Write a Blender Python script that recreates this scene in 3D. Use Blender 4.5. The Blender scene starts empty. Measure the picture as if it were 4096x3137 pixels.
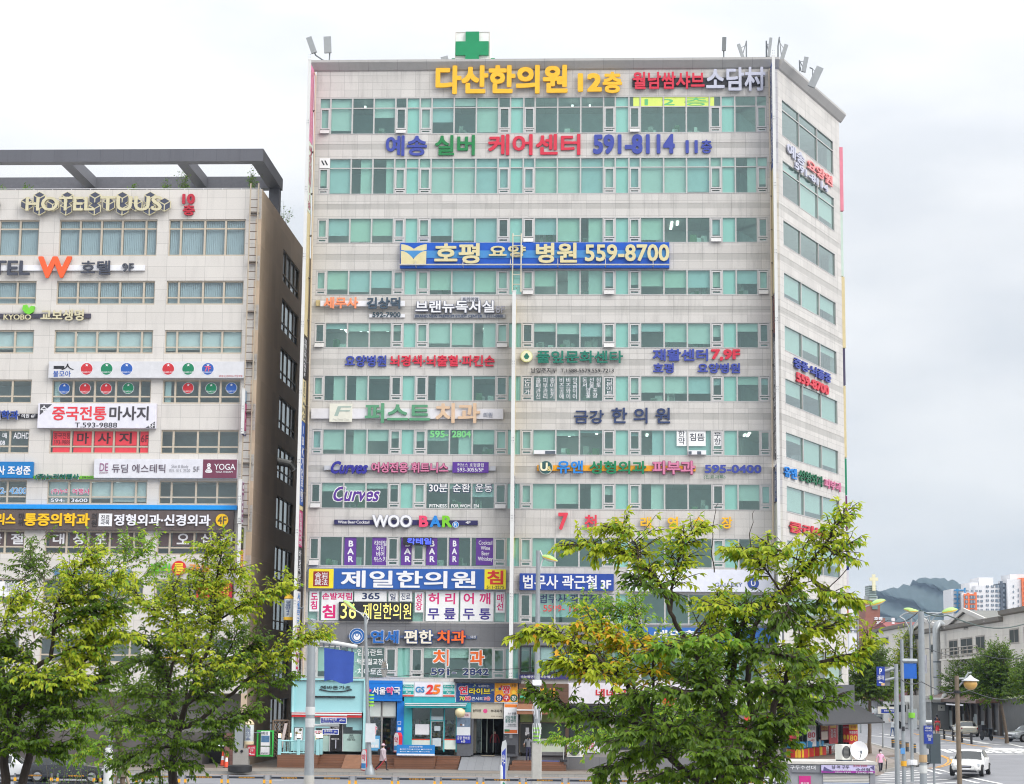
import bpy, bmesh, math, random
from mathutils import Matrix, Vector
import numpy as np
sc = bpy.context.scene
COL = sc.collection
rnd = random.Random(7)
R = math.radians
# ------------------------------------------------------------------ camera, world, sun
CAM_H, FPX, PITCH, ROLL = 5.4, 7588.0, 0.15255, 0.00956
_F = Vector((0, math.cos(PITCH), math.sin(PITCH))); _U = Vector((0, -math.sin(PITCH), math.cos(PITCH))); _X = Vector((1, 0, 0))
_r = _X * math.cos(ROLL) + _U * math.sin(ROLL); _u = _U * math.cos(ROLL) - _X * math.sin(ROLL)
cam = bpy.data.cameras.new('camera'); cam.sensor_width = 36; cam.sensor_fit = 'HORIZONTAL'
cam.lens = 36 * FPX / 4096; cam.clip_start = .5; cam.clip_end = 9000
co = bpy.data.objects.new('camera', cam); COL.objects.link(co); sc.camera = co
EYE = Vector((0, 0, CAM_H))
m3 = Matrix((_r, _u, -_F)).transposed()
co.matrix_world = Matrix.Translation(EYE) @ m3.to_4x4()
SUN_EL, SUN_AZ = R(38), R(132)      # azimuth clockwise from +Y
wd = bpy.data.worlds.new('World'); sc.world = wd; wd.use_nodes = True
def setup_world():
    nt = wd.node_tree; N = nt.nodes; L = nt.links; N.clear()
    out = N.new('ShaderNodeOutputWorld'); bg = N.new('ShaderNodeBackground'); L.new(bg.outputs[0], out.inputs[0])
    bg.inputs[1].default_value = .1
    sky = N.new('ShaderNodeTexSky'); sky.sky_type = 'NISHITA'; sky.sun_disc = False
    sky.sun_elevation = SUN_EL; sky.sun_rotation = SUN_AZ
    tc = N.new('ShaderNodeTexCoord'); sep = N.new('ShaderNodeSeparateXYZ'); L.new(tc.outputs['Generated'], sep.inputs[0])
    ramp = N.new('ShaderNodeValToRGB'); L.new(sep.outputs[2], ramp.inputs[0])
    cr = ramp.color_ramp
    cr.elements[0].position = .0; cr.elements[0].color = (.42, .432, .45, 1)
    cr.elements[1].position = 1; cr.elements[1].color = (1.6, 1.6, 1.6, 1)
    for p, v, b in ((.06, .43, .016), (.14, .465, .012), (.24, .52, .006), (.5, .78, 0)):
        e = cr.elements.new(p); e.color = (v, v + b * .45, v + b, 1)
    mp = N.new('ShaderNodeMapping'); mp.inputs['Scale'].default_value = (2.2, 2.2, 6.5); mp.inputs['Location'].default_value = (1.35, .2, .1)
    L.new(tc.outputs['Generated'], mp.inputs[0])
    nz = N.new('ShaderNodeTexNoise'); nz.inputs['Scale'].default_value = 2.3; nz.inputs['Detail'].default_value = 7; nz.inputs['Roughness'].default_value = .5
    L.new(mp.outputs[0], nz.inputs['Vector'])
    cl = N.new('ShaderNodeValToRGB'); L.new(nz.outputs['Fac'], cl.inputs[0])
    cl.color_ramp.elements[0].position = .36; cl.color_ramp.elements[0].color = (.91, .935, .97, 1)
    cl.color_ramp.elements[1].position = .60; cl.color_ramp.elements[1].color = (1.12, 1.12, 1.12, 1)
    mul = N.new('ShaderNodeMix'); mul.data_type = 'RGBA'; mul.blend_type = 'MULTIPLY'; mul.inputs[0].default_value = 1
    L.new(ramp.outputs[0], mul.inputs[6]); L.new(cl.outputs[0], mul.inputs[7])
    sca = N.new('ShaderNodeVectorMath'); sca.operation = 'SCALE'; sca.inputs['Scale'].default_value = 9.9; L.new(mul.outputs[2], sca.inputs[0])
    mx = N.new('ShaderNodeMix'); mx.data_type = 'RGBA'; mx.inputs[0].default_value = .93
    L.new(sky.outputs[0], mx.inputs[6]); L.new(sca.outputs[0], mx.inputs[7])
    L.new(mx.outputs[2], bg.inputs[0])
setup_world()
sl = bpy.data.lights.new('sun', 'SUN'); sl.energy = 1.5; sl.angle = R(40); sl.color = (1, .97, .92)
so = bpy.data.objects.new('sun', sl); COL.objects.link(so)
_sd = Vector((math.sin(SUN_AZ) * math.cos(SUN_EL), math.cos(SUN_AZ) * math.cos(SUN_EL), math.sin(SUN_EL)))
so.rotation_euler = _sd.to_track_quat('Z', 'Y').to_euler(); so.location = (0, -30, 80)
vs = sc.view_settings; vs.view_transform = 'Standard'; vs.look = 'None'; vs.gamma = 1; vs.exposure = .84
sc.cycles.filter_width = 1.1; sc.cycles.max_bounces = 8; sc.cycles.transparent_max_bounces = 12; sc.cycles.diffuse_bounces = 3; sc.cycles.caustics_reflective = False; sc.cycles.caustics_refractive = False
# ------------------------------------------------------------------ photo regions (x0, y0, scale) and rays
ZM = {'S': (0, 0, 1), 'A': (0, 500, .547), 'B': (0, 1300, .547), 'C': (0, 2137, .5952), 'D': (1200, 80, .4558), 'E': (2100, 80, .4558), 'F': (2950, 80, .5952),
      'G': (1150, 830, .4558), 'H': (2000, 830, .5242), 'I': (1150, 1500, .4558), 'J': (2000, 1600, .5242), 'K': (1150, 2150, .4558), 'L': (2950, 1050, .5952),
      'M': (1050, 2637, .31905), 'N': (1700, 2637, .31905), 'O': (2300, 2637, .31905), 'P': (2900, 2637, .29762), 'Q': (3400, 2637, .31723), 'V': (3350, 2137, .34), 'T': (2000, 2000, .6837)}
def S(z, x, y): a, b, k = ZM[z]; return a + k * x, b + k * y
def ray(z, x, y):
    sx, sy = S(z, x, y)
    return _F * FPX + _r * (sx - 2048) - _u * (sy - 1568.5)
def at(z, x, y, D):                       # point at world depth D
    d = ray(z, x, y); return EYE + d * (D / d.y)
def gnd(z, x, y, h=0.):                   # point on the level ground
    d = ray(z, x, y); return EYE + d * ((h - CAM_H) / d.z)
class Fr:
    def __init__(s, o, a):
        s.o = Vector(o); s.a = a; s.ex = Vector((math.cos(a), math.sin(a), 0)); s.ey = Vector((-math.sin(a), math.cos(a), 0))
    def pt(s, x, y, z): return s.o + s.ex * x + s.ey * y + Vector((0, 0, z))
    def px(s, zk, x, y, n=0.):            # photo point on the plane n metres in front of the frame's wall
        d = ray(zk, x, y); p0 = s.o - s.ey * n
        t = (p0 - EYE).dot(s.ey) / d.dot(s.ey); p = EYE + d * t - s.o
        return p.dot(s.ex), p.z
WLD = Fr((0, 0, 0), 0)
FAC = Fr((0, 124, 0), -0.05057)
UR = FAC.px('E', 2122, 660)[0]; UK = UR + .72
WING = Fr(FAC.pt(UK, 0, 0), math.pi / 2 - .4765)
# ------------------------------------------------------------------ materials
def lin(c):
    c = c / 255.; return c / 12.92 if c <= .04045 else ((c + .055) / 1.055) ** 2.4
def srgb(r, g, b, k=.86): return (lin(r) * k, lin(g) * k, lin(b) * k)
_mats = {}
def base_mat(name):
    m = bpy.data.materials.new(name); m.use_nodes = True; nt = m.node_tree
    return m, nt, nt.nodes['Principled BSDF']
def paint(r, g, b, rough=.5, var=.07, scale=2.5, k=.86, metal=0, bump=0):
    key = (r, g, b, rough, var, scale, k, metal, bump)
    if key in _mats: return _mats[key]
    m, nt, bs = base_mat('paint_%d_%d_%d' % (r, g, b)); c = srgb(r, g, b, k)
    N, L = nt.nodes, nt.links
    tc = N.new('ShaderNodeTexCoord'); nz = N.new('ShaderNodeTexNoise'); nz.inputs['Scale'].default_value = scale; nz.inputs['Detail'].default_value = 6; nz.inputs['Roughness'].default_value = .65
    L.new(tc.outputs['Object'], nz.inputs['Vector'])
    rp = N.new('ShaderNodeValToRGB'); L.new(nz.outputs['Fac'], rp.inputs[0])
    rp.color_ramp.elements[0].position = .3; rp.color_ramp.elements[1].position = .7
    rp.color_ramp.elements[0].color = (*[v * (1 - var) for v in c], 1); rp.color_ramp.elements[1].color = (*[min(1, v * (1 + var)) for v in c], 1)
    L.new(rp.outputs[0], bs.inputs['Base Color']); bs.inputs['Roughness'].default_value = rough; bs.inputs['Metallic'].default_value = metal
    if bump:
        bp = N.new('ShaderNodeBump'); bp.inputs['Strength'].default_value = bump; bp.inputs['Distance'].default_value = .02
        n2 = N.new('ShaderNodeTexNoise'); n2.inputs['Scale'].default_value = scale * 12; L.new(tc.outputs['Object'], n2.inputs['Vector'])
        L.new(n2.outputs['Fac'], bp.inputs['Height']); L.new(bp.outputs[0], bs.inputs['Normal'])
    _mats[key] = m; return m
def emit(name, c, s):
    m = bpy.data.materials.new(name); m.use_nodes = True; nt = m.node_tree; b = nt.nodes['Principled BSDF']
    b.inputs['Base Color'].default_value = (*c, 1); b.inputs['Emission Color'].default_value = (*c, 1); b.inputs['Emission Strength'].default_value = s; return m
def tile_mat(name, c, pw, ph, ox=0, oz=0, seam=.02, dark=.62, var=.06, rough=.45, axis='X', stain=.15, speck=.05):
    """stone cladding panels with thin joints, panel-to-panel tone and long faint run-off stains"""
    m, nt, bs = base_mat(name); N, L = nt.nodes, nt.links
    tc = N.new('ShaderNodeTexCoord'); sp = N.new('ShaderNodeSeparateXYZ'); L.new(tc.outputs['Object'], sp.inputs[0])
    def math_(op, a, b=None):
        n = N.new('ShaderNodeMath'); n.operation = op
        for i, v in enumerate((a, b)):
            if v is None: continue
            if isinstance(v, (int, float)): n.inputs[i].default_value = v
            else: L.new(v, n.inputs[i])
        return n.outputs[0]
    def cell(o, pitch, off):
        q = math_('DIVIDE', math_('ADD', o, off + pitch * 1000), pitch); return math_('FLOOR', q), math_('MULTIPLY', math_('FRACT', q), pitch)
    cx, fx = cell(sp.outputs[axis], pw, ox); cz, fz = cell(sp.outputs['Z'], ph, oz)
    sm = math_('MAXIMUM', math_('LESS_THAN', fx, seam), math_('LESS_THAN', fz, seam))
    cmb = N.new('ShaderNodeCombineXYZ'); L.new(cx, cmb.inputs[0]); L.new(cz, cmb.inputs[1])
    wn = N.new('ShaderNodeTexWhiteNoise'); L.new(cmb.outputs[0], wn.inputs['Vector'])
    tone = math_('ADD', math_('MULTIPLY', wn.outputs['Value'], 2 * var), 1 - var)
    nz = N.new('ShaderNodeTexNoise'); nz.inputs['Scale'].default_value = 16; nz.inputs['Detail'].default_value = 6; L.new(tc.outputs['Object'], nz.inputs['Vector'])
    tone = math_('MULTIPLY', tone, math_('ADD', math_('MULTIPLY', nz.outputs['Fac'], 2 * speck * 2), 1 - 2 * speck))
    mp = N.new('ShaderNodeMapping'); mp.inputs['Scale'].default_value = (1.6, 1.6, .22); L.new(tc.outputs['Object'], mp.inputs[0])
    n3 = N.new('ShaderNodeTexNoise'); n3.inputs['Scale'].default_value = 1.0; n3.inputs['Detail'].default_value = 8; n3.inputs['Roughness'].default_value = .7; L.new(mp.outputs[0], n3.inputs['Vector'])
    mr = N.new('ShaderNodeMapRange'); mr.inputs[1].default_value = .5; mr.inputs[2].default_value = .75; mr.inputs[3].default_value = 1; mr.inputs[4].default_value = 1 - stain; L.new(n3.outputs['Fac'], mr.inputs[0])
    tone = math_('MULTIPLY', tone, mr.outputs[0])
    tone = math_('MULTIPLY', tone, math_('SUBTRACT', 1, math_('MULTIPLY', sm, 1 - dark)))
    vm = N.new('ShaderNodeVectorMath'); vm.operation = 'SCALE'; vm.inputs[0].default_value = c; L.new(tone, vm.inputs['Scale'])
    L.new(vm.outputs[0], bs.inputs['Base Color']); bs.inputs['Roughness'].default_value = rough
    return m
def glass_mat(name, tint, refl=1.55, gloss=(.92, .97, 1), rough=.015):
    m = bpy.data.materials.new(name); m.use_nodes = True; nt = m.node_tree; N, L = nt.nodes, nt.links; N.clear()
    out = N.new('ShaderNodeOutputMaterial'); mx = N.new('ShaderNodeMixShader'); tr = N.new('ShaderNodeBsdfTransparent'); gl = N.new('ShaderNodeBsdfGlossy')
    tr.inputs[0].default_value = (*tint, 1); gl.inputs['Color'].default_value = (*gloss, 1); gl.inputs['Roughness'].default_value = rough
    lw = N.new('ShaderNodeLayerWeight'); lw.inputs['Blend'].default_value = .5      # Schlick, the same from both sides
    r0 = ((refl - 1) / (refl + 1)) ** 2
    pw = N.new('ShaderNodeMath'); pw.operation = 'POWER'; L.new(lw.outputs['Facing'], pw.inputs[0]); pw.inputs[1].default_value = 5
    fr = N.new('ShaderNodeMath'); fr.operation = 'MULTIPLY_ADD'; L.new(pw.outputs[0], fr.inputs[0]); fr.inputs[1].default_value = 1 - r0; fr.inputs[2].default_value = r0
    tc = N.new('ShaderNodeTexCoord'); nz = N.new('ShaderNodeTexNoise'); nz.inputs['Scale'].default_value = .8; L.new(tc.outputs['Object'], nz.inputs[0])
    bp = N.new('ShaderNodeBump'); bp.inputs['Strength'].default_value = .06; bp.inputs['Distance'].default_value = .05; L.new(nz.outputs['Fac'], bp.inputs['Height']); L.new(bp.outputs[0], gl.inputs['Normal'])
    L.new(fr.outputs[0], mx.inputs[0]); L.new(tr.outputs[0], mx.inputs[1]); L.new(gl.outputs[0], mx.inputs[2]); L.new(mx.outputs[0], out.inputs[0])
    return m
# ------------------------------------------------------------------ mesh building
class MB:
    def __init__(s): s.v = []; s.f = []; s.mi = []
    def add(s, vs, fs, mi=0):
        b = len(s.v); s.v += [tuple(v) for v in vs]
        for f in fs: s.f.append(tuple(b + i for i in f)); s.mi.append(mi)
    def box(s, x0, x1, y0, y1, z0, z1, mi=0):
        s.add([(x0, y0, z0), (x1, y0, z0), (x1, y1, z0), (x0, y1, z0), (x0, y0, z1), (x1, y0, z1), (x1, y1, z1), (x0, y1, z1)],
              [(0, 3, 2, 1), (4, 5, 6, 7), (0, 1, 5, 4), (1, 2, 6, 5), (2, 3, 7, 6), (3, 0, 4, 7)], mi); return s
    def bbox(s, x0, x1, y0, y1, z0, z1, c=.02, mi=0):      # box with chamfered upright edges
        P = [(x0 + c, y0), (x1 - c, y0), (x1, y0 + c), (x1, y1 - c), (x1 - c, y1), (x0 + c, y1), (x0, y1 - c), (x0, y0 + c)]
        return s.prism(P, z0, z1, mi)
    def prism(s, poly, z0, z1, mi=0):
        n = len(poly); s.add([(x, y, z0) for x, y in poly] + [(x, y, z1) for x, y in poly],
              [tuple(range(n - 1, -1, -1)), tuple(range(n, 2 * n))] + [(i, (i + 1) % n, n + (i + 1) % n, n + i) for i in range(n)], mi); return s
    def slab(s, poly, y0, y1, mi=0):                        # poly in (x, z), extruded along y
        n = len(poly); s.add([(x, y0, z) for x, z in poly] + [(x, y1, z) for x, z in poly],
              [tuple(range(n)), tuple(range(2 * n - 1, n - 1, -1))] + [((i + 1) % n, i, n + i, n + (i + 1) % n) for i in range(n)], mi); return s
    def ext(s, poly, x0, x1, mi=0):                         # poly in (y, z), extruded along x
        n = len(poly); s.add([(x0, y, z) for y, z in poly] + [(x1, y, z) for y, z in poly],
              [tuple(range(n - 1, -1, -1)), tuple(range(n, 2 * n))] + [(i, (i + 1) % n, n + (i + 1) % n, n + i) for i in range(n)], mi); return s
    def quad(s, a, b, c, d, mi=0): s.add([a, b, c, d], [(0, 1, 2, 3)], mi); return s
    def tube(s, pts, rad, n=8, mi=0, cap=True):
        pts = [Vector(p) for p in pts]; rad = rad if isinstance(rad, (list, tuple)) else [rad] * len(pts)
        ref = Vector((0, 0, 1)) if abs((pts[-1] - pts[0]).normalized().z) < .9 else Vector((1, 0, 0)); rings = []
        for i, p in enumerate(pts):
            t = (pts[min(i + 1, len(pts) - 1)] - pts[max(i - 1, 0)]).normalized()
            a = t.cross(ref).normalized(); b = t.cross(a)
            rings.append([p + (a * math.cos(2 * math.pi * k / n) + b * math.sin(2 * math.pi * k / n)) * rad[i] for k in range(n)])
        vs = [v for r in rings for v in r]; fs = []
        for i in range(len(pts) - 1):
            for k in range(n): fs.append((i * n + k, i * n + (k + 1) % n, (i + 1) * n + (k + 1) % n, (i + 1) * n + k))
        if cap: fs += [tuple(range(n)), tuple(range(len(vs) - 1, len(vs) - n - 1, -1))]
        s.add(vs, fs, mi); return s
    def lathe(s, prof, cx=0, cy=0, n=16, mi=0):             # prof: (r, z) from low to high
        vs = [(cx + r * math.cos(2 * math.pi * k / n), cy + r * math.sin(2 * math.pi * k / n), z) for r, z in prof for k in range(n)]
        fs = [(i * n + k, i * n + (k + 1) % n, (i + 1) * n + (k + 1) % n, (i + 1) * n + k) for i in range(len(prof) - 1) for k in range(n)]
        fs += [tuple(range(n - 1, -1, -1)), tuple(range(len(vs) - n, len(vs)))]
        s.add(vs, fs, mi); return s
    def disc(s, x, z, r, y0, y1, n=24, mi=0):               # disc standing in the wall plane
        return s.slab([(x + r * math.cos(2 * math.pi * k / n), z + r * math.sin(2 * math.pi * k / n)) for k in range(n)], y0, y1, mi)
    def build(s, name, mats, parent=None, smooth=False, loc=None):
        me = bpy.data.meshes.new(name); me.from_pydata(s.v, [], s.f)
        for m in (mats if isinstance(mats, (list, tuple)) else [mats]): me.materials.append(m)
        me.polygons.foreach_set('material_index', s.mi)
        if smooth:
            me.polygons.foreach_set('use_smooth', [True] * len(s.f))
            try: me.set_sharp_from_angle(angle=R(40))
            except Exception: pass
        me.update(); o = bpy.data.objects.new(name, me); COL.objects.link(o)
        if parent: o.parent = parent
        if loc: o.location = loc
        return o
def tag(o, label, cat, group=None, kind=None):
    if label: o['label'] = label
    if cat: o['category'] = cat
    if group: o['group'] = group
    if kind: o['kind'] = kind
    return o
LABELS = set()
def thing(name, label, cat, fr=WLD, loc=(0, 0, 0), group=None, rz=0.):
    o = bpy.data.objects.new(name, None); COL.objects.link(o); o.empty_display_size = .3
    o.location = fr.pt(*loc); o.rotation_euler = (0, 0, fr.a + rz)
    return tag(o, label, cat, group)
def struct(name, mb, m):
    o = mb.build(name, m); o['kind'] = 'structure'; return o
def copy_tree(o, parent=None):
    c = o.copy(); COL.objects.link(c)
    if parent: c.parent = parent
    for ch in list(o.children): copy_tree(ch, c)
    return c
# ------------------------------------------------------------------ lettering
_glyph = {}
def glyph(txt):
    if txt in _glyph: return _glyph[txt]
    cu = bpy.data.curves.new('t', 'FONT'); cu.body = txt; cu.resolution_u = 3; cu.space_line = .95; cu.align_x = 'CENTER' if '\n' in txt else 'LEFT'
    o = bpy.data.objects.new('t', cu); me = None
    me = bpy.data.meshes.new_from_object(o)
    v = np.empty(len(me.vertices) * 3, 'f'); me.vertices.foreach_get('co', v); v = v.reshape(-1, 3)[:, :2].copy()
    f = [tuple(p.vertices) for p in me.polygons]
    ec = {}
    for p in f:
        for i in range(len(p)):
            e = (p[i], p[(i + 1) % len(p)]); ec[e] = 1
    be = [e for e in ec if (e[1], e[0]) not in ec]
    bpy.data.objects.remove(o); bpy.data.curves.remove(cu); bpy.data.meshes.remove(me)
    _glyph[txt] = (v, f, be); return _glyph[txt]
def text(txt, m, parent, x0, x1, z0, z1, y, depth=.05, bold=.03, name='lettering', slant=0., grow=0., rise=0.):
    """letters filling the box x0..x1, z0..z1; back at y, front at y - depth"""
    v, f, be = glyph(txt)
    if not len(v): return None
    lo, hi = v.min(0), v.max(0); em = .72; bold *= (1.35 if bold >= .05 and txt.isascii() else 1) * (.62 if (z1 - z0) / (1 + 1.2 * txt.count('\n')) > .45 else .4)
    w, h = max(hi[0] - lo[0], .02), max(hi[1] - lo[1], .02)
    lo2, hi2 = lo - bold * em, hi + bold * em
    sx, sz = (x1 - x0) / (hi2[0] - lo2[0]), (z1 - z0) / (hi2[1] - lo2[1])
    b = bold * em; g = grow
    offs = [(0, 0)] if b <= 0 and g <= 0 else [(0, 0), (1, 1), (-1, 1), (1, -1), (-1, -1), (0, 1.15), (1.15, 0), (0, -1.15), (-1.15, 0)]
    mb = MB(); n = len(v)
    for k, (dx, dz) in enumerate(offs):
        X = x0 + (v[:, 0] - lo2[0] + dx * b) * sx + dx * g; Z = z0 + (v[:, 1] - lo2[1] + dz * b) * sz + dz * g
        if slant: X = X + (Z - z0) * slant
        if rise: Z = Z + (X - x0) * rise
        yf = y - depth - k * .0006
        fr = [(float(a), yf, float(c)) for a, c in zip(X, Z)]
        if depth > .012:
            bk = [(a, y, c) for a, _, c in fr]
            mb.add(fr + bk, f + [(e[1], e[0], e[0] + n, e[1] + n) for e in be])
        else: mb.add(fr, f)
    return mb.build(name, m, parent)
def sign(label, zk, els, name='wall_sign', cat='sign', n=.03, group=None, fr=None, d=.05):
    """els: ('B',x0,y0,x1,y1,material,thickness[,part]) boards, ('T',text,x0,y0,x1,y1,material[,bold,depth,halo,slant]) letters, ('C',x,y,r,material,thick) discs"""
    fr = fr or FAC
    xs = []; 
    for e in els:
        if e[0] == 'B': xs += [(e[1], e[4]), (e[3], e[4])]
        elif e[0] == 'T': xs += [(e[2], e[5]), (e[4], e[5])]
        elif e[0] == 'C': xs += [(e[1], e[2] + e[3])]
    p = [fr.px(zk, x, y, n) for x, y in xs]
    u0 = sum(q[0] for q in p) / len(p); z0 = min(q[1] for q in p)
    t = thing(name, label, cat, fr, (u0, -n, z0), group)
    front = 0.; last = None
    for e in els:
        P = lambda x, y: (lambda q: (q[0] - u0, q[1] - z0))(fr.px(zk, x, y, n + front))
        if e[0] == 'B':
            th = e[6]; f0 = e[8] if len(e) > 8 else (0. if last is None else front)
            (a, b), c, dd = P(e[1], e[4]), P(e[3], e[4])[0], P(e[1], e[2])[1]
            mb = MB(); mb.box(a, c, -f0 - th, -f0, b, dd)
            if th > .05: mb.box(a + .03, c - .03, -f0 - th - .004, -f0 - th, b + .03, dd - .03)
            last = mb.build(e[7] if len(e) > 7 and e[7] else 'backing_board', e[5], t); front = f0 + th + (.004 if th > .05 else 0)
        elif e[0] == 'C':
            a, b = P(e[1], e[2]); a2, _ = P(e[1] + e[3], e[2])
            MB().disc(a, b, abs(a2 - a), -front - e[5], -front).build('disc', e[4], t)
            if len(e) > 6: front += e[5]
        elif e[0] == 'T':
            (a, b), c, dd = P(e[2], e[5]), P(e[4], e[5])[0], P(e[2], e[3])[1]
            bold = e[7] if len(e) > 7 else .03; dp = e[8] if len(e) > 8 else d; halo = e[9] if len(e) > 9 else None; sl = e[10] if len(e) > 10 else 0
            if halo is not None:
                text(e[1], halo, t, a, c, b, dd, -front, dp * .7, bold, 'letter_outline', sl, grow=halo_w * (dd - b) / (1 + e[1].count('\n') * 1.3))
            text(e[1], e[6], t, a, c, b, dd, -front - (dp * .7 + .008 if halo is not None else 0), dp, bold, 'lettering', sl)
    return t
halo_w = .05
# ------------------------------------------------------------------ main building
WALL = tile_mat('pale_granite_cladding', srgb(213, 209, 204, .83), .97, .52, stain=.3, speck=.07)
BAND = tile_mat('grey_granite_band', srgb(194, 191, 186, .80), .97, 3.0, stain=.25)
DARKSTONE = tile_mat('dark_grey_stone', srgb(128, 128, 131, .8), .97, .9, stain=.1)
ALU = paint(196, 194, 192, .4, .04)
GLASS = glass_mat('teal_window_glass', (.66, .91, .86), 2.5, (.72, .96, .93))
GLASSW = glass_mat('pale_reflective_glass', (.68, .91, .87), 3.6, (.86, .98, .96))
DARKROOM = paint(222, 230, 228, .8, .1, 1.2)
BLIND = paint(222, 221, 214, .8, .05, 1.5)
BLANK = paint(214, 234, 228, .5, .03, .8)
LAMP = emit('fluorescent_tube', (1, .98, .92), 1.5)
def P(x, z): return x, z
ux = [FAC.px('D', x, 690)[0] for x in (178, 272, 463, 652, 842, 941, 1056, 1160, 1355, 1550, 1745, 1848, 1965)] + [FAC.px('E', x, 670)[0] for x in (90, 288, 490, 690, 793, 912, 1012, 1215, 1415, 1618, 1720, 1840, 2028, 2122)]
# photo columns are listed left edge first; ux[13] == both views of the same mullion
KIND = 'nBBBnxnBBBnxnBBBnxnBBBnxBn'
def zz(k, y, x): return FAC.px(k, x, y)[1]
ROW = {12: (zz('D', 685, 178), zz('D', 1008, 178), zz('D', 777, 178)), 11: (zz('D', 1215, 168), zz('D', 1535, 168), zz('D', 1303, 168)),
       10: (zz('G', 92, 262), zz('G', 318, 260), None), 9: (zz('G', 548, 255), zz('G', 773, 250), None), 8: (zz('G', 1008, 245), zz('G', 1235, 240), None),
       7: (zz('G', 1470, 232), zz('I', 230, 228), None), 6: (zz('I', 470, 220), zz('I', 700, 212), None), 5: (zz('I', 938, 208), zz('I', 1172, 200), None),
       4: (zz('I', 1412, 195), zz('K', 250, 188), None), 3: (zz('K', 470, 185), zz('K', 738, 180), None), 2: (zz('K', 952, 165), zz('K', 1228, 160), None)}
BL = {12: '9805 0x9629 0x0000 0x0000 0x00', 11: '7999 7x9999 9x9999 9x9999 7x97', 10: '9686 9x6689 0x0686 9x6800 6x00', 9: '7786 6x9788 9x6688 6x5666 6x58',
      8: '1233 3x7788 9x0345 5x4377 5x30', 7: '9761 0x0991 0x0000 0x6666 3x33', 6: '9744 3x4445 9x9921 0x2399 9x00', 5: '0332 2x9125 0x9977 4x8900 0x66',
      4: '0000 0x0000 0x9900 0x0000 9x00', 3: '9999 9x9999 9x0770 0x0000 0x00', 2: '0770 0x0330 0x0000 0x0000 0x00'}
ZTOP = zz('D', 377, 400); UA = FAC.px('D', 146, 560)[0]
mainb = thing('office_building', 'tall pale grey twelve storey corner building covered with shop signs', 'building', FAC, (0, 0, 0))
WLEN = WING.px('F', 681, 700)[0]
wingo = thing('wing', None, None, WING, (0, 0, 0)); wingo.parent = mainb
wingo.location = (UK, 0, 0); wingo.rotation_euler = (0, 0, WING.a - FAC.a)
ca, sa = math.cos(WING.a - FAC.a), math.sin(WING.a - FAC.a)
def main_wall():
    w, bn, wg, wb = MB(), MB(), MB(), MB()
    def fullw(z0, z1, mi=0, y=0.):
        w.prism([(UA, y), (UK, y), (UK - 2.2, 4), (UA, 4)], z0, z1, mi)
        wg.prism([(.002, y), (WLEN, y), (WLEN, 4), (2.2, 4)], z0, z1, mi)
    prev = ZTOP
    for k in range(12, 1, -1):
        zt, zb = ROW[k][0], ROW[k][1]
        h = prev - zt
        if k == 12 or k <= 4: fullw(zt, prev)
        else:                                              # three courses, the middle one of darker stone
            a, b = zt + h * .36, zt + h * .60
            fullw(zt, a); fullw(b, prev)
            bn.prism([(UA, .012), (UK, .012), (UK - 2.2, 4), (UA, 4)], a, b); wb.prism([(.02, .012), (WLEN, .012), (WLEN, 4), (2.2, 4)], a, b)
        for (a, b) in ((UA, ux[0]), (ux[-1], UK)): w.box(a, b, 0, .5, zb, zt)
        wg.box(.002, WX[0], 0, .5, zb, zt); wg.box(WX[-1], WLEN, 0, .5, zb, zt)
        prev = zb
    fullw(prev - .75, prev)
    w.build('wall', [WALL], mainb); bn.build('stone_band', [BAND], mainb)
    wg.build('wing_wall', [WALL], wingo).name = 'wall'; wb.build('stone_band', [BAND], wingo)
    c = MB()                                               # inner core, back and far side
    F = [(UA, 4.0), (UK - 2.2, 4.0), (UK + ca * 2.2 - sa * 4, sa * 2.2 + ca * 4), (UK + ca * WLEN - sa * 4, sa * WLEN + ca * 4)]
    c.prism([(UA, 4.01), (UK - 2.3, 4.01), (UK + ca * WLEN - sa * 4.02, sa * WLEN + ca * 4.02), (UK + ca * WLEN - sa * 4, 30), (UA, 30)], 0, ZTOP - .6)
    c.build('core', [DARKROOM], mainb)
    s = MB(); s.box(UA - .02, UA - .001, 0, 30, 0, ZTOP - .02); s.build('side_wall', [WALL], mainb); s = MB()
    s.prism([(UK + ca * WLEN - .6, sa * WLEN + .02), (UK + ca * WLEN, sa * WLEN + .02), (UK + ca * WLEN - 2, 30), (UK + ca * WLEN - 2.4, 30)], 0, ZTOP - .02)
    s.build('side_wall', [WALL], mainb)
    r = MB(); r.prism([(UA, .05), (UK, .05), (UK + ca * WLEN, sa * WLEN), (UK + ca * WLEN - 2, 30), (UA, 30)], ZTOP - .5, ZTOP - .1)
    r.build('roof', paint(150, 150, 148, .8), mainb)
    k = MB(); prof = [(.0, ZTOP - .62), (-.12, ZTOP - .55), (-.45, ZTOP - .1), (-.45, ZTOP + .06), (.3, ZTOP + .06), (.3, ZTOP - .2)]
    k.ext(prof, UA - .45, UK + .12); k.build('cornice', tile_mat('cornice_cladding', srgb(190, 188, 185, .8), 2.0, 9.0, dark=.5), mainb)
    k = MB(); k.ext(prof, .10, WLEN + .35); k.build('cornice', tile_mat('cornice_cladding_wing', srgb(190, 188, 185, .8), 2.0, 9.0, dark=.5), wingo)
WX = [WING.px('F', 297, 560)[0], WING.px('F', 413, 650)[0], WING.px('F', 534, 745)[0], WING.px('F', 643, 830)[0]]
main_wall()
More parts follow.
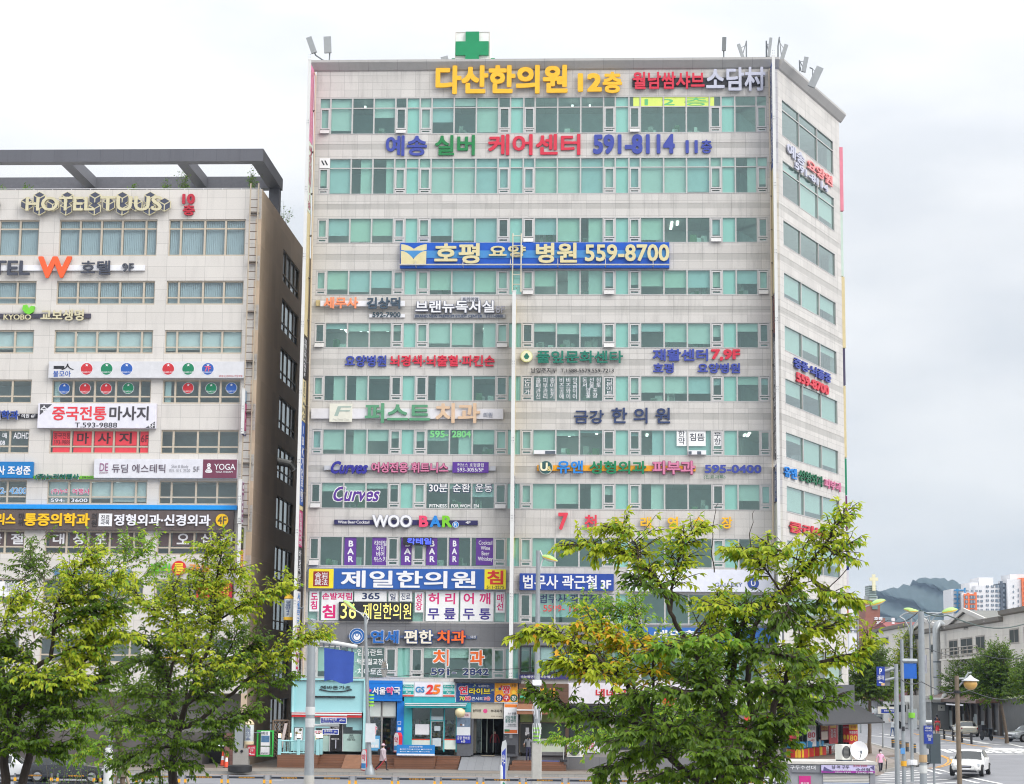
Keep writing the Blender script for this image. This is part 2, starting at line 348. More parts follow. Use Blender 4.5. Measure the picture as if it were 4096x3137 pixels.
def ribbon(k):
    zt, zb, tr = ROW[k]; pat = BL[k].replace(' ', '')
    g, f, b, l, sp, rm = MB(), MB(), MB(), MB(), MB(), MB(); css = []
    o = MB(); w = .05
    f.box(ux[0], ux[-1], .0, .14, zt - .07, zt - .001); f.box(ux[0], ux[-1], -.02, .14, zb + .001, zb + .06)
    if tr: f.box(ux[0] + .002, ux[-1] - .002, .022, .12, tr - .035, tr + .035)
    for i in range(27): f.box(ux[i] - w, ux[i] + w, .004, .14, zb + .06, zt - .07)
    f0 = tr if tr else zt - .07
    H = zt - zb
    if k in (12, 11, 10, 8, 7, 6, 5): pass
    for i, c in enumerate(pat):
        a, e = ux[i] + w, ux[i + 1] - w
        g.quad((a - .03, .09, zb + .05), (e + .03, .09, zb + .05), (e + .03, .09, zt - .05), (a - .03, .09, zt - .05))
        if c == 'x':
            sp.box(a - .02, e + .02, .16, .2, zb + .03, zt - .03); continue
        q = int(c) / 9.
        if q > 0:
            top = zt - .04
            dz = (top - zb) * q * (.93 + .1 * rnd.random())
            hw = (e - a) * (.35 + .3 * rnd.random()) if q > .25 and rnd.random() < .14 and KIND[i] == 'B' else 0; b.box(a - .03 + hw, e + .03, .2, .215, zb + .03 if hw else max(zb + .03, top - dz), top, rnd.choice((0, 0, 1, 2)))
        if KIND[i] == 'n' and not (k == 3 and i < 11) and not (k == 4 and 0):
            hz = zb + .06 + H * (.16 if not tr else .10)
            op = rnd.random() < .14 or (k == 5 and i in (0, 10))
            cs = MB(); css.append(cs)
            for (z0, z1) in ((hz + .05, f0 - .04), (zb + .07, hz)):
                for (p, q2, r2, s2) in ((a, a + .09, z0, z1), (e - .09, e, z0, z1), (a + .09, e - .09, z0, z0 + .08), (a + .09, e - .09, z1 - .08, z1)):
                    cs.box(p, q2, -.015, .1, r2, s2)
            if op:                                          # a hopper left ajar
                cs.add([(a, -.02, hz), (e, -.02, hz), (e, -.22, zb + .05), (a, -.22, zb + .05), (a, .02, hz), (e, .02, hz), (e, -.18, zb + .03), (a, -.18, zb + .03)],
                       [(0, 1, 2, 3), (7, 6, 5, 4), (0, 3, 7, 4), (1, 5, 6, 2), (3, 2, 6, 7)])
        else:
            n = 1 + rnd.randrange(3)
            if k in (10, 9, 8, 6) and c not in '9' and rnd.random() < .75:
                for j in range(n):
                    X = a + .3 + (e - a - .7) * rnd.random(); Y = .8 + 1.6 * rnd.random()
                    l.box(X, X + .16, Y, Y + 1.2, zt - .05, zt - .03)
            elif k == 12 and rnd.random() < .5:
                X = a + .3 + (e - a - .7) * rnd.random(); l.box(X, X + .13, 1.2, 1.33, zt - .3, zt - .2)
            if rnd.random() < .35 and c != '9':              # things on the sill: boxes, plants, cupboards
                for j in range(3):
                    X = a + .1 + (e - a - .6) * rnd.random(); rm.box(X, X + .2 + .3 * rnd.random(), .5, .9, zb, zb + .25 + .5 * rnd.random(), rnd.randrange(3))
    r = g.build('ribbon_window', [GLASS], mainb)
    f.build('frame', [ALU], r)
    for cs in css: cs.build('casement', [paint(206, 204, 203, .4, .03)], r)
    if b.v: b.build('window_blind', [BLIND if k not in (10, 9) else paint(210, 218, 202, .8, .06, 1.5), paint(208, 214, 204, .8, .06, 1.5), paint(198, 208, 210, .8, .06, 1.5)], r)
    sp.build('blank_panel', [BLANK], r)
    if l.v: l.build('ceiling_lamp', [LAMP], r)
    if rm.v: rm.build('room_clutter', [paint(210, 210, 200), paint(150, 150, 140), paint(90, 120, 80)], r)
    # wing
    g, f, b = MB(), MB(), MB()
    f.box(WX[0], WX[-1], .0, .14, zt - .06, zt - .001); f.box(WX[0], WX[-1], -.02, .14, zb + .001, zb + .05)
    if tr: f.box(WX[0] + .002, WX[-1] - .002, .022, .12, tr - .035, tr + .035)
    for x in WX: f.box(x - .05, x + .05, .004, .14, zb + .05, zt - .06)
    for i in range(3):
        a, e = WX[i] + .04, WX[i + 1] - .04
        g.quad((a, .09, zb + .04), (e, .09, zb + .04), (e, .09, zt - .04), (a, .09, zt - .04))
        q = (.95, .6, .8, .3, 1)[(i * 7 + k * 3) % 5]
        if k not in (12, 10): b.box(a + .05, e - .06, .2, .215, zt - (zt - zb - .08) * q, zt - .04)
    r = g.build('ribbon_window', [GLASSW], wingo); f.build('frame', [ALU], r)
    if b.v: b.build('window_blind', [BLIND], r)
for k in range(12, 1, -1): ribbon(k)
# ------------------------------------------------------------------ signs on the main building
W_, YEL, RED, BLU, GRN = paint(238, 238, 242), paint(250, 192, 38), paint(215, 45, 70), paint(62, 76, 165), paint(20, 128, 68)
NAVY, PINK, TEAL, SILV, CREAM = paint(45, 62, 105), paint(218, 130, 165), paint(20, 120, 100), paint(196, 198, 214), paint(222, 210, 162)
BLACK, GREY, ORNG, PURP, WHT = paint(38, 38, 44), paint(90, 100, 112), paint(245, 110, 35), paint(92, 48, 150), paint(245, 245, 245)
MAG, LGREY, SKYB, DGRN = paint(225, 30, 120), paint(205, 205, 210), paint(30, 135, 220), paint(20, 105, 70)
sign('large yellow channel letters with a 12 at the end, under the roof cornice', 'D', [('T', '다산한의원', 1190, 408, 2347, 655, YEL, .075, .14), ('T', '12', 2438, 474, 2648, 634, YEL, .07, .14), ('T', '층', 2656, 462, 2826, 646, YEL, .07, .14)], n=.2, name='letter_sign')
sign('red and silver letters on a black bar at the top right of the wall', 'E', [('B', 942, 515, 2102, 590, BLACK, .12), ('T', '월남쌈샤브', 945, 462, 1575, 612, RED, .05, .12), ('T', '소담村', 1590, 420, 2110, 628, SILV, .05, .12)], name='letter_sign')
sign('yellow banner with a large 12 taped inside the top floor windows', 'E', [('B', 950, 678, 1660, 758, paint(225, 245, 120), .01), ('T', '1 2 층', 1050, 685, 1605, 755, paint(110, 200, 130), .02, .006)], n=-.05, name='window_banner', cat='banner')
sign('row of blue, green and red letters with a phone number below the top windows', 'D', [('T', '예송', 752, 1018, 1112, 1195, BLU, .05, .08), ('T', '실버', 1185, 1015, 1533, 1192, GRN, .05, .08), ('T', '케어센터', 1652, 1008, 2460, 1190, RED, .05, .08),
     ('T', '591-8114', 2573, 1008, 3288, 1178, BLU, .06, .08), ('T', '11', 3384, 1060, 3490, 1172, BLU, .06, .08), ('T', '층', 3520, 1055, 3615, 1172, BLU, .05, .08)], name='letter_sign')
sign('white square vent panel in the upper left window corner', 'D', [('B', 170, 1215, 262, 1302, WHT, .03), ('T', '\\\\', 185, 1235, 245, 1275, BLACK, .05, .01)], name='vent_panel', cat='panel', n=0)
g1 = sign('wide blue sign board with cream letters, open book emblem and lamp rail', 'G', [('B', 990, 318, 3350, 540, paint(0, 84, 190), .25), ('B', 990, 380, 3350, 445, paint(66, 140, 205), .03),
     ('T', '호평', 1290, 318, 1685, 495, CREAM, .055, .12), ('T', '요양', 1768, 335, 2090, 440, CREAM, .05, .12), ('T', '병원', 2180, 315, 2540, 490, CREAM, .055, .12), ('T', '559-8700', 2610, 328, 3350, 475, CREAM, .045, .12)], name='letter_sign')
def book(t, z):
    fr = FAC; n = .34
    L_ = thing
    o = t.location
    def q(x, y):
        u, zz_ = fr.px('G', x, y, n); p = fr.pt(u, -n, zz_) - t.location
        return p.dot(fr.ex), p.z
    a, b = q(997, 322), q(1220, 500); cx, _ = q(1108, 400)
    m = MB(); arc = [(x, q(997, 378 - 0)[1]) for x in ()]
    def wave(y0, y1, n_=10): return [q(997 + (1108 - 997) * i / n_, y0 + (y1 - y0) * (i / n_) ** 2) for i in range(n_ + 1)]
    def mir(pts): return [(2 * cx - x, z_) for x, z_ in pts]
    up, lo = wave(322, 362), wave(372, 445)
    m.slab(up + lo[::-1], -n - .1 + .34, -.26, 0); m.slab((mir(up)[::-1] + mir(lo)), -n - .1 + .34, -.26, 0)
    lo2 = wave(386, 458); base = [q(997, 500), q(1108, 500)]
    m.slab(lo2 + base[::-1], -.44, -.26, 0); m.slab(mir(lo2)[::-1] + mir(base), -.44, -.26, 0)
    m.build('emblem', CREAM, t)
    r = MB(); p0, p1 = q(988, 515), q(3350, 515); r.tube([(p0[0], -.75, p0[1]), (p1[0], -.75, p1[1])], .05)
    for i in range(6):
        x = p0[0] + (p1[0] - p0[0]) * (.06 + .176 * i); r.tube([(x, -.75, p0[1]), (x, -.1, p0[1] - .1)], .03); r.tube([(x, -.75, p0[1]), (x, -.3, p0[1] + .5)], .02)
    r.build('lamp_rail', paint(200, 196, 186, .5), t)
book(g1, 0)
sign('orange and slate letters with a small number on white bars, left end', 'G', [('B', 250, 818, 285, 868, paint(200, 180, 130), .12), ('B', 290, 822, 1030, 870, W_, .1), ('T', '세무사', 318, 790, 620, 888, paint(245, 150, 105), .06, .12), ('T', '김상덕', 695, 792, 990, 892, paint(66, 84, 100), .06, .12),
     ('B', 715, 932, 1028, 962, W_, .08, None, 0.), ('T', '592-7900', 745, 920, 992, 964, paint(60, 80, 92), .05, .06)], name='letter_sign')
sign('silver outlined letters with a grey English caption bar', 'G', [('B', 1110, 938, 1914, 974, paint(160, 162, 166), .1), ('T', 'BRAND NEW PREMIUM STUDY CENTER   T:511-0800', 1122, 942, 1890, 966, paint(50, 70, 110), .012, .02), ('B', 1522, 784, 1684, 826, LGREY, .1, None, 0.), ('T', '프리미엄', 1535, 790, 1672, 820, paint(70, 80, 100), .015, .02),
     ('T', '브랜뉴독서실', 1125, 822, 1812, 928, W_, .035, .1, paint(120, 124, 140)), ('T', '8F', 1828, 866, 1908, 928, paint(150, 150, 160), .03, .1)], name='letter_sign')
sign('blue then red letters between the seventh and eighth floor windows', 'G', [('T', '요양병원', 505, 1300, 868, 1398, BLU, .055, .1), ('T', '뇌경색·뇌출혈·파킨슨', 900, 1298, 1818, 1396, RED, .055, .1)], name='letter_sign')
t = sign('dark green letters on a rack beside a round clover badge', 'H', [('T', '풀잎문화센타', 278, 1095, 938, 1188, TEAL, .05, .12), ('C', 203, 1138, 46, paint(222, 222, 160), .12), ('C', 203, 1138, 40, paint(240, 240, 205), .13), ('T', '♣', 183, 1115, 224, 1160, TEAL, .02, .14),
     ('T', '남양주지부  T.1588-5579.559-7213', 236, 1225, 868, 1262, BLACK, .03, .04)], n=.12, name='letter_sign')
sign('blue letters in two lines with red floor numbers 7,9F', 'H', [('T', '재활센터', 1165, 1082, 1588, 1172, BLU, .06, .1), ('T', '7,9F', 1612, 1084, 1832, 1172, RED, .06, .1), ('T', '호평', 1168, 1190, 1325, 1265, BLU, .06, .1), ('T', '요양병원', 1508, 1190, 1832, 1265, BLU, .06, .1)], name='letter_sign')
sign('white hand lettering pasted on the seventh floor windows', 'H', [('T', '손\n뜨\n개', 185, 1295, 238, 1432, W_, .02, .006), ('T', '홈 피 종\n패 부 이\n관 관 접\n선 리 기', 272, 1298, 418, 1462, W_, .012, .006), ('T', '비 비 앙\n즈 즈 금\n공 와 이\n예 이 어', 452, 1298, 590, 1462, W_, .012, .006),
     ('T', '동 선 점\n서 물 토\n양 포\n꽃 장', 628, 1298, 770, 1455, W_, .012, .006), ('T', '리\n본\n아\n트', 812, 1298, 860, 1428, W_, .02, .006)], n=-.07, name='window_lettering', cat='lettering')
sign('green and tan letters on a white bar with a square script plaque', 'I', [('B', 210, 298, 1895, 386, paint(226, 224, 228), .18), ('T', '퍼스트', 680, 250, 1250, 422, paint(92, 155, 118), .05, .14), ('T', '치과', 1300, 250, 1688, 424, paint(222, 190, 158), .05, .14), ('T', '의원', 1718, 330, 1798, 372, paint(160, 165, 180), .02, .04),
     ('B', 368, 253, 567, 414, paint(228, 226, 212), .1, 'plaque'), ('T', 'F', 410, 275, 530, 360, paint(165, 185, 175), .0, .01, None, .35), ('T', 'First Dental Clinic', 398, 382, 540, 400, paint(190, 190, 180), 0, .01)], name='letter_sign')
sign('navy letters on bare stone between floors six and seven', 'J', [('T', '금강', 565, 78, 792, 180, NAVY, .03, .08), ('T', '한 의 원', 850, 60, 1298, 180, NAVY, .035, .08)], name='letter_sign')
sign('green number 595-2804 on the sixth floor window', 'I', [('T', '595-', 1250, 488, 1412, 550, paint(130, 215, 140), .05, .008), ('T', '2804', 1442, 488, 1610, 550, paint(130, 215, 140), .05, .008)], n=-.07, name='window_lettering', cat='lettering')
t = sign('white paper notices of herbal treatments behind sixth floor glass', 'J', [('B', 1348, 225, 1425, 352, WHT, .008), ('T', '한\n약', 1362, 232, 1410, 340, paint(60, 65, 80), .01, .004), ('B', 1432, 222, 1570, 352, WHT, .008, None, 0.), ('T', '침뜸', 1448, 255, 1560, 312, paint(60, 65, 80), .015, .004),
     ('B', 1620, 225, 1693, 352, WHT, .008, None, 0.), ('T', '부\n항', 1636, 240, 1684, 345, paint(60, 65, 80), .01, .004)], n=-.07, name='window_notice', cat='notice')
sign('white air conditioner unit in the sixth floor window, right', 'J', [('B', 1436, 388, 1572, 420, W_, .25), ('B', 1440, 392, 1462, 416, GREY, .02), ('B', 1505, 392, 1535, 416, GREY, .02, None, .254)], name='window_air_conditioner', cat='air conditioner', n=0)
sign('white air conditioner unit in the sixth floor window, left', 'J', [('B', 258, 386, 428, 416, W_, .2), ('B', 345, 389, 422, 412, GREY, .02)], name='window_air_conditioner', cat='air conditioner', n=0)
sign('indigo script and pink letters on a grey bar with a purple panel', 'I', [('B', 325, 798, 1828, 836, paint(196, 198, 204), .14), ('T', 'Curves', 370, 758, 690, 868, paint(45, 42, 150), .05, .14, None, .25), ('T', '여성전용 휘트니스', 738, 770, 1408, 858, PINK, .035, .1, paint(150, 90, 120)),
     ('B', 1448, 766, 1765, 860, PURP, .12, 'panel', .15), ('T', '커브스 호평클럽', 1490, 775, 1722, 806, W_, .015, .01), ('T', '593-3055/5F', 1490, 815, 1720, 848, W_, .015, .01)], name='letter_sign')
sign('large purple script with white edge across the fifth floor windows', 'I', [('T', 'Curves', 388, 980, 790, 1108, PURP, .035, .008, WHT, .25)], n=-.06, name='window_lettering', cat='lettering')
sign('white exercise slogan on the fifth floor windows', 'I', [('T', '30분', 1240, 953, 1405, 1028, WHT, .03, .008, NAVY), ('T', '순환', 1450, 953, 1602, 1028, WHT, .03, .008, NAVY), ('T', '운동', 1648, 953, 1798, 1028, WHT, .03, .008, NAVY), ('T', 'FITNESS', 1245, 1135, 1398, 1164, WHT, .05, .008), ('T', 'FOR WOM', 1437, 1135, 1604, 1164, WHT, .05, .008), ('T', 'EN', 1635, 1135, 1678, 1164, WHT, .05, .008)], n=-.06, name='window_lettering', cat='lettering')
sign('rainbow row of clinic letters on an orange bar with a glass ball badge', 'J', [('B', 283, 500, 1492, 542, paint(240, 165, 20), .14), ('T', '유앤', 435, 464, 634, 562, SKYB, .05, .12), ('T', '성형외과', 684, 465, 1115, 565, paint(5, 130, 85), .05, .12), ('T', '피부과', 1165, 468, 1485, 568, PINK, .04, .1, paint(170, 110, 140)),
     ('C', 350, 517, 54, paint(190, 196, 190, .3), .16), ('C', 350, 517, 48, paint(50, 92, 92, .2), .18), ('T', 'U', 308, 482, 364, 545, paint(250, 240, 205), .05, .2), ('T', '&', 362, 510, 392, 545, paint(240, 220, 140), .02, .2),
     ('T', '595-0400', 1562, 495, 1995, 558, BLU, .05, .03), ('T', '(진료과목)', 1555, 575, 1720, 606, DGRN, .02, .02)], name='letter_sign')
sign('purple white and rainbow bar letters on a thin navy strip', 'I', [('B', 412, 1272, 1670, 1314, paint(42, 38, 92), .12), ('T', 'Wine·Beer·Cocktail', 442, 1278, 718, 1304, W_, .03, .02), ('T', 'WOO', 745, 1232, 1090, 1338, W_, .045, .12, paint(170, 170, 180)), ('T', 'B', 1155, 1236, 1235, 1336, paint(235, 70, 110), .06, .12), ('T', 'A', 1250, 1236, 1345, 1336, SKYB, .06, .12), ('T', 'R', 1358, 1236, 1442, 1338, paint(125, 205, 40), .06, .12),
     ('C', 1476, 1315, 28, WHT, .06), ('C', 1476, 1315, 25, SKYB, .064), ('T', 'R', 1462, 1298, 1490, 1332, W_, .02, .07), ('T', '4F', 1562, 1284, 1606, 1308, W_, .03, .02)], name='letter_sign')
sign('widely spaced red and yellow letters starting with a 7, above the tree', 'J', [('T', '7', 445, 862, 518, 992, paint(228, 62, 82), .05, .12), ('T', '천', 645, 878, 740, 990, paint(228, 62, 82), .05, .12)] + [('T', c, x, 893, x + 82, 982, YEL, .05, .12) for c, x in (('노', 868), ('래', 1072), ('연', 1278), ('습', 1475), ('장', 1690))], n=.15, name='letter_sign')
PV = paint(100, 55, 150)
for i, (x0, x1, s_) in enumerate(((497, 600, 'B\nA\nR'), (740, 876, '칵테일\n와인\n비어\n위스키'), (993, 1103, 'B\nA\nR'), (1215, 1312, 'B\nA\nR'), (1420, 1502, 'B\nA\nR'), (1652, 1810, 'Cocktail\nWine\nBeer\nWhiskey'))):
    lab = ('purple fourth floor window film with BAR, leftmost of four', 'purple film listing drinks in Korean, fourth floor', 'purple BAR film left of the small window behind the screen', 'purple BAR film half under the screen, right of it', 'purple BAR film between clear panes, rightmost of four', 'purple film listing Cocktail Wine Beer Whiskey')[i]
    el = [('B', x0, 0, x1, 245, PV, .008)]
    w_ = x1 - x0
    if i in (1, 5): el.append(('T', s_, x0 + .12 * w_, 28, x1 - .06 * w_, 216, W_, .03, .004))
    else: el.append(('T', s_, x0 + .26 * w_, 28, x1 - .2 * w_, 216, W_, .07, .004))
    sign(lab, 'K', el, n=-.07, name='window_film', cat='film', group='purple window films')
led = emit('led_glow', (.05, .08, .9), 1.2)
t = sign('small black LED screen with blue glowing letters, fourth floor', 'K', [('B', 1016, 0, 1270, 66, BLACK, .2, 'screen_case'), ('T', '칵테일', 1052, 6, 1262, 60, led, .06, .01)], name='led_screen', cat='screen', n=.1)
JB = paint(38, 92, 172)
sign('long blue clinic sign with white letters and yellow ends', 'K', [('B', 183, 272, 1916, 452, JB, .3), ('B', 183, 274, 402, 446, paint(246, 226, 40), .02, 'end_panel'), ('B', 1728, 280, 1916, 456, paint(246, 226, 40), .02, 'end_panel', .304), ('T', '제일한의원', 468, 290, 1650, 440, W_, .045, .02),
     ('T', '■', 225, 298, 362, 428, paint(150, 35, 35), .03, .006), ('T', '舍岩\n鍼法', 238, 305, 352, 420, W_, .02, .012), ('T', '침', 1752, 290, 1892, 412, paint(220, 45, 40), .05, .01), ('T', '511-2275', 1748, 424, 1900, 450, BLACK, .02, .01)], name='signboard')
t = sign('white and pink treatment posters filling the third floor windows', 'K', [('B', 190, 472, 275, 650, WHT, .02, 'poster'), ('T', '도\n침', 202, 486, 264, 630, MAG, .04, .006), ('B', 294, 470, 570, 725, WHT, .02, 'poster', 0.), ('T', '손발저림', 304, 484, 566, 545, MAG, .045, .006), ('T', '침', 305, 590, 418, 708, MAG, .06, .006), ('B', 586, 470, 868, 562, WHT, .02, 'poster', 0.), ('T', '365', 655, 486, 808, 543, NAVY, .05, .006),
     ('B', 885, 472, 966, 562, WHT, .02, 'poster', 0.), ('T', '일', 900, 492, 948, 552, NAVY, .04, .006), ('B', 984, 472, 1092, 562, WHT, .02, 'poster', 0.), ('T', '진료', 998, 488, 1078, 546, NAVY, .025, .006), ('B', 1116, 478, 1192, 658, WHT, .02, 'poster', 0.), ('T', '성\n장', 1124, 492, 1182, 640, MAG, .03, .006),
     ('B', 1212, 472, 1500, 735, WHT, .02, 'poster', 0.), ('T', '허 리', 1236, 486, 1470, 586, MAG, .04, .006), ('T', '무 릎', 1230, 620, 1474, 718, paint(60, 42, 140), .04, .006), ('B', 1515, 474, 1806, 736, WHT, .02, 'poster', 0.), ('T', '어 깨', 1545, 486, 1780, 586, MAG, .04, .006), ('T', '두 통', 1540, 622, 1782, 720, paint(60, 42, 140), .04, .006),
     ('B', 1826, 480, 1906, 660, WHT, .02, 'poster', 0.), ('T', '매\n선', 1836, 496, 1894, 640, MAG, .03, .006)], n=.03, name='window_posters', cat='poster')
ledy = emit('led_yellow', (.75, .66, .16), .55)
t = sign('black LED board with yellow dotted letters under the clinic posters', 'K', [('B', 450, 566, 1096, 732, BLACK, .15, 'screen_case'), ('T', '36', 466, 578, 600, 712, ledy, 0, .01), ('T', '제일한의원', 660, 578, 1084, 716, ledy, 0, .01)], name='led_board', cat='screen', n=.08)
t = sign('blue cream and orange dental letters with round university crest', 'K', [('B', 530, 856, 1662, 882, paint(90, 105, 140), .08), ('T', '연세', 732, 816, 975, 928, paint(25, 105, 190), .05, .1, LGREY), ('T', '편한', 1025, 814, 1278, 930, paint(240, 232, 215), .05, .1, paint(40, 75, 140)), ('T', '치과', 1315, 816, 1565, 930, ORNG, .05, .1, paint(40, 60, 130)), ('T', '의원', 1605, 862, 1652, 886, W_, .02, .04),
     ('C', 612, 866, 70, W_, .12), ('C', 612, 866, 67, paint(30, 95, 165), .124), ('C', 612, 866, 48, W_, .128), ('C', 612, 866, 44, paint(30, 95, 165), .132), ('C', 612, 872, 30, W_, .136), ('C', 612, 855, 16, paint(30, 95, 165), .14), ('C', 612, 855, 10, W_, .144)], name='letter_sign')
sign('orange and navy dental lettering on second floor windows', 'K', [('T', '·임플란트', 596, 978, 834, 1036, WHT, .03, .008), ('T', '·턱관절교정', 596, 1062, 834, 1118, WHT, .03, .008), ('T', '·치아보존', 596, 1148, 834, 1206, WHT, .03, .008), ('T', '치', 1278, 984, 1412, 1125, ORNG, .06, .008, WHT), ('T', '과', 1590, 990, 1726, 1122, ORNG, .06, .008, WHT), ('T', '591-', 1258, 1148, 1480, 1208, paint(40, 58, 110), .055, .008, WHT), ('T', '2842', 1538, 1148, 1766, 1208, paint(40, 58, 110), .055, .008, WHT)], n=-.06, name='window_lettering', cat='lettering')
sign('blue legal office board with white letters and 3F', 'J', [('B', 150, 1325, 868, 1452, paint(32, 70, 160), .25), ('T', '법무사 곽근철', 175, 1335, 740, 1440, W_, .04, .02), ('T', '3F', 768, 1375, 848, 1442, W_, .05, .02)], name='signboard')
sign('navy and red office lettering on third floor glass, below blue board', 'J', [('T', '법무사 곽근철', 300, 1482, 742, 1550, paint(48, 58, 100), .03, .008), ('T', '5599- 130', 330, 1565, 622, 1615, paint(222, 70, 70), .035, .008)], n=-.06, name='window_lettering', cat='lettering')
t = sign('very wide white board with pale blue words behind the tree top', 'J', [('B', 972, 1292, 2090, 1462, paint(232, 234, 246), .28), ('T', 'Fine\nPermanent\nSemi\nSkin', 1062, 1318, 1180, 1430, paint(70, 120, 190), .01, .01), ('T', 'GALLERY', 1640, 1395, 1850, 1425, paint(90, 110, 160), .02, .01), ('C', 1932, 1400, 44, paint(55, 85, 165), .02), ('T', 'U', 1915, 1380, 1950, 1420, W_, .05, .03)], name='signboard')
# wing signs
sign('lilac and pink letters with a phone number high on the angled wing', 'F', [('T', '예송', 330, 822, 445, 905, SILV, .05, .1), ('T', '요양원', 465, 928, 630, 1000, paint(240, 150, 150), .05, .1), ('T', '591-8114', 380, 950, 600, 998, SILV, .05, .1)], fr=WING, n=.06, name='letter_sign')
sign('blue letters over a red phone number on the angled wing', 'L', [('T', '중풍·뇌졸중', 375, 635, 620, 702, BLU, .05, .1), ('T', '559-8700', 392, 735, 606, 800, paint(215, 60, 75), .06, .1)], fr=WING, n=.06, name='letter_sign')
sign('blue green and pink clinic letters on the angled wing', 'L', [('T', '유앤', 310, 1365, 392, 1438, SKYB, .04, .1), ('T', '성형외과', 408, 1390, 568, 1465, DGRN, .03, .1), ('T', '피부과', 580, 1450, 692, 1512, PINK, .03, .1)], fr=WING, n=.06, name='letter_sign')
sign('red letters low on the wing behind the tree crown', 'T', [('T', '클리닉', 1690, 122, 1900, 188, paint(215, 60, 75), .05, .1)], fr=WING, n=.06, name='letter_sign')
# ------------------------------------------------------------------ blade signs standing out from the corners
POSTW = paint(226, 226, 224, .4, .04)
def blade(label, strip, segs, side, n=1.8, depth=1.65, name='blade_sign', wd=.2):
    """strip: ((zk,x,y) top, (zk,x,y) bottom) centre of the front edge; segs: (z_top, z_bottom, material, text, text material, rows)"""
    (u0, z1), (u1, z0) = FAC.px(*strip[0], n), FAC.px(*strip[1], n)
    u = (u0 + u1) / 2
    t = thing(name, label, 'sign', FAC, (u, -n, z0))
    m = MB(); m.box(-wd / 2, wd / 2, 0, .16, 0, z1 - z0)
    nseg = max(2, int((z1 - z0) / 4.4))
    for i in range(nseg + 1):
        z = (z1 - z0) * i / nseg
        m.box(-wd / 2 - .012, wd / 2 + .012, -.012, .17, min(z, z1 - z0 - .05), min(z, z1 - z0 - .05) + .05)
        for x in (-.05, .05):
            for q in (.12, .3): m.box(x - .012, x + .012, -.02, 0, z + q, z + q + .05, 1)
    m.build('post', [POSTW, GREY], t)
    b = MB()
    for i in range(nseg * 2): b.box(-.03, .03, .14, n, (z1 - z0) * (i + .5) / nseg / 2, (z1 - z0) * (i + .5) / nseg / 2 + .06)
    b.build('bracket', paint(120, 118, 112, .5), t)
    for (a, c, mt, s, tm, rows) in segs:
        za = FAC.px(*a, n)[1] - z0; zc = FAC.px(*c, n)[1] - z0
        mb = MB(); mb.box(0, depth, 0, .14, 0, za - zc - .03)
        rot = math.pi / 2 if side > 0 else -math.pi / 2
        o = mb.build('panel', mt, t); o.rotation_euler = (0, 0, rot)
        o.location = (.07, .17, zc) if side > 0 else (-.07, .17 + depth, zc)
        if s: text(s, tm, o, depth * .18, depth * .82, (za - zc) * .04, (za - zc) * .95, 0, .01, .03)
    return t
CRM = paint(222, 206, 160, .5)
def vt(s): return '\n'.join(s)
blade('stack of narrow sign panels on the far left corner, pink at top', (('D', 67, 345), ('K', 66, 1232)), [
    (('D', 67, 372), ('D', 67, 1038), paint(232, 140, 180), vt('한살림남부'), paint(245, 170, 185), 1), (('D', 67, 1042), ('G', 150, 10), paint(222, 232, 216), vt('예송요양원11층'), paint(190, 90, 120), 1),
    (('G', 150, 12), ('G', 150, 1100), CRM, None, None, 1), (('G', 150, 1115), ('G', 150, 1478), paint(42, 42, 46), vt('브랜뉴독서실8F'), W_, 1), (('G', 150, 1490), ('I', 150, 388), CRM, vt('SEYANG'), paint(60, 70, 80), 1),
    (('I', 150, 392), ('I', 150, 1130), paint(36, 84, 170), vt('IBK기업은행'), W_, 1), (('I', 150, 1135), ('I', 150, 1175), CRM, None, None, 1), (('I', 150, 1180), ('I', 150, 1500), paint(205, 70, 130), vt('신비한헤어카페'), W_, 1),
    (('I', 150, 1508), ('K', 100, 460), paint(45, 45, 54), vt('바닐라뷰티'), W_, 1), (('K', 100, 464), ('K', 100, 780), W_, vt('서울약국'), SKYB, 1), (('K', 100, 785), ('K', 100, 975), W_, vt('편한치과'), paint(205, 50, 70), 1), (('K', 100, 980), ('K', 100, 1228), W_, '약', paint(205, 30, 80), 1)], 1)
blade('tall white post with sign panels in the middle of the facade', (('G', 1985, 728), ('K', 1962, 1238)), [
    (('G', 1985, 760), ('I', 1985, 860), CRM, None, None, 1), (('I', 1985, 865), ('I', 1985, 1400), paint(70, 74, 84), vt('커브스WOOBAR'), W_, 1), (('I', 1985, 1405), ('I', 1985, 1600), paint(240, 216, 50), None, None, 1), (('K', 1962, 150), ('K', 1962, 1230), paint(150, 150, 155), None, None, 1)], 1, wd=.24)
blade('stack of sign panels on the corner by the angled wing, blue at top', (('F', 250, 237), ('T', 1635, 1020)), [
    (('F', 250, 262), ('F', 250, 965), paint(62, 92, 170), vt('월남쌈샤브소담촌'), W_, 1), (('F', 250, 970), ('L', 265, 185), CRM, None, None, 1), (('L', 265, 190), ('L', 265, 470), paint(52, 50, 80), vt('유앤문화'), paint(190, 120, 100), 1),
    (('L', 265, 475), ('L', 265, 1300), paint(92, 92, 96), vt('풀잎문화센타요양병원'), W_, 1), (('L', 265, 1345), ('L', 265, 1590), paint(50, 84, 150), vt('퍼스트치과'), W_, 1), (('L', 265, 1600), ('T', 1635, 900), paint(216, 220, 206), None, None, 1)], -1)
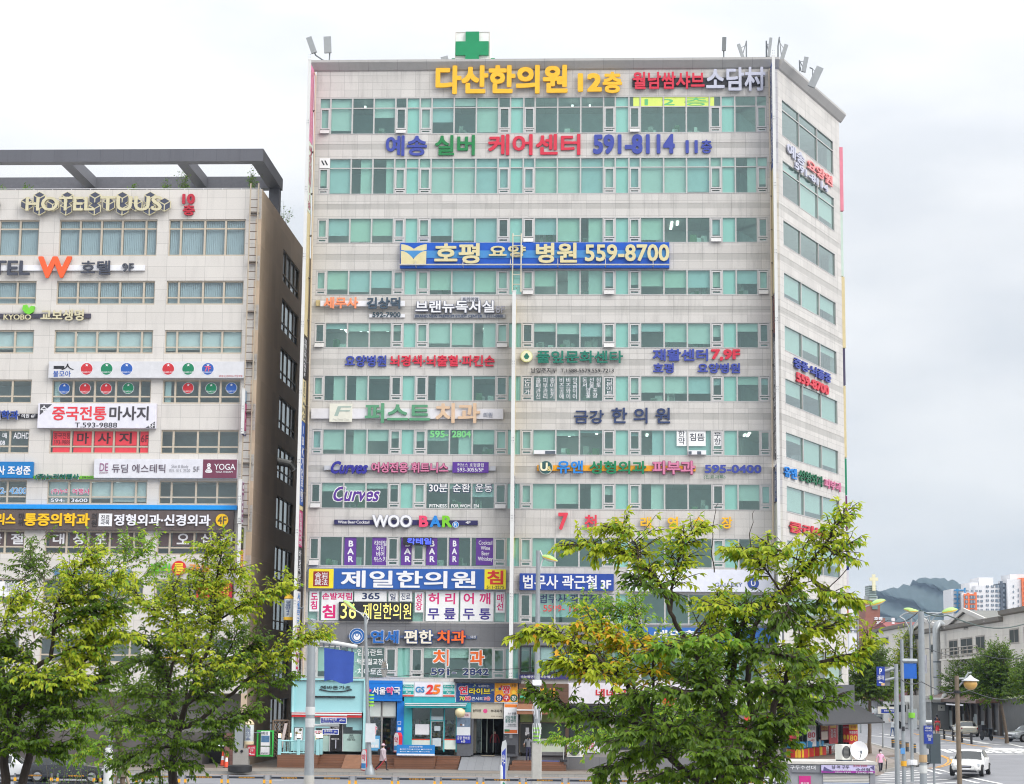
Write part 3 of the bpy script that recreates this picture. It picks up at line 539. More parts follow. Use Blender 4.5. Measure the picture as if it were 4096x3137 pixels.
def ladder():
    u0, z0 = FAC.px('G', 2010, 740, .5); _, z1 = FAC.px('G', 2010, 228, .5)
    t = thing('wall_ladder', 'slim cream steel ladder climbing past the wide blue sign', 'ladder', FAC, (u0, -.5, z0))
    m = MB()
    for x in (-.28, .28): m.tube([(x, 0, 0), (x, 0, z1 - z0)], .045)
    m.build('rail', paint(214, 206, 184), t)
    m = MB()
    for i in range(6): m.tube([(-.28, 0, .5 + i * .66), (.28, 0, .5 + i * .66)], .03)
    m.build('rung', paint(214, 206, 184), t)
    m = MB(); m.tube([(0, .5, .3), (0, 0, .3)], .03); m.tube([(0, .5, 3), (0, 0, 3)], .03); m.build('bracket', paint(180, 176, 164), t)
ladder()
def pipe(label, pts, r=.06, m=None):
    us = [FAC.px(*p, .25) for p in pts]
    t = thing('drain_pipe', label, 'pipe', FAC, (us[0][0], -.25, us[-1][1]))
    o = MB().tube([(us[0][0] - us[0][0], .25, us[0][1] - us[-1][1])] + [(u - us[0][0], 0, z - us[-1][1]) for u, z in us], r).build('pipe_run', m or paint(206, 192, 170, .4), t)
    b = MB()
    for i in range(14): b.box(-.1, .1, -.07, .25, (us[1][1] - us[-1][1]) * i / 14 + .4, (us[1][1] - us[-1][1]) * i / 14 + .46)
    b.build('clamp', paint(110, 104, 98), t)
pipe('tan downpipe beside the sign stack at the far left corner', [('D', 128, 462), ('D', 138, 490), ('D', 120, 1300), ('K', 136, 1230)])
pipe('tan downpipe running beside the sign stack next to the wing', [('E', 2152, 430), ('E', 2143, 450), ('E', 2155, 1300), ('J', 2085, 1100)])
# wing end panels
def wing_end():
    b = WING.pt(WLEN, 0, 0); D = b.y + .3
    p1 = at('F', 681, 855, D); p2 = at('T', 2022, 860, D)
    t = thing('blade_sign', 'stack of coloured panels on the far end of the angled wing, pink at top', 'sign', FAC, (0, 0, 0))
    t.location = (p1.x, D, p2.z); t.rotation_euler = (0, 0, 0)
    for (a, c, mt) in ((('F', 692, 855), ('F', 692, 1283), paint(236, 140, 160)), (('F', 692, 1290), ('L', 700, 92), paint(206, 226, 214)), (('L', 705, 97), ('L', 705, 575), CRM), (('L', 708, 580), ('L', 708, 825), paint(74, 66, 96)), (('L', 712, 830), ('L', 712, 1312), CRM),
                       (('L', 718, 1318), ('L', 718, 1565), paint(0, 136, 96)), (('L', 722, 1570), ('T', 2022, 180), paint(110, 46, 90)), (('T', 2026, 190), ('T', 2026, 410), paint(30, 50, 150)), (('T', 2026, 415), ('T', 2026, 555), paint(214, 210, 220)), (('T', 2026, 640), ('T', 2026, 780), paint(205, 70, 30))):
        q1, q0 = at(*a, D), at(*c, D)
        x0 = q1.x - p1.x - .14
        MB().box(x0 + .06, x0 + .30, 0, .9, q0.z - p2.z + .02, q1.z - p2.z).build('panel', mt, t)
    MB().box(-.05, .08, .2, .5, 0, p1.z - p2.z).build('post', POSTW, t)
wing_end()
# ------------------------------------------------------------------ roof things
def cross_box():
    n = -1.2
    u0, z1 = FAC.px('D', 1365, 112, n); u1, z0 = FAC.px('D', 1665, 362, n)
    z0 -= 1.2
    t = thing('cross_sign_box', 'white rooftop sign box with a large green cross', 'sign', FAC, ((u0 + u1) / 2, -n, z0))
    w = (u1 - u0) / 2; h = z1 - z0
    MB().box(-w, w, 0, w * 1.9, 0, h).build('box', paint(240, 240, 236, .5, .1, .8), t)
    G = paint(0, 142, 90, .45); cs = [FAC.px('D', x, y, n) for x, y in ((1367, 198), (1655, 315), (1456, 112), (1570, 362))]
    c0 = (u0 + u1) / 2
    a = MB(); x0, x1 = cs[0][0] - c0, cs[1][0] - c0; xa, xb = cs[2][0] - c0, cs[3][0] - c0
    zt, zb = cs[0][1] - z0, cs[1][1] - z0
    a.slab([(xa, .6), (xb, .6), (xb, zb), (x1, zb), (x1, zt), (xb, zt), (xb, h - .005), (xa, h - .005), (xa, zt), (x0, zt), (x0, zb), (xa, zb)], -.22, -.002)
    a.build('cross', G, t)
    f = MB()
    for x in (-w - .01, w - .05): f.box(x, x + .06, -.03, .04, 0, h + .03)
    f.box(-w, w, -.03, .04, h - .001, h + .05); f.build('frame', paint(220, 214, 205), t)
    s = MB()
    for sx in (-1, 1): s.slab([(sx * (w + .02), .3), (sx * (w + .3), .6), (sx * (w + .3), h - 1.6), (sx * (w + .02), h - 1.6)], .7, .9)
    s.build('side_cross', G, t)
cross_box()
SH = MB(); 
def shed():
    u0, z1 = FAC.px('E', 880, 340, -6); u1, _ = FAC.px('E', 1130, 340, -6)
    t = thing('rooftop_box', 'low green edged plant room roof seen over the cornice', 'roof box', FAC, (u0, 6, ZTOP - .1))
    MB().box(0, u1 - u0, 0, 4, 0, z1 - ZTOP - .05).build('wall', paint(190, 190, 186), t)
    MB().box(-.1, u1 - u0 + .1, -.1, 4.1, z1 - ZTOP - .05, z1 - ZTOP + .1).build('roof', paint(90, 170, 130), t)
shed()
def antenna(label, zk, a, b, w, pole, n=-1.0, fr=None, dark=False):
    """a, b: photo points of the panel's foot and head; pole: photo polyline down to the roof"""
    fr = fr or FAC
    pa, pb = fr.px(zk, *a, n), fr.px(zk, *b, n); pl = [fr.px(zk, *p, n) for p in pole]
    base = (pl[-1][0], -n, ZTOP - .1)
    t = thing('antenna', label, 'antenna', fr, base)
    q = lambda p: Vector((p[0] - base[0], 0, p[1] - base[2]))
    A, B = q(pa), q(pb); d = (B - A).normalized(); s = Vector((d.z, 0, -d.x)) * w / 2
    m = MB(); y0, y1 = -.12, .1
    m.slab([((A - s).x, (A - s).z), ((A + s).x, (A + s).z), ((B + s).x, (B + s).z), ((B - s).x, (B - s).z)], y0, y1)
    m.build('panel', paint(120, 124, 126, .5) if dark else paint(158, 162, 164, .5), t)
    pts = [q(p) for p in pl[:-1]] + [Vector((0, 0, 0))]
    MB().tube([p + Vector((0, .14, 0)) for p in pts], .05).build('mast', paint(120, 126, 130, .4), t)
    m = MB(); m.tube([A + d * .2 + Vector((0, .05, 0)), pts[0] + Vector((0, .14, 0))], .03); m.tube([A + d * (B - A).length * .7, pts[0] + (pts[-1] - pts[0]) * .15 + Vector((0, .14, 0))], .02)
    m.build('bracket', paint(130, 134, 138, .4), t)
antenna('grey panel antenna leaning left on a bent arm, left roof corner', 'D', (125, 290), (78, 155), .4, [(130, 300), (195, 345), (238, 362), (238, 380)])
antenna('upright grey panel antenna at the left roof corner', 'D', (245, 290), (240, 150), .5, [(265, 190), (258, 300), (252, 380)])
antenna('short grey antenna stub to the left of the green cross', 'D', (1275, 362), (1265, 325), .5, [(1290, 345), (1310, 362), (1310, 380)])
antenna('dark upright pole antenna over the red and silver letters', 'E', (1745, 270), (1749, 155), .28, [(1745, 262), (1745, 345)], dark=True)
antenna('thin antenna leaning left on a wire bracket by the roof corner', 'E', (1915, 340), (1873, 215), .2, [(1944, 178), (1944, 345)])
antenna('thin antenna leaning right by the roof corner', 'E', (2138, 325), (2158, 160), .2, [(2119, 178), (2119, 345)])
antenna('slanted antenna over the first bay of the wing', 'F', (292, 285), (328, 168), .28, [(283, 110), (274, 170), (272, 275)], n=-1.2)
antenna('short upright antenna over the middle of the wing', 'F', (443, 350), (463, 252), .3, [(418, 268), (421, 340), (424, 400)], n=-1.2)
antenna('wide slanted antenna at the far end of the wing roof', 'F', (495, 450), (555, 320), .5, [(507, 325), (488, 440)], n=-1.2)
# ------------------------------------------------------------------ left building
LW = tile_mat('cream_stone_cladding', srgb(220, 215, 209, .84), 1.30, .79, oz=.2, stain=.14, var=.035)
LS = tile_mat('dark_brown_tile', srgb(184, 164, 142, .9), 1.5, 1.5, axis='Y', var=.08, dark=1.25, rough=.7, stain=.1)
LFR = paint(198, 186, 168, .45, .04)
GLASSB = glass_mat('blue_grey_window_glass', (.77, .88, .90), 2.0, (.88, .97, 1))
def au(x, y=700): return FAC.px('A', x, y)[0]
UE = au(1918, 500); SIDEGL = glass_mat('side_glass', (.5, .55, .55), 1.6, (.4, .4, .4), .15)
LTOP = FAC.px('A', 900, 474)[1]
LG = [[au(-560), au(-410), au(-260), au(-130), au(0), au(150), au(290)], [au(438), au(590), au(745), au(897), au(1070), au(1152)], [au(1238), au(1325), au(1500), au(1652), au(1797)]]
def bz(k, y, x=440): return FAC.px(k, x, y)[1]
LR = {10: (bz('A', 693), bz('A', 960), bz('A', 760)), 9: (bz('A', 1140), bz('A', 1315), bz('A', 1262)), 8: (bz('A', 1500), bz('B', 210), bz('B', 162)), 7: (bz('B', 400), bz('B', 574), bz('B', 522)), 6: (bz('B', 765), bz('B', 942), bz('B', 888)),
      5: (bz('B', 1135), bz('B', 1310), bz('B', 1256)), 4: (bz('B', 1505), bz('C', 135), bz('C', 86)), 3: (bz('C', 300), bz('C', 470), bz('C', 420)), 2: (bz('C', 690), bz('C', 860), bz('C', 810))}
ULEFT = au(-560) - 1.5
leftb = thing('hotel_building', 'cream ten storey building with brown tiled side and roof pergola', 'building', FAC, (0, 0, 0))
SIDE = Fr(FAC.pt(UE, 0, 0), FAC.a + math.pi / 2)
SWN = [[SIDE.px('A', 2072, 930)[0], None], ]
def left_building():
    w = MB(); prev = LTOP; e = UE - .012
    for k in range(10, 1, -1):
        zt, zb, _ = LR[k]
        w.box(ULEFT, e, 0, 3, zt, prev)
        for g in ((ULEFT, LG[0][0]), (LG[0][-1], LG[1][0]), (LG[1][-1], LG[2][0]), (LG[2][-1], e)): w.box(g[0], g[1], .003, .45, zb, zt)
        prev = zb
    w.box(ULEFT, e, 0, 3, 4.6, prev)
    w.build('wall', LW, leftb)
    ROWS = LR
    c = MB(); c.box(ULEFT, UE - 3, 3.01, 26, 0, LTOP - 1); c.box(ULEFT, UE - .8, 2.9, 3.0, 4.6, LTOP - 1); c.build('core', DARKROOM, leftb)
    s = MB()                                                # tiled side with window openings
    y0, y1 = SIDE.px('A', 2072, 930)[0], SIDE.px('A', 2072, 930)[0] + 7.5
    prev = LTOP
    for k in range(10, 0, -1):
        zt = SIDE.px('A', 2072, 905)[1] - (10 - k) * ((SIDE.px('A', 2072, 905)[1] - SIDE.px('B', 2027, 1245)[1]) / 5); zb = zt - 2.35
        s.box(UE - .4, UE, 0.0, 26, zt, prev); s.box(UE - .4, UE, 0, y0, zb, zt); s.box(UE - .4, UE, y1, 26, zb, zt); prev = zb
        g = MB(); g.quad((UE - .16, y0, zb), (UE - .16, y1, zb), (UE - .16, y1, zt), (UE - .16, y0, zt)); wo = g.build('side_window', [SIDEGL], leftb)
        f = MB()
        for i in range(5): f.box(UE - .2, UE - .08, y0 + (y1 - y0) * i / 4 - .05, y0 + (y1 - y0) * i / 4 + .05, zb + .06, zt - .06)
        f.box(UE - .2, UE - .06, y0, y1, zt - .06, zt - .002); f.box(UE - .2, UE - .03, y0, y1, zb + .002, zb + .06); f.box(UE - .19, UE - .09, y0 + .05, y1 - .05, zb + .62, zb + .7)
        f.build('frame', [paint(150, 138, 118)], wo)
        if k == 6: 
            d = MB(); d.tube([(UE - .1, y0 + .3, zb + 1.2), (UE + .9, y0 + .3, zb + 1.0), (UE + 1.2, y0 + .3, zb + .6)], .28, 12); d.build('vent_duct', paint(150, 150, 146, .4, metal=.6), leftb)
    s.box(UE - .4, UE, 0, 26, 0, prev); s.build('side_wall', LS, leftb)
    r = MB(); r.box(ULEFT, UE - .4, 3, 26, LTOP - 1.4, LTOP - .9); r.box(ULEFT, UE - .4, .45, .5, LTOP - 1, LTOP - .02); r.build('roof', paint(160, 158, 152), leftb)
    for k in range(10, 1, -1):
        zt, zb, tr = LR[k]
        for gi, U in enumerate(LG):
            g, f, b, l = MB(), MB(), MB(), MB()
            g.quad((U[0], .16, zb), (U[-1], .16, zb), (U[-1], .16, zt), (U[0], .16, zt))
            f.box(U[0], U[-1], .08, .22, zt - .1, zt - .002); f.box(U[0], U[-1], .02, .22, zb + .002, zb + .09); f.box(U[0] + .06, U[-1] - .06, .1, .2, tr - .05, tr + .05)
            for i, x in enumerate(U): f.box(x - .065 if i else x, x + .065 if i < len(U) - 1 else x, .086, .22, zb + .09, zt - .1)
            wo = g.build('window', [GLASSB], leftb); f.build('frame', [LFR], wo)
            if k in (10, 9):
                for i in range(len(U) - 1):                 # vertical fabric blinds
                    x = U[i] + .08
                    while x < U[i + 1] - .12:
                        b.quad((x, .3, zb + .05), (x + .1, .34, zb + .05), (x + .1, .34, zt - .1), (x, .3, zt - .1)); x += .125
                b.build('vertical_blind', paint(196, 203, 207, .8), wo)
            elif k == 8 or (k == 5 and gi == 1):
                for i in range(len(U) - 1): b.box(U[i] + .05, U[i + 1] - .05, .3, .31, tr - .1 - .3 * rnd.random(), zt - .1)
                b.build('window_blind', paint(226, 234, 228), wo)
                for i in range(3): l.box(U[0] + 1 + i * 1.7, U[0] + 1.15 + i * 1.7, .8, 2.0, zt - .06, zt - .04)
                l.build('ceiling_lamp', LAMP, wo)
            elif k == 7:
                b.box(U[0] + .1, U[0] + .5, .3, .31, zb + .1, zt - .1); b.build('curtain', paint(206, 226, 222), wo)
            if k == 9 and gi == 1: pass
left_building()
def lsign(label, zk, els, **k): return sign(label, zk, els, **k)
KH, DG = paint(214, 206, 172), paint(74, 78, 96)
def hexes(t, zk, pts, r):
    m, m2 = MB(), MB()
    for x, y in pts:
        u, z = FAC.px(zk, x, y, .1); u -= 0; p = FAC.pt(u, -.1, z) - t.location; X = p.dot(FAC.ex); Z = p.z
        rr = r
        for a0 in (90, 210, 330):
            def pt(a, q): return X + q * math.cos(R(a)), Z + q * math.sin(R(a))
            A = [pt(a0, 0), pt(a0 - 60, rr), pt(a0, rr), pt(a0 + 60, rr)]
            m2.slab(A, -.10, .05); cx = sum(a for a, _ in A) / 4; cz = sum(b for _, b in A) / 4
            m.slab([(cx + (a - cx) * .8, cz + (b - cz) * .8) for a, b in A], -.115, -.1)
    m2.build('hexagon_frame', KH, t); m.build('hexagon_panel', DG, t)
t = sign('cream letters over grey hexagon lattice along the hotel parapet', 'A', [('T', 'HOTEL', 190, 530, 690, 632, KH, .035, .16), ('T', 'TUUS', 735, 525, 1185, 632, KH, .035, .16)], n=.3, name='letter_sign')
hexes(t, 'A', [(x, 545) for x in (297, 500, 703, 903, 1105)] + [(x, 620) for x in (297, 492, 700, 902, 1100)] + [(205, 585), (395, 590), (598, 590), (803, 590), (1003, 590), (1210, 590)], .48)
sign('red stacked number 10 and floor character on the hotel parapet', 'A', [('T', '10', 1335, 508, 1425, 580, paint(190, 40, 60), .07, .14), ('T', '층', 1338, 588, 1425, 664, paint(190, 40, 60), .06, .14)], n=.05, name='letter_sign')
sign('dark emblem sign cut off by the photo edge, hotel parapet', 'A', [('C', -45, 590, 48, paint(70, 66, 62), .2)], n=.05, name='letter_sign')
sign('grey letters with a large orange W on a white bar', 'A', [('B', -520, 1030, 1062, 1070, W_, .14), ('T', 'TEL', -60, 995, 218, 1100, paint(70, 74, 88), .035, .12), ('T', 'W', 278, 966, 522, 1122, paint(245, 100, 50), .05, .16), ('T', '호텔', 592, 995, 808, 1096, paint(70, 74, 88), .03, .12), ('T', '9F', 895, 1014, 978, 1074, paint(80, 84, 96), .02, .12)], name='letter_sign')
def leaf_disc(t, zk, x, y, r, col):
    u, z = FAC.px(zk, x, y, .2); p = FAC.pt(u, -.2, z) - t.location
    X, Z = p.dot(FAC.ex), p.z
    m = MB(); m.slab([(X - r + .1 * 0, Z), (X - r * .9, Z + r * .7), (X - r * .3, Z + r * .8), (X, Z + r * .1), (X + r * .4, Z + r * .6), (X + r, Z + r * .5), (X + r * .8, Z - r * .4), (X + r * .2, Z - r * .8), (X - r * .5, Z - r * .6)], -.2, 0)
    m.build('sprout_emblem', col, t)
t = sign('tan letters on a dark bar with a light green sprout', 'A', [('B', -30, 1382, 665, 1416, paint(70, 68, 84), .12), ('T', 'KYOBO', 28, 1388, 228, 1426, KH, .04, .1), ('T', '교보생명', 298, 1352, 612, 1432, KH, .045, .1)], name='letter_sign')
leaf_disc(t, 'A', 208, 1350, .42, paint(120, 210, 60))
BALL = {'r': paint(205, 45, 55), 'g': paint(10, 130, 90), 'b': paint(40, 95, 180)}
els = [('B', 362, 272, 1802, 392, paint(218, 218, 222), .3), ('T', '볼모아', 388, 336, 516, 380, paint(40, 90, 180), .03, .01), ('T', '031)593-7579', 1604, 368, 1772, 386, paint(190, 60, 70), .01, .008)]
for x, c in ((634, 'r'), (780, 'g'), (926, 'b'), (1230, 'r'), (1376, 'g'), (1520, 'b')): els += [('C', x, 323, 46, paint(235, 235, 240), .008), ('C', x, 322, 43, BALL[c], .012), ('T', '★', x - 12, 282, x + 14, 304, W_, 0, .016), ('T', 'BILLIARD CLUB', x - 36, 340, x + 36, 352, W_, .0, .016)]
els += [('T', '7F', 1496, 302, 1542, 340, paint(230, 90, 120), .05, .02), ('T', '▬', 392, 300, 470, 322, BLACK, 0, .01), ('T', '人', 448, 284, 540, 330, BLACK, .03, .012)]
sign('long pale grey sign with six coloured billiard balls', 'B', els, name='signboard')
for x, y, c, lab in ((470, 466, 'b', 'blue ball decal on the leftmost pane under the long grey sign'), (622, 465, 'r', 'solid red ball decal, second pane under the long grey sign'), (776, 466, 'r', 'cracked red ball decal beside the green one'), (938, 463, 'g', 'green ball decal beside the cracked red one'), (1376, 462, 'r', 'red ball decal in the right window group'), (1544, 464, 'g', 'green ball decal in the right window group'), (1692, 462, 'b', 'violet blue ball decal at the right end')):
    sign(lab, 'B', [('C', x, y, 42, paint(225, 230, 232), .006), ('C', x, y, 39, BALL[c], .01), ('T', '★', x - 11, y - 34, x + 12, y - 14, W_, 0, .014), ('T', 'BILLIARD CLUB', x - 32, y + 18, x + 32, y + 30, W_, 0, .014)], n=-.13, name='window_decal', cat='decal', group='billiard ball decals')
sign('white sign with red and black letters and grey corner tabs', 'B', [('B', 282, 578, 1145, 758, paint(232, 230, 240), .3), ('T', '중국전통', 380, 595, 776, 698, paint(232, 62, 74), .045, .012), ('T', '마사지', 798, 595, 1085, 698, paint(74, 70, 76), .05, .012), ('T', 'T.593-9888', 546, 714, 856, 750, paint(60, 58, 66), .02, .012),
     ('T', '◤', 290, 580, 378, 660, paint(80, 78, 84), .0, .008), ('T', '수', 296, 590, 345, 642, W_, .03, .014), ('T', '◢', 1062, 706, 1132, 754, paint(80, 78, 84), .0, .008), ('T', '6F', 1088, 722, 1130, 752, W_, .03, .014)], name='signboard')
RF = paint(232, 72, 84)
els = []
for a, b in ((384, 522), (535, 675), (690, 828), (842, 1008), (1024, 1090)): els += [('B', a, 778, b, 882, RF, .008, 'film', 0.), ('B', a, 895, b, 938, RF, .008, 'film', 0.)]
sign('red film with dark letters covering the sixth floor hotel windows', 'B', els + [('T', '마', 562, 788, 648, 870, paint(82, 50, 54), .05, .006), ('T', '사', 715, 788, 808, 870, paint(82, 50, 54), .05, .006), ('T', '지', 870, 788, 962, 868, paint(82, 50, 54), .05, .006), ('T', '6F', 1030, 806, 1086, 858, paint(110, 40, 50), .03, .006), ('T', '중국전통', 392, 790, 516, 832, paint(110, 40, 50), .02, .006), ('T', '593-9888', 392, 842, 516, 874, paint(110, 40, 50), .015, .006)], n=-.14, name='window_film', cat='film')
sign('blue letters with white edge and a small black number bar, left photo edge', 'B', [('B', -60, 650, 275, 684, BLACK, .1), ('T', '의학과', -50, 628, 138, 692, paint(40, 70, 160), .05, .1, LGREY), ('T', '의원 6F', 155, 652, 258, 680, W_, .025, .02)], name='letter_sign')
sign('white lettering ADHD on left edge windows', 'B', [('T', '매', 18, 790, 50, 830, W_, .03, .008), ('T', 'ADHD', 98, 788, 214, 832, W_, .04, .008), ('T', '08', 0, 846, 36, 878, W_, .05, .008)], n=-.14, name='window_lettering', cat='lettering')
sign('bright blue board with white name letters at the left edge', 'B', [('B', -420, 1002, 246, 1120, paint(14, 120, 190), .3), ('T', '사 조성준', -20, 1030, 222, 1096, W_, .05, .02)], name='signboard')
sign('green letters on a thin green bar, travel agency', 'B', [('B', 248, 1104, 688, 1126, paint(120, 195, 60), .12), ('T', '(주)누리여행사', 262, 1090, 580, 1136, paint(0, 112, 92), .04, .1, LGREY), ('T', '594-3600', 600, 1108, 676, 1122, BLACK, .01, .01)], name='letter_sign')
sign('pink outlined lettering on fifth floor windows of the hotel building', 'B', [('T', '(주)누리', 376, 1198, 500, 1240, paint(225, 60, 120), .03, .008, W_), ('T', '여행사', 530, 1198, 655, 1240, paint(225, 60, 120), .03, .008, W_), ('T', '594-', 372, 1270, 478, 1296, W_, .04, .008, GREY), ('T', '3600', 520, 1270, 640, 1296, W_, .04, .008, GREY)], n=-.14, name='window_lettering', cat='lettering')
sign('pale blue phone digits on the window at the left photo edge', 'B', [('T', '2- 4200', 0, 1190, 196, 1236, paint(110, 175, 225), .04, .008, W_)], n=-.14, name='window_lettering', cat='lettering')
sign('white salon sign with thin letters and maroon yoga panel', 'B', [('B', 694, 983, 1738, 1122, paint(226, 226, 234), .3), ('B', 1482, 984, 1730, 1120, paint(118, 58, 82), .02, 'end_panel'), ('T', '듀딤 에스테틱', 818, 1018, 1208, 1080, paint(95, 80, 95), .012, .01), ('T', 'Skin & Body\n031. 511. 2520', 1238, 1022, 1390, 1076, paint(150, 150, 158), .0, .008), ('T', '5F', 1412, 1036, 1458, 1074, paint(120, 116, 124), .01, .008),
     ('T', 'YOGA', 1566, 1016, 1720, 1060, W_, .02, .01), ('T', 'YOGA THERAPY', 1576, 1068, 1704, 1082, W_, .01, .008), ('T', '♟', 1500, 1012, 1552, 1082, W_, 0, .008), ('T', 'DE', 728, 1012, 790, 1068, paint(150, 90, 130), 0, .008), ('T', 'DEWDIM', 726, 1074, 790, 1088, paint(150, 110, 130), 0, .008)], name='signboard')
sign('bright blue strip above the brown clinic sign', 'B', [('B', -560, 1312, 1738, 1344, paint(0, 150, 235), .35)], name='sign_band', cat='sign')
sign('brown clinic sign with raised yellow and white letters', 'B', [('B', -560, 1352, 1712, 1496, paint(96, 84, 82), .3), ('T', '리스', -30, 1378, 112, 1462, paint(250, 200, 20), .06, .08), ('T', '통증의학과', 176, 1376, 654, 1470, paint(250, 200, 20), .06, .08), ('T', '마\n취', 134, 1376, 174, 1470, paint(58, 52, 54), .02, .03), ('T', '의\n원', 668, 1376, 708, 1474, paint(58, 52, 54), .02, .03),
     ('B', 720, 1380, 818, 1472, W_, .03, 'panel', .304), ('T', '진료\n과목', 736, 1390, 800, 1462, paint(60, 60, 66), .02, .006), ('T', '정형외과·신경외과', 834, 1384, 1538, 1468, paint(238, 238, 246), .05, .08), ('C', 1624, 1428, 46, paint(250, 200, 20), .05), ('T', '4F', 1592, 1400, 1656, 1456, paint(90, 80, 60), .03, .06)], name='signboard')
BF = paint(94, 80, 80)
els = []
for a, b in ((-100, 35), (48, 185), (358, 492), (508, 640), (660, 800), (815, 985), (1000, 1062), (1170, 1236), (1258, 1422), (1438, 1578), (1594, 1722)): els.append(('B', a, 1510, b, 1618, BF, .008, 'film', 0.))
for c, x, w in (('관', -72, 84), ('절', 78, 92), ('대', 385, 84), ('상', 532, 90), ('포', 690, 88), ('진', 860, 84), ('오', 1292, 90), ('십', 1468, 78), ('견', 1612, 88)): els.append(('T', c, x, 1526, x + w, 1604, W_, .045, .006))
sign('brown film with white single characters on fourth floor hotel windows', 'B', els, n=-.14, name='window_film', cat='film')
sign('green, red disc and yellow letters above the tree, third floor hotel wall', 'C', [('T', '발리', 1015, 196, 1142, 262, paint(100, 195, 40), .05, .1), ('C', 1204, 228, 48, paint(215, 50, 45), .12), ('T', '룸', 1168, 196, 1238, 266, paint(250, 220, 60), .04, .14), ('T', '가요', 1270, 198, 1420, 260, paint(230, 150, 40), .05, .1)], n=.1, name='letter_sign')
sign('small blue and grey letters partly behind leaves, third floor', 'C', [('T', '컬 러 노 래 장', 355, 232, 885, 276, paint(90, 140, 180), .03, .08)], n=.05, name='letter_sign')
sign('dark blue bank lettering on a pale strip behind leaves', 'C', [('B', -300, 556, 250, 588, paint(74, 70, 100), .15), ('T', 'Shinhan Bank', -40, 560, 246, 588, W_, .03, .03)], name='letter_sign')
sign('white board with thin grey price lines at the left edge', 'C', [('B', -300, 316, 152, 420, W_, .1), ('T', '작은 얼굴 관리\n웨딩 케어(신랑,신부)\n산후 관리', 14, 326, 128, 386, GREY, .01, .008)], name='signboard')
sign('red banner with yellow letters behind the middle tree', 'C', [('B', 1320, 328, 1560, 428, paint(214, 52, 62), .1), ('T', '룸가요방', 1340, 345, 1545, 412, paint(240, 200, 60), .05, .03)], name='signboard')
sign('yellow and white awning board behind the middle tree', 'C', [('B', 1030, 770, 1570, 826, W_, .2), ('B', 1030, 824, 1570, 832, YEL, .02), ('T', '약 처방 조제', 1100, 780, 1500, 818, GREY, .04, .01)], name='signboard')
sign('pale board with dark letters behind the upper tree branches', 'C', [('B', 1050, 520, 1520, 580, W_, .2), ('T', '가정의학과', 1120, 530, 1450, 572, BLACK, .03, .02)], name='signboard')
blade_l = [(('B', 1782, 470), ('B', 1782, 560), paint(150, 175, 200), None, None, 1), (('B', 1782, 565), ('B', 1782, 765), paint(190, 60, 110), vt('BAR'), paint(230, 150, 190), 1), (('B', 1782, 768), ('B', 1782, 798), paint(70, 70, 130), '8F', W_, 1)]
blade('dark edged blade sign reading BAR beside the hotel ladder', (('B', 1776, 465), ('B', 1776, 795)), blade_l, 1, n=1.0, depth=.8)
blade('white salon blade sign low on the hotel corner', (('B', 1752, 1128), ('B', 1752, 1450)), [(('B', 1752, 1130), ('B', 1752, 1448), paint(226, 222, 230), vt('듀딤'), paint(150, 90, 130), 1)], 1, n=1.2, depth=1.0, wd=.2)
blade('dark blade sign with green and red panels behind leaves, hotel corner', (('B', 1742, 1456), ('C', 1608, 335)), [(('B', 1742, 1470), ('C', 1608, 95), paint(40, 44, 40), '리', paint(170, 190, 50), 1), (('C', 1608, 98), ('C', 1608, 220), paint(215, 50, 45), '룸', paint(250, 220, 60), 1), (('C', 1608, 222), ('C', 1608, 335), paint(40, 44, 40), '가요', paint(220, 190, 60), 1)], 1, n=1.2, depth=1.0)
def hladder():
    n = .35; u0, z1 = FAC.px('A', 1862, 470, n); _, z0 = FAC.px('B', 1800, 1500, n)
    t = thing('wall_ladder', 'long steel roof ladder down the hotel front near its corner', 'ladder', FAC, (u0, -n, z0)); h = z1 - z0
    m = MB()
    for x in (-.27, .27): m.tube([(x, 0, 0), (x, 0, h + .4)], .05)
    m.build('rail', paint(186, 172, 152, .4), t); m = MB()
    for i in range(int(h / .55)): m.tube([(-.27, 0, .3 + i * .55), (.27, 0, .3 + i * .55)], .03)
    m.build('rung', paint(120, 104, 92, .4), t); m = MB()
    for i in range(7): m.box(-.3, .3, 0, .35, 1 + i * 3.4, 1.08 + i * 3.4)
    m.build('bracket', paint(120, 110, 100), t)
hladder()
def pergola():
    D = paint(104, 105, 112, .55, .12, 5)
    z1, z0 = FAC.px('A', 900, 178)[1], FAC.px('A', 900, 268)[1]; xr = au(1926, 180); dp = 7.9; L0 = ULEFT
    t = thing('roof_pergola', 'dark grey steel frame pergola over the hotel roof', 'pergola', FAC, (xr, 0, LTOP))
    z1 -= LTOP; z0 -= LTOP; L = L0 - xr
    MB().box(L, 0, 0, .8, z0, z1).build('front_beam', tile_mat('charcoal_metal_panel', srgb(104, 105, 112, .8), 1.6, 9, dark=.6, var=.04, speck=.1), t)
    MB().box(L, -.9, dp - .8, dp, z0 + .01, z1 - .01).build('rear_beam', D, t)
    MB().box(-.9, -.002, .802, dp, z0 + .003, z1 - .003).build('side_beam', D, t)
    for x in (420, 1275, -420):
        u = au(x, 290) - xr; MB().box(u, u + .75, .8, dp - .8, z0 + .03, z1 - .03).build('cross_beam', D, t)
        MB().box(u + .05, u + .7, dp - .75, dp - .1, -1.2, z0 + .01).build('post', D, t)
    MB().box(-.85, -.1, dp - .78, dp - .06, -1.2, z0 + .01).build('post', D, t)
pergola()
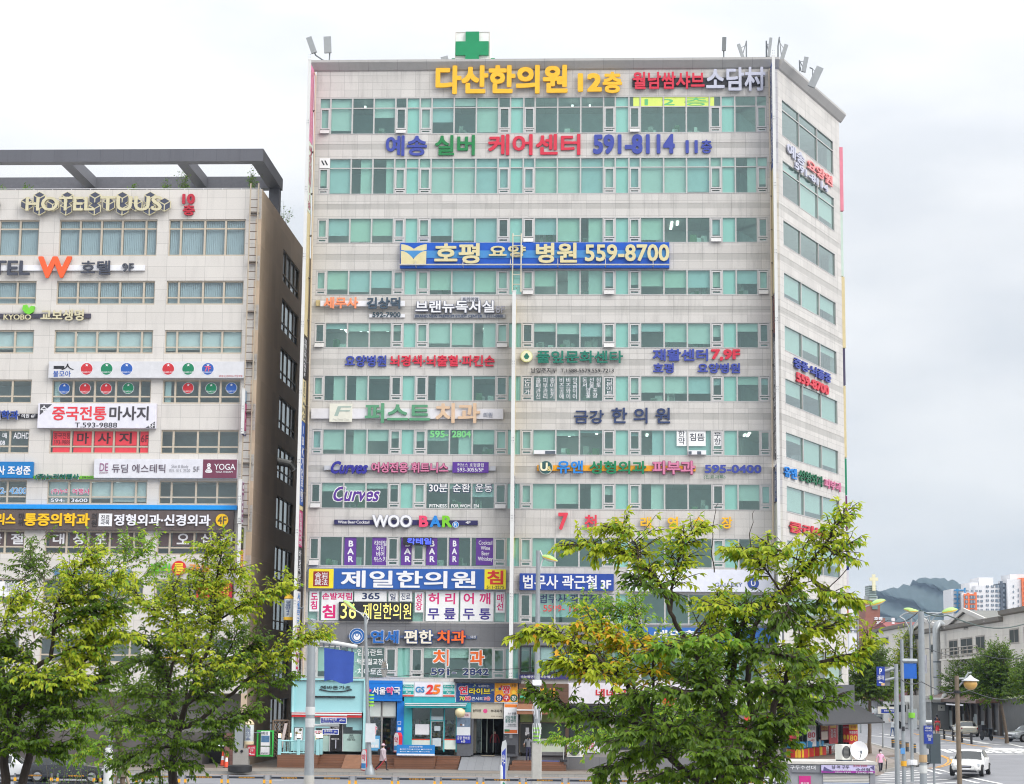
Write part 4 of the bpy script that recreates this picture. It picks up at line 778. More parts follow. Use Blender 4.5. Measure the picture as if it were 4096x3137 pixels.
def railing():
    z = FAC.px('A', 900, 458)[1]; x1 = au(1893)
    t = thing('roof_railing', 'thin white railing wires along the hotel parapet', 'railing', FAC, (x1, .3, LTOP))
    MB().tube([(ULEFT - x1, 0, z - LTOP), (0, 0, z - LTOP)], .02).build('rail', W_, t); m = MB()
    for i in range(18): m.tube([(-i * 1.3, 0, -.5), (-i * 1.3, 0, z - LTOP)], .018)
    m.build('post', W_, t)
railing()
# ------------------------------------------------------------------ ground, road, pavement, markings
ASPH = paint(138, 139, 144, .85, .10, .35, .80, bump=.25)
PAVE = tile_mat('brown_brick_paving', srgb(140, 126, 116, .8), .4, 99, axis='X', var=.08, stain=.2, speck=.1, dark=.8)
PAVE2 = paint(144, 136, 127, .85, .12, 1.3, .8, bump=.2)
KERB = tile_mat('granite_kerb', srgb(162, 160, 156, .8), 1.0, 99, var=.1, stain=.2, speck=.12)
RMARK = paint(226, 226, 224, .7, .08, 3); YMARK = paint(222, 160, 60, .7, .1, 3)
def hside(x, y):                                            # the side street lies a little higher
    t = min(1, max(0, (x - 22.5) / 5.)); t = t * t * (3 - 2 * t)
    return -.15 + t * (.5 + .55 * min(1, max(0, (y - 108) / 80.)))
def ground():
    m = MB(); xs = [-900, -300, -80, -40, -20, 0, 10, 16, 19, 22, 23, 24, 25, 26, 27, 28, 31, 36, 44, 60, 90, 160, 400, 1300]; ys = [-200, 0, 40, 70, 90, 100, 104, 108, 112, 116, 120, 128, 140, 155, 170, 190, 230, 300, 420, 800, 2200, 3150]
    vs = [(x, y, hside(x, y)) for y in ys for x in xs]; n = len(xs)
    m.add(vs, [(j * n + i, j * n + i + 1, (j + 1) * n + i + 1, (j + 1) * n + i) for j in range(len(ys) - 1) for i in range(n - 1)])
    o = struct('road', m, ASPH); o.data.polygons.foreach_set('use_smooth', [True] * len(o.data.polygons))
ground()
def gp(zk, x, y):                                           # photo point on the road surface (with its side-street rise)
    p = gnd(zk, x, y, -.15)
    for _ in range(12): p = gnd(zk, x, y, hside(p.x, p.y))
    return p
def gpp(zk, x, y):                                          # the same on the pavement, a kerb higher
    p = gnd(zk, x, y, 0)
    for _ in range(12): p = gnd(zk, x, y, hside(p.x, p.y) + .15)
    return p
KY = gnd('M', 1000, 1420, 0).y
def pavement():
    # the kerb runs along the main street, then rounds into the side street
    cur = [(-90, KY), (14, KY)] + [(p.x, p.y) for p in (gpp('Q', *c) for c in ((330, 1418), (700, 1385), (860, 1350), (960, 1310), (960, 1240), (860, 1180), (560, 1135), (240, 1050)))]
    def hprism(m, P_, up):
        n = len(P_); m.add([(x, y, -.4) for x, y in P_] + [(x, y, hside(x, y) + .15 + up) for x, y in P_], [tuple(range(n, 2 * n))] + [(i, (i + 1) % n, n + (i + 1) % n, n + i) for i in range(n)])
    m = MB(); poly = cur + [(24, 150), (26, 200), (-90, 200)]
    hprism(m, poly, 0); struct('pavement', m, PAVE2)
    k = MB()
    for (a, b) in zip(cur, cur[1:]):
        d = Vector((b[0] - a[0], b[1] - a[1])).normalized(); nx, ny = d.y * .16, -d.x * .16
        hprism(k, [(a[0] + nx, a[1] + ny), (b[0] + nx, b[1] + ny), (b[0] - nx, b[1] - ny), (a[0] - nx, a[1] - ny)], .012)
    struct('kerb', k, KERB)
    b = MB(); y0, y1 = gnd('M', 1000, 1378, 0).y, gnd('M', 1000, 1340, 0).y
    b.prism([(-90, y0), (16, y0), (18, y1), (-90, y1)], -.1, .006); struct('brick_path', b, PAVE)
    t2 = MB(); hprism(t2, [(15, y0 - 1), gpp('Q', 600, 1200)[:2], gpp('Q', 240, 1080)[:2], (14, 135), (9, 128)], .01); struct('corner_path', t2, PAVE)
    c = MB()
    for x0, x1 in ((-90, -22.5), (-22, 14)): c.box(x0, x1, KY - .95, KY - .83, -.149, -.144)
    struct('road_marking', c, YMARK)
pavement()
def marks():
    m = MB()
    def strip(z, a, b, w, k=1):
        p, q = gp(z, *a), gp(z, *b); d = (q - p).normalized(); s = Vector((-d.y, d.x, 0)) * w / 2
        n = 6
        for i in range(n):
            A, B = p.lerp(q, i / n), p.lerp(q, (i + 1) / n)
            c = [A - s, B - s, B + s, A + s]; m.add([(v.x, v.y, hside(v.x, v.y) + .012) for v in c], [(0, 1, 2, 3)])
    for a, b in (((1300, 1518), (1985, 1515)), ((0, 1525), (265, 1525))): strip('M', a, b, .15)
    for a, b in (((690, 1532), (1740, 1527)), ((840, 1508), (1475, 1505)), ((1120, 1475), (1165, 1475)), ((1645, 1477), (1685, 1477))): strip('N', a, b, .18)
    strip('P', (540, 1602), (760, 1600), .15); strip('P', (600, 1660), (760, 1658), .15)
    # zebra by the kiosk: bars run left to right
    for i, (y, x1) in enumerate(((1440, 850), (1458, 905), (1478, 1000), (1503, 1110), (1530, 1250), (1562, 1360))):
        strip('Q', (350, y), (x1, y - 3), .32)
    strip('Q', (1040, 1382), (1220, 1420), .2); strip('Q', (960, 1415), (1150, 1460), .2); strip('Q', (1245, 1430), (1910, 1575), .22); strip('Q', (1350, 1505), (1625, 1566), .2)
    strip('Q', (1140, 1213), (2190, 1203), .3); 
    for i in range(9): strip('Q', (1150 + i * 118 , 1135 + i * 1.5), (1265 + i * 128, 1180 + i * 1.5), .5)
    for i in range(5): strip('Q', (1740 + i * 95, 1118 + i * 3), (1960 + i * 100, 1172 + i * 2), .5)
    for i in range(7): strip('Q', (1120 + i * 85, 960 + i * 16), (1250 + i * 100, 978 + i * 17), .5)
    strip('Q', (880, 1090), (1350, 1086), .25); strip('Q', (1130, 1060), (1190, 1056), .3); strip('Q', (1240, 1055), (1560, 1050), .4); strip('Q', (1560, 1060), (1920, 1085), .4)
    strip('Q', (220, 795), (380, 808), .35); strip('Q', (380, 940), (560, 968), .3); strip('Q', (2000, 1068), (2190, 1112), .35); strip('Q', (240, 965), (640, 1000), .4); strip('Q', (380, 780), (560, 800), .25)
    m2 = m; struct('road_marking', m2, RMARK)
    m = MB()
    def ystrip(pts, w):
        P = [gp('Q', *p) for p in pts]
        for p, q in zip(P, P[1:]):
            d = (q - p).normalized(); s = Vector((-d.y, d.x, 0)) * w / 2
            m.add([(v.x, v.y, hside(v.x, v.y) + .014) for v in (p - s, q - s, q + s, p + s)], [(0, 1, 2, 3)])
    ystrip([(960, 1385), (1090, 1365), (1190, 1335), (1240, 1300), (1240, 1265), (1180, 1235), (1140, 1222)], .14)
    ystrip([(1000, 1388), (1130, 1368), (1240, 1335), (1285, 1300), (1280, 1265), (1200, 1232), (1150, 1215)], .14)
    ystrip([(800, 940), (1150, 1010), (1400, 1062), (1560, 1090), (1780, 1115)], .25); ystrip([(0, 775), (110, 795), (260, 822)], .3); ystrip([(1740, 985), (1900, 1000), (2040, 1022)], .25)
    struct('road_marking', m, YMARK)
marks()
# ------------------------------------------------------------------ shop fronts
ZF = .8
def rects(t, o, name, m, zk, rs, n0, n1, ch=0):
    if len(rs) > 1 and 'frame' not in name and 'icon' not in name:
        return [rects(t, o, name, m, zk, [q], n0, n1) for q in rs][-1]
    mb = MB()
    for (x0, y0, x1, y1) in rs:
        (a, b), c, d = FAC.px(zk, x0, y1, n1), FAC.px(zk, x1, y1, n1)[0], FAC.px(zk, x0, y0, n1)[1]
        mb.box(a - o[0], c - o[0], -n1, -n0, b - o[1], d - o[1])
    return mb.build(name, m, t)
def front(label, zk, x, y, name='shop', cat='shop front', loc_n=0):
    u, z = FAC.px(zk, x, y); t = thing(name, label, cat, FAC, (u, 0, z)); return t, (u, z)
SHOPGL = glass_mat('shop_glass', (.80, .90, .88), 1.75)
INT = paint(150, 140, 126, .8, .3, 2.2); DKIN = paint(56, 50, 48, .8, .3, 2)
def base_floor():
    m = MB(); m.box(UA, UK - 2.5, .02, 4, 0, ZF); m.prism([(UK - 2.5, 1.5), (UK - .5, 1.2), (UK + ca * WLEN - 1, sa * WLEN), (UK - 2.5, 6)], 0, .45)
    m.build('plinth', DARKSTONE, mainb)
    m = MB(); zt = ROW[2][1] - .76
    for px_ in (('M', 1275), ('M', 1752), ('N', 385), ('N', 1178), ('N', 1790)): 
        u = FAC.px(px_[0], px_[1], 900)[0]; m.box(u - .12, u + .12, .3, 4, ZF, zt)
    m.build('party_wall', INT, mainb)
    m = MB(); 
    for x0, x1 in (('N', 1800), ('P', 690)),: 
        a, b = FAC.px('N', 1800, 900)[0], UK - .3; m.box(a, b, .3, .5, .3, zt)
    m.build('shop_wall', paint(150, 146, 142), mainb)
    for q in ((400, 1205, 640, 1400), (680, 1205, 1000, 1460), (1040, 1205, 1400, 1460)): rects(mainb, (0, 0), 'shop_window', paint(52, 58, 58, .2, .4, 1), 'T', [q], -.28, -.26)
base_floor()
LBL = paint(160, 212, 218, .45, .03, 1)
def restaurant():
    t, o = front('pale turquoise restaurant front with red awning strip and dark glass door', 'M', 800, 1165, 'shop')
    rects(t, o, 'fascia', LBL, 'M', [(355, 240, 1275, 660)], .05, .5)
    rects(t, o, 'fascia_frame', paint(170, 222, 226), 'M', [(355, 238, 1278, 262), (355, 262, 378, 1150), (1252, 262, 1278, 1165)], .05, .66)
    rects(t, o, 'lower_wall', LBL, 'M', [(380, 662, 840, 860), (380, 860, 660, 1155), (840, 662, 1250, 812), (1050, 812, 1250, 850), (1130, 850, 1250, 892)], .05, .3)
    rects(t, o, 'name_shelf', BLACK, 'M', [(610, 460, 1158, 480)], .5, .62)
    g = rects(t, o, 'shop_window', [SHOPGL], 'M', [(1000, 812, 1050, 1158), (1050, 850, 1130, 1158), (1130, 892, 1250, 1158), (660, 860, 745, 1155), (745, 860, 838, 1155)], .12, .14)
    d = rects(t, o, 'door', [paint(34, 32, 34, .25)], 'M', [(842, 812, 998, 1155)], .1, .16); rects(t, o, 'handle', SILV, 'M', [(912, 1010, 922, 1120)], .16, .2).parent = d
    rects(t, o, 'door_frame', LGREY, 'M', [(836, 812, 842, 1158), (997, 812, 1002, 1158)], .1, .24)
    rects(t, o, 'frosted_film', paint(176, 206, 200), 'M', [(1004, 935, 1236, 1156), (747, 960, 836, 1155)], .145, .15)
    rects(t, o, 'awning', paint(220, 45, 48), 'M', [(366, 664, 1240, 724)], .3, .75); rects(t, o, 'awning_rail', W_, 'M', [(364, 660, 1244, 668), (364, 682, 1240, 694)], .6, .8)
    rects(t, o, 'menu_light', emit('warm_menu', (.95, .62, .22), .9), 'M', [(668, 960, 744, 1010)], .15, .2)
    return t
restaurant()
sign('black brush letters over a smile curve on the turquoise fascia', 'M', [('T', '에바돈가츠', 728, 330, 1106, 376, BLACK, .0, .04), ('T', '︶', 708, 372, 1126, 410, BLACK, 0, .05)], n=.52, name='letter_sign')
sign('small framed menu poster on the turquoise wall', 'M', [('B', 395, 855, 507, 1022, BLACK, .04, 'frame'), ('B', 401, 861, 501, 1016, W_, .01, 'sheet'), ('C', 476, 885, 18, paint(90, 90, 60), .01), ('C', 427, 924, 16, paint(120, 110, 60), .01), ('C', 449, 980, 13, paint(90, 110, 90), .01), ('T', '추천메뉴', 410, 945, 490, 962, BLACK, .01, .004)], n=.31, name='menu_poster', cat='poster')
sign('white price poster with pink figures beside the restaurant door', 'M', [('B', 540, 890, 744, 958, WHT, .01), ('T', '3,900원', 548, 895, 738, 930, paint(220, 80, 120), .02, .004)], n=.31, name='price_poster', cat='poster')
sign('white lettering on the dark restaurant door', 'M', [('T', '에바돈가츠', 862, 990, 962, 1012, W_, .02, .004), ('T', 'OPEN', 880, 850, 960, 870, W_, .01, .004)], n=.17, name='door_lettering', cat='lettering')
sign('dark brush writing on frosted restaurant glass', 'M', [('T', '에바\n건강한\n맛을 해요', 1062, 940, 1164, 1022, BLACK, .01, .004)], n=.16, name='window_lettering', cat='lettering')
PB = paint(0, 118, 212, .35, .04)
def pharmacy():
    t, o = front('bright blue pharmacy front with frosted transom and open doorway', 'M', 1500, 1170, 'shop')
    rects(t, o, 'fascia', PB, 'M', [(1275, 265, 1750, 524)], .05, .5); rects(t, o, 'fascia_groove', paint(0, 96, 184), 'M', [(1275, 298, 1750, 302), (1275, 484, 1750, 488)], .5, .506)
    rects(t, o, 'pillar', PB, 'M', [(1675, 526, 1762, 1168)], .05, .35)
    rects(t, o, 'transom', paint(206, 212, 208), 'M', [(1300, 535, 1482, 716), (1498, 535, 1670, 716)], .1, .16)
    rects(t, o, 'frame', paint(150, 150, 148, .4), 'M', [(1280, 528, 1300, 1168), (1482, 528, 1498, 1168), (1300, 716, 1670, 728)], .08, .22)
    rects(t, o, 'shop_window', [SHOPGL], 'M', [(1300, 728, 1482, 1168)], .12, .14)
    rects(t, o, 'sliding_door', [glass_mat('blue_door_glass', (.3, .5, .7), 1.6)], 'M', [(1602, 728, 1668, 1168)], .1, .14)
    sh = MB(); r2 = random.Random(5)
    a, b = FAC.px('M', 1300, 900, -1.5)[0] - o[0], FAC.px('M', 1670, 900, -1.5)[0] - o[0]
    for j in range(6):
        z = .1 + j * .38; x = a
        while x < b - .15: w = .08 + .15 * r2.random(); sh.box(x, x + w - .02, 2.2, 2.4, z, z + .12 + .16 * r2.random(), r2.randrange(5)); x += w
    sh.build('shelf_stock', [paint(200, 90, 80), paint(220, 210, 190), paint(90, 140, 120), paint(210, 180, 90), paint(110, 110, 150)], t)
    rects(t, o, 'pillar_icon', W_, 'M', [(1694, 778, 1736, 782), (1694, 816, 1736, 820), (1694, 782, 1698, 816), (1732, 782, 1736, 816), (1694, 856, 1736, 894), (1694, 936, 1736, 972)], .35, .354)
pharmacy()
sign('white and pink raised letters with a pink cross on the blue fascia', 'M', [('T', '✚', 1288, 352, 1364, 432, paint(225, 60, 130), .03, .08), ('T', '서울', 1378, 350, 1545, 442, W_, .045, .08), ('T', '약', 1555, 350, 1640, 442, paint(230, 60, 140), .045, .08, W_), ('T', '국', 1645, 350, 1728, 442, W_, .045, .08)], n=.52, name='letter_sign')
sign('pink pharmacy character on the glass beside the open doorway', 'M', [('T', '약', 1348, 836, 1432, 938, paint(225, 20, 80), .05, .006, W_)], n=.15, name='window_lettering', cat='lettering')
sign('pale blue product poster low on the pharmacy glass', 'M', [('B', 1282, 958, 1472, 1145, paint(90, 165, 215), .01), ('B', 1300, 1000, 1460, 1110, paint(205, 228, 240), .006), ('T', '●●●', 1310, 1070, 1450, 1110, W_, 0, .004)], n=.15, name='product_poster', cat='poster')
TQ = paint(60, 178, 188, .45, .05)
def convenience():
    t, o = front('turquoise convenience store front with glazed door and awning strip', 'N', 60, 1170, 'shop')
    rects(t, o, 'wall_panel', TQ, 'M', [(1762, 470, 1868, 1165), (1868, 470, 2194, 548)], .05, .3); rects(t, o, 'wall_panel', TQ, 'N', [(0, 470, 575, 548), (390, 548, 575, 660)], .05, .302)
    rects(t, o, 'awning', paint(30, 160, 165), 'M', [(1785, 556, 2194, 608)], .3, 1.0); rects(t, o, 'awning', paint(30, 160, 165), 'N', [(0, 556, 512, 608)], .3, 1.002)
    rects(t, o, 'awning_rail', W_, 'N', [(-252, 550, 520, 560), (-252, 572, 512, 582)], .9, 1.05)
    rects(t, o, 'frame', TQ, 'M', [(1862, 612, 1870, 1082), (2096, 612, 2106, 1165)], .08, .2); rects(t, o, 'frame', TQ, 'N', [(60, 612, 70, 1165), (228, 612, 242, 1165), (60, 766, 240, 776), (382, 612, 396, 1165)], .08, .204)
    rects(t, o, 'shop_window', [SHOPGL], 'M', [(1870, 612, 2096, 1000)], .12, .14); rects(t, o, 'shop_window', [SHOPGL], 'N', [(242, 612, 384, 1000), (72, 612, 228, 715)], .12, .14)
    rects(t, o, 'sill_panel', paint(226, 236, 228), 'M', [(1870, 1012, 2096, 1080)], .08, .2); rects(t, o, 'sill_panel', paint(226, 236, 228), 'N', [(242, 1014, 384, 1130)], .08, .2); rects(t, o, 'sill_stripe', paint(225, 80, 50), 'N', [(242, 1000, 384, 1014), (-167, 1000, 59, 1012)], .08, .21)
    d = rects(t, o, 'door', [SHOPGL], 'N', [(78, 780, 224, 1140)], .1, .13); rects(t, o, 'door_frame', paint(196, 206, 206, .4), 'N', [(72, 776, 80, 1145), (222, 776, 229, 1145), (80, 776, 222, 784)], .1, .18); rects(t, o, 'door_poster', paint(206, 220, 226), 'N', [(92, 990, 200, 1092), (116, 838, 192, 898), (72, 718, 228, 764)], .135, .14)
    sh = MB(); r2 = random.Random(8); a = FAC.px('M', 1870, 900, -1.5)[0] - o[0]; b = FAC.px('N', 384, 900, -1.5)[0] - o[0]
    for j in range(5):
        z = .1 + j * .42; x = a
        while x < b - .15: w = .08 + .15 * r2.random(); sh.box(x, x + w - .02, 1.6, 1.8, z, z + .14 + .16 * r2.random(), r2.randrange(5)); x += w
    sh.box(a, b, 1.0, 3.5, 2.9, 2.95, 1)
    sh.build('shelf_stock', [paint(90, 140, 110), paint(220, 226, 220), paint(60, 90, 150), paint(210, 170, 80), paint(170, 90, 90)], t)
    rects(t, o, 'sill_panel', W_, 'N', [(-125, 815, 53, 945)], .145, .15)
convenience()
sign('backlit white store sign with blue and orange figures and green end panels', 'N', [('B', -283, 276, 380, 470, paint(200, 202, 208), .3), ('B', -131, 292, 220, 466, paint(232, 230, 240), .02, 'panel'), ('B', -280, 292, -142, 466, paint(228, 240, 238), .02, 'end_panel', .304), ('B', 226, 292, 370, 466, paint(228, 240, 238), .02, 'end_panel', .304),
     ('B', -279, 318, -143, 360, paint(20, 160, 155), .006, None, .326), ('B', -279, 400, -143, 440, paint(20, 160, 155), .006, None, .326), ('B', -279, 362, -143, 398, paint(140, 220, 215), .006, None, .326), ('B', 228, 322, 368, 364, paint(20, 160, 155), .006, None, .326), ('B', 228, 402, 368, 440, paint(20, 160, 155), .006, None, .326), ('B', 228, 366, 368, 400, paint(140, 220, 215), .006, None, .326), ('B', -280, 450, -142, 466, paint(225, 70, 45), .006, None, .326), ('B', 226, 452, 370, 468, paint(225, 70, 45), .006, None, .326),
     ('T', 'Friendly', -269, 325, -152, 356, W_, .02, .006, None, .2), ('T', 'Fresh', -254, 366, -168, 394, W_, .02, .006, None, .2), ('T', 'Fun', -241, 404, -180, 434, W_, .02, .006, None, .2), ('T', 'Friendly', 240, 328, 352, 360, W_, .02, .006, None, .2), ('T', 'Fresh', 252, 369, 340, 397, W_, .02, .006, None, .2), ('T', 'Fun', 270, 406, 326, 434, W_, .02, .006, None, .2),
     ('T', 'GS', -119, 344, -6, 418, paint(20, 130, 190), .05, .02), ('T', '2', 5, 320, 92, 440, paint(228, 50, 45), .05, .03, None, .2), ('T', '5', 90, 318, 178, 440, paint(240, 120, 30), .05, .03, None, .2)], name='signboard')
sign('colourful song bar and billiard hall board, blue left and orange right', 'N', [('B', 385, 297, 1168, 540, W_, .3), ('B', 389, 301, 870, 536, paint(28, 66, 128, .5, .3, 4), .02, 'panel'), ('B', 872, 301, 1160, 536, paint(245, 165, 25), .02, 'panel', .304), ('T', '연', 425, 335, 534, 440, paint(225, 40, 70), .07, .01, W_), ('T', '라이브', 552, 362, 818, 440, paint(245, 225, 40), .06, .01, BLACK), ('T', '노래하는', 668, 320, 808, 352, W_, .03, .008),
     ('T', '70', 432, 468, 498, 518, paint(245, 225, 60), .05, .008), ('T', '80', 500, 464, 572, 520, paint(230, 60, 90), .05, .008, W_), ('T', '콘서트', 582, 474, 726, 516, W_, .04, .008), ('T', '3층', 738, 470, 818, 518, paint(230, 60, 90), .04, .008, W_), ('T', '짱', 972, 332, 1072, 432, paint(225, 45, 55), .06, .012, W_), ('T', 'F층', 1090, 312, 1148, 352, paint(60, 50, 40), .03, .006),
     ('C', 930, 488, 46, paint(30, 50, 110), .006), ('C', 1020, 488, 46, paint(190, 40, 45), .006), ('C', 1114, 488, 46, paint(20, 90, 60), .006), ('T', '당', 902, 460, 958, 518, W_, .05, .01), ('T', '구', 992, 460, 1048, 518, W_, .05, .01), ('T', '장', 1086, 460, 1142, 518, W_, .05, .01), ('C', 905, 380, 20, paint(240, 200, 40), .006), ('C', 938, 372, 18, paint(40, 60, 150), .008), ('C', 960, 345, 16, paint(200, 60, 50), .008), ('C', 1112, 415, 26, paint(250, 205, 60), .006), ('T', '♪', 600, 312, 640, 345, paint(200, 220, 160), 0, .006), ('T', '♫', 820, 372, 862, 405, paint(210, 220, 160), 0, .006)], name='signboard')
def entrance():
    t, o = front('grey stone pillars framing the dark main entrance hallway', 'N', 780, 1180, 'building_entrance', 'entrance')
    ST = paint(92, 94, 100, .5, .15, 4)
    rects(t, o, 'pillar', ST, 'N', [(396, 1054, 576, 1215), (576, 745, 602, 1200)], .0, .3); rects(t, o, 'pillar', ST, 'N', [(982, 540, 1170, 1220)], 0, .3)
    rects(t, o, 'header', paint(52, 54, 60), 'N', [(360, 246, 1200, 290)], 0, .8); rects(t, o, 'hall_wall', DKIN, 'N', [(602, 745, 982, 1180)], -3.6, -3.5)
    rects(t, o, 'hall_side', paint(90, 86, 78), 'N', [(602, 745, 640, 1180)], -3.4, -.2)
    rects(t, o, 'glass_door', [glass_mat('green_hall_glass', (.55, .7, .65), 1.6)], 'N', [(608, 745, 700, 1175)], -.3, -.28); rects(t, o, 'door_bar', paint(140, 150, 140), 'N', [(700, 745, 708, 1175), (770, 745, 778, 1170), (850, 745, 856, 1170)], -.6, -.5)
    rects(t, o, 'letter_box', paint(150, 152, 156), 'N', [(1058, 942, 1096, 992), (1006, 968, 1020, 980)], .3, .36); rects(t, o, 'plaque', paint(40, 40, 46, .3), 'N', [(1018, 1078, 1132, 1182)], .3, .33)
    rects(t, o, 'mat', paint(150, 138, 118), 'N', [(708, 1203, 872, 1216)], 0, .02)
entrance()
sign('beige restaurant board with pink hexagon over the hallway', 'N', [('B', 580, 546, 983, 744, paint(206, 198, 180), .12), ('C', 756, 650, 27, paint(225, 80, 140), .01), ('T', '놀부보쌈', 602, 625, 702, 665, paint(70, 56, 44), .02, .01), ('T', '부대찌개', 824, 630, 964, 668, paint(60, 48, 40), .04, .01), ('T', '호평점  592-8890', 828, 708, 964, 724, paint(120, 100, 80), .0, .006)], n=.05, name='signboard')
sign('white and orange upright rehabilitation banner beside the entrance', 'N', [('B', 988, 556, 1164, 935, W_, .14), ('B', 996, 564, 1156, 604, paint(235, 130, 40), .006, 'band'), ('B', 996, 886, 1156, 928, paint(226, 110, 40), .006, 'band', .144), ('B', 996, 880, 1060, 908, paint(60, 130, 80), .006, 'band', .15), ('T', '1:1 맞춤', 1046, 666, 1142, 696, paint(80, 80, 90), .02, .006), ('T', '전문재활\n통증센터', 1006, 706, 1142, 796, paint(10, 120, 110), .025, .006), ('T', '호평요양병원', 1042, 812, 1142, 832, GREY, .01, .006), ('T', '본 건물 9층 T.559-8700', 1010, 838, 1146, 850, GREY, 0, .006)], n=.32, name='signboard')
sign('tall coffee picture poster on the left entrance pillar', 'N', [('B', 398, 665, 568, 955, paint(222, 226, 230), .03), ('B', 398, 735, 568, 850, paint(108, 128, 150, .5, .35, 5), .006, 'picture'), ('B', 398, 668, 568, 730, paint(226, 206, 212), .006, 'picture', .03), ('T', '스페셜 커피', 420, 690, 545, 716, paint(170, 70, 90), .02, .01), ('C', 452, 822, 12, paint(120, 80, 50), .012), ('C', 482, 826, 12, W_, .012)], n=.32, name='poster', cat='poster')
sign('royal blue board with white clinic name and 6 below the coffee poster', 'N', [('B', 390, 956, 572, 1054, paint(30, 45, 165), .04), ('T', '금강 한의원', 404, 968, 558, 1008, W_, .03, .006), ('T', '6층', 452, 1014, 506, 1046, W_, .03, .006)], n=.32, name='signboard')
def globe():
    u, z = FAC.px('N', 440, 668, .8); t = thing('globe_lamp', 'cream globe lamp on a bracket by the store corner', 'lamp', FAC, (u, -.8, z))
    MB().lathe([(.02, -.34), (.2, -.28), (.32, -.12), (.34, 0), (.32, .12), (.2, .28), (.02, .34)], n=18).build('globe', paint(236, 222, 178, .4), t, True); MB().tube([(0, 0, .3), (0, 0, .45), (0, .75, .45)], .03).build('bracket', GREY, t)
globe()
BRN = tile_mat('brown_timber_board', srgb(104, 76, 58, .8), 9, .28, dark=.6, var=.1, stain=.1)
def kimbap():
    t, o = front('brown timber snack shop front with green window and sloping awning', 'N', 1450, 1180, 'shop')
    rects(t, o, 'fascia', BRN, 'N', [(1175, 305, 1800, 546)], .05, .45)
    m = MB(); (a, b), (c, d) = FAC.px('N', 1165, 555, .4), FAC.px('N', 1800, 555, .4); z2 = FAC.px('N', 1200, 640, 2.0)[1]; a, c, b, z2 = a - o[0], c - o[0], b - o[1], z2 - o[1]
    m.ext([(-.4, b), (-2.0, z2), (-2.0, z2 - .25), (-1.96, z2 - .25), (-1.96, z2 - .02), (-.4, b - .05)], a, c); m.build('awning', paint(150, 104, 78, .8, .1), t)
    MB().box(a, c, -2.04, -1.94, z2 - .02, z2 + .05).build('awning_bar', W_, t)
    text('고봉민김밥', W_, t, a + (c - a) * .72, a + (c - a) * .9, z2 - .2, z2 - .06, -2.01, .005, .02)
    rects(t, o, 'door', [paint(44, 42, 40, .3)], 'N', [(1190, 808, 1342, 1175)], .05, .1); rects(t, o, 'door_frame', paint(120, 112, 96), 'N', [(1183, 796, 1192, 1180), (1340, 796, 1350, 1180), (1192, 796, 1340, 808)], .05, .2); rects(t, o, 'door_notice', W_, 'N', [(1262, 858, 1304, 912), (1255, 914, 1308, 955)], .1, .11)
    rects(t, o, 'transom', paint(126, 140, 74, .5, .15, 2), 'N', [(1192, 650, 1350, 790), (1420, 700, 1762, 790)], .08, .14)
    rects(t, o, 'dark_window', [paint(58, 74, 58, .15, .3, 1)], 'N', [(1350, 800, 1762, 990)], .08, .12); rects(t, o, 'painted_panel', paint(206, 216, 196, .6, .06, 2), 'N', [(1350, 996, 1762, 1160)], .08, .16)
    rects(t, o, 'base', DARKSTONE, 'N', [(1350, 1160, 1762, 1205)], .05, .2); rects(t, o, 'frame', paint(86, 66, 50), 'N', [(1345, 640, 1352, 1165), (1758, 700, 1800, 1205), (1350, 790, 1762, 800)], .05, .24)
    text('고봉민김밥', paint(70, 90, 90), t, FAC.px('N', 1490, 1060)[0] - o[0], FAC.px('N', 1612, 1060)[0] - o[0], FAC.px('N', 1490, 1080)[1] - o[1], FAC.px('N', 1490, 1040)[1] - o[1], -.17, .004, .02)
kimbap()
sign('yellow brush letters over a mint strip on the brown fascia', 'N', [('T', '건강밥상', 1222, 358, 1640, 468, paint(240, 176, 30), .04, .06), ('B', 1192, 458, 1390, 492, paint(80, 190, 150), .03, None, 0.)], n=.47, name='letter_sign')
def eyelash():
    t, o = front('black framed second floor shop window above a navy strip', 'N', 1400, 190, 'bay_window', 'window')
    rects(t, o, 'shop_window', [SHOPGL], 'N', [(1200, -150, 2600, 165)], .1, .12); rects(t, o, 'frame', BLACK, 'N', [(1186, -160, 1206, 190), (1310, -150, 1326, 170), (1430, -150, 1446, 170), (1610, -150, 1630, 170), (1206, 160, 2600, 190), (1186, -175, 2600, -150)], .02, .2)
    rects(t, o, 'window_blind', W_, 'N', [(1446, -150, 1600, 60)], .02, .05)
eyelash()
sign('navy strip with white eyelash salon words under the black window', 'N', [('B', 1185, 194, 2600, 248, paint(52, 46, 110), .15), ('T', '속눈썹연장', 1200, 204, 1400, 238, W_, .03, .008), ('T', '속눈썹파마', 1450, 204, 1650, 238, W_, .03, .008)], n=.05, name='signboard')
sign('blue board glimpsed between branches on the second floor', 'T', [('B', 700, 745, 1640, 830, paint(50, 110, 190), .25), ('T', '예일학원', 900, 760, 1250, 822, W_, .05, .02)], name='signboard')
sign('white shop fascia with red letters behind the tree foliage', 'T', [('B', 395, 1070, 1640, 1190, paint(226, 222, 230), .3), ('T', '네네치킨', 560, 1105, 800, 1155, paint(205, 40, 50), .05, .02), ('C', 985, 1160, 46, paint(214, 50, 40), .02)], name='signboard')
sign('white window poster with round red flame mark near the outdoor unit', 'N', [('B', 1805, 1000, 2192, 1170, paint(226, 226, 236), .04), ('C', 1908, 1048, 42, paint(190, 40, 70), .008), ('T', '매운', 2020, 1050, 2130, 1130, paint(205, 45, 70), .03, .008)], n=-.25, name='window_poster', cat='poster')
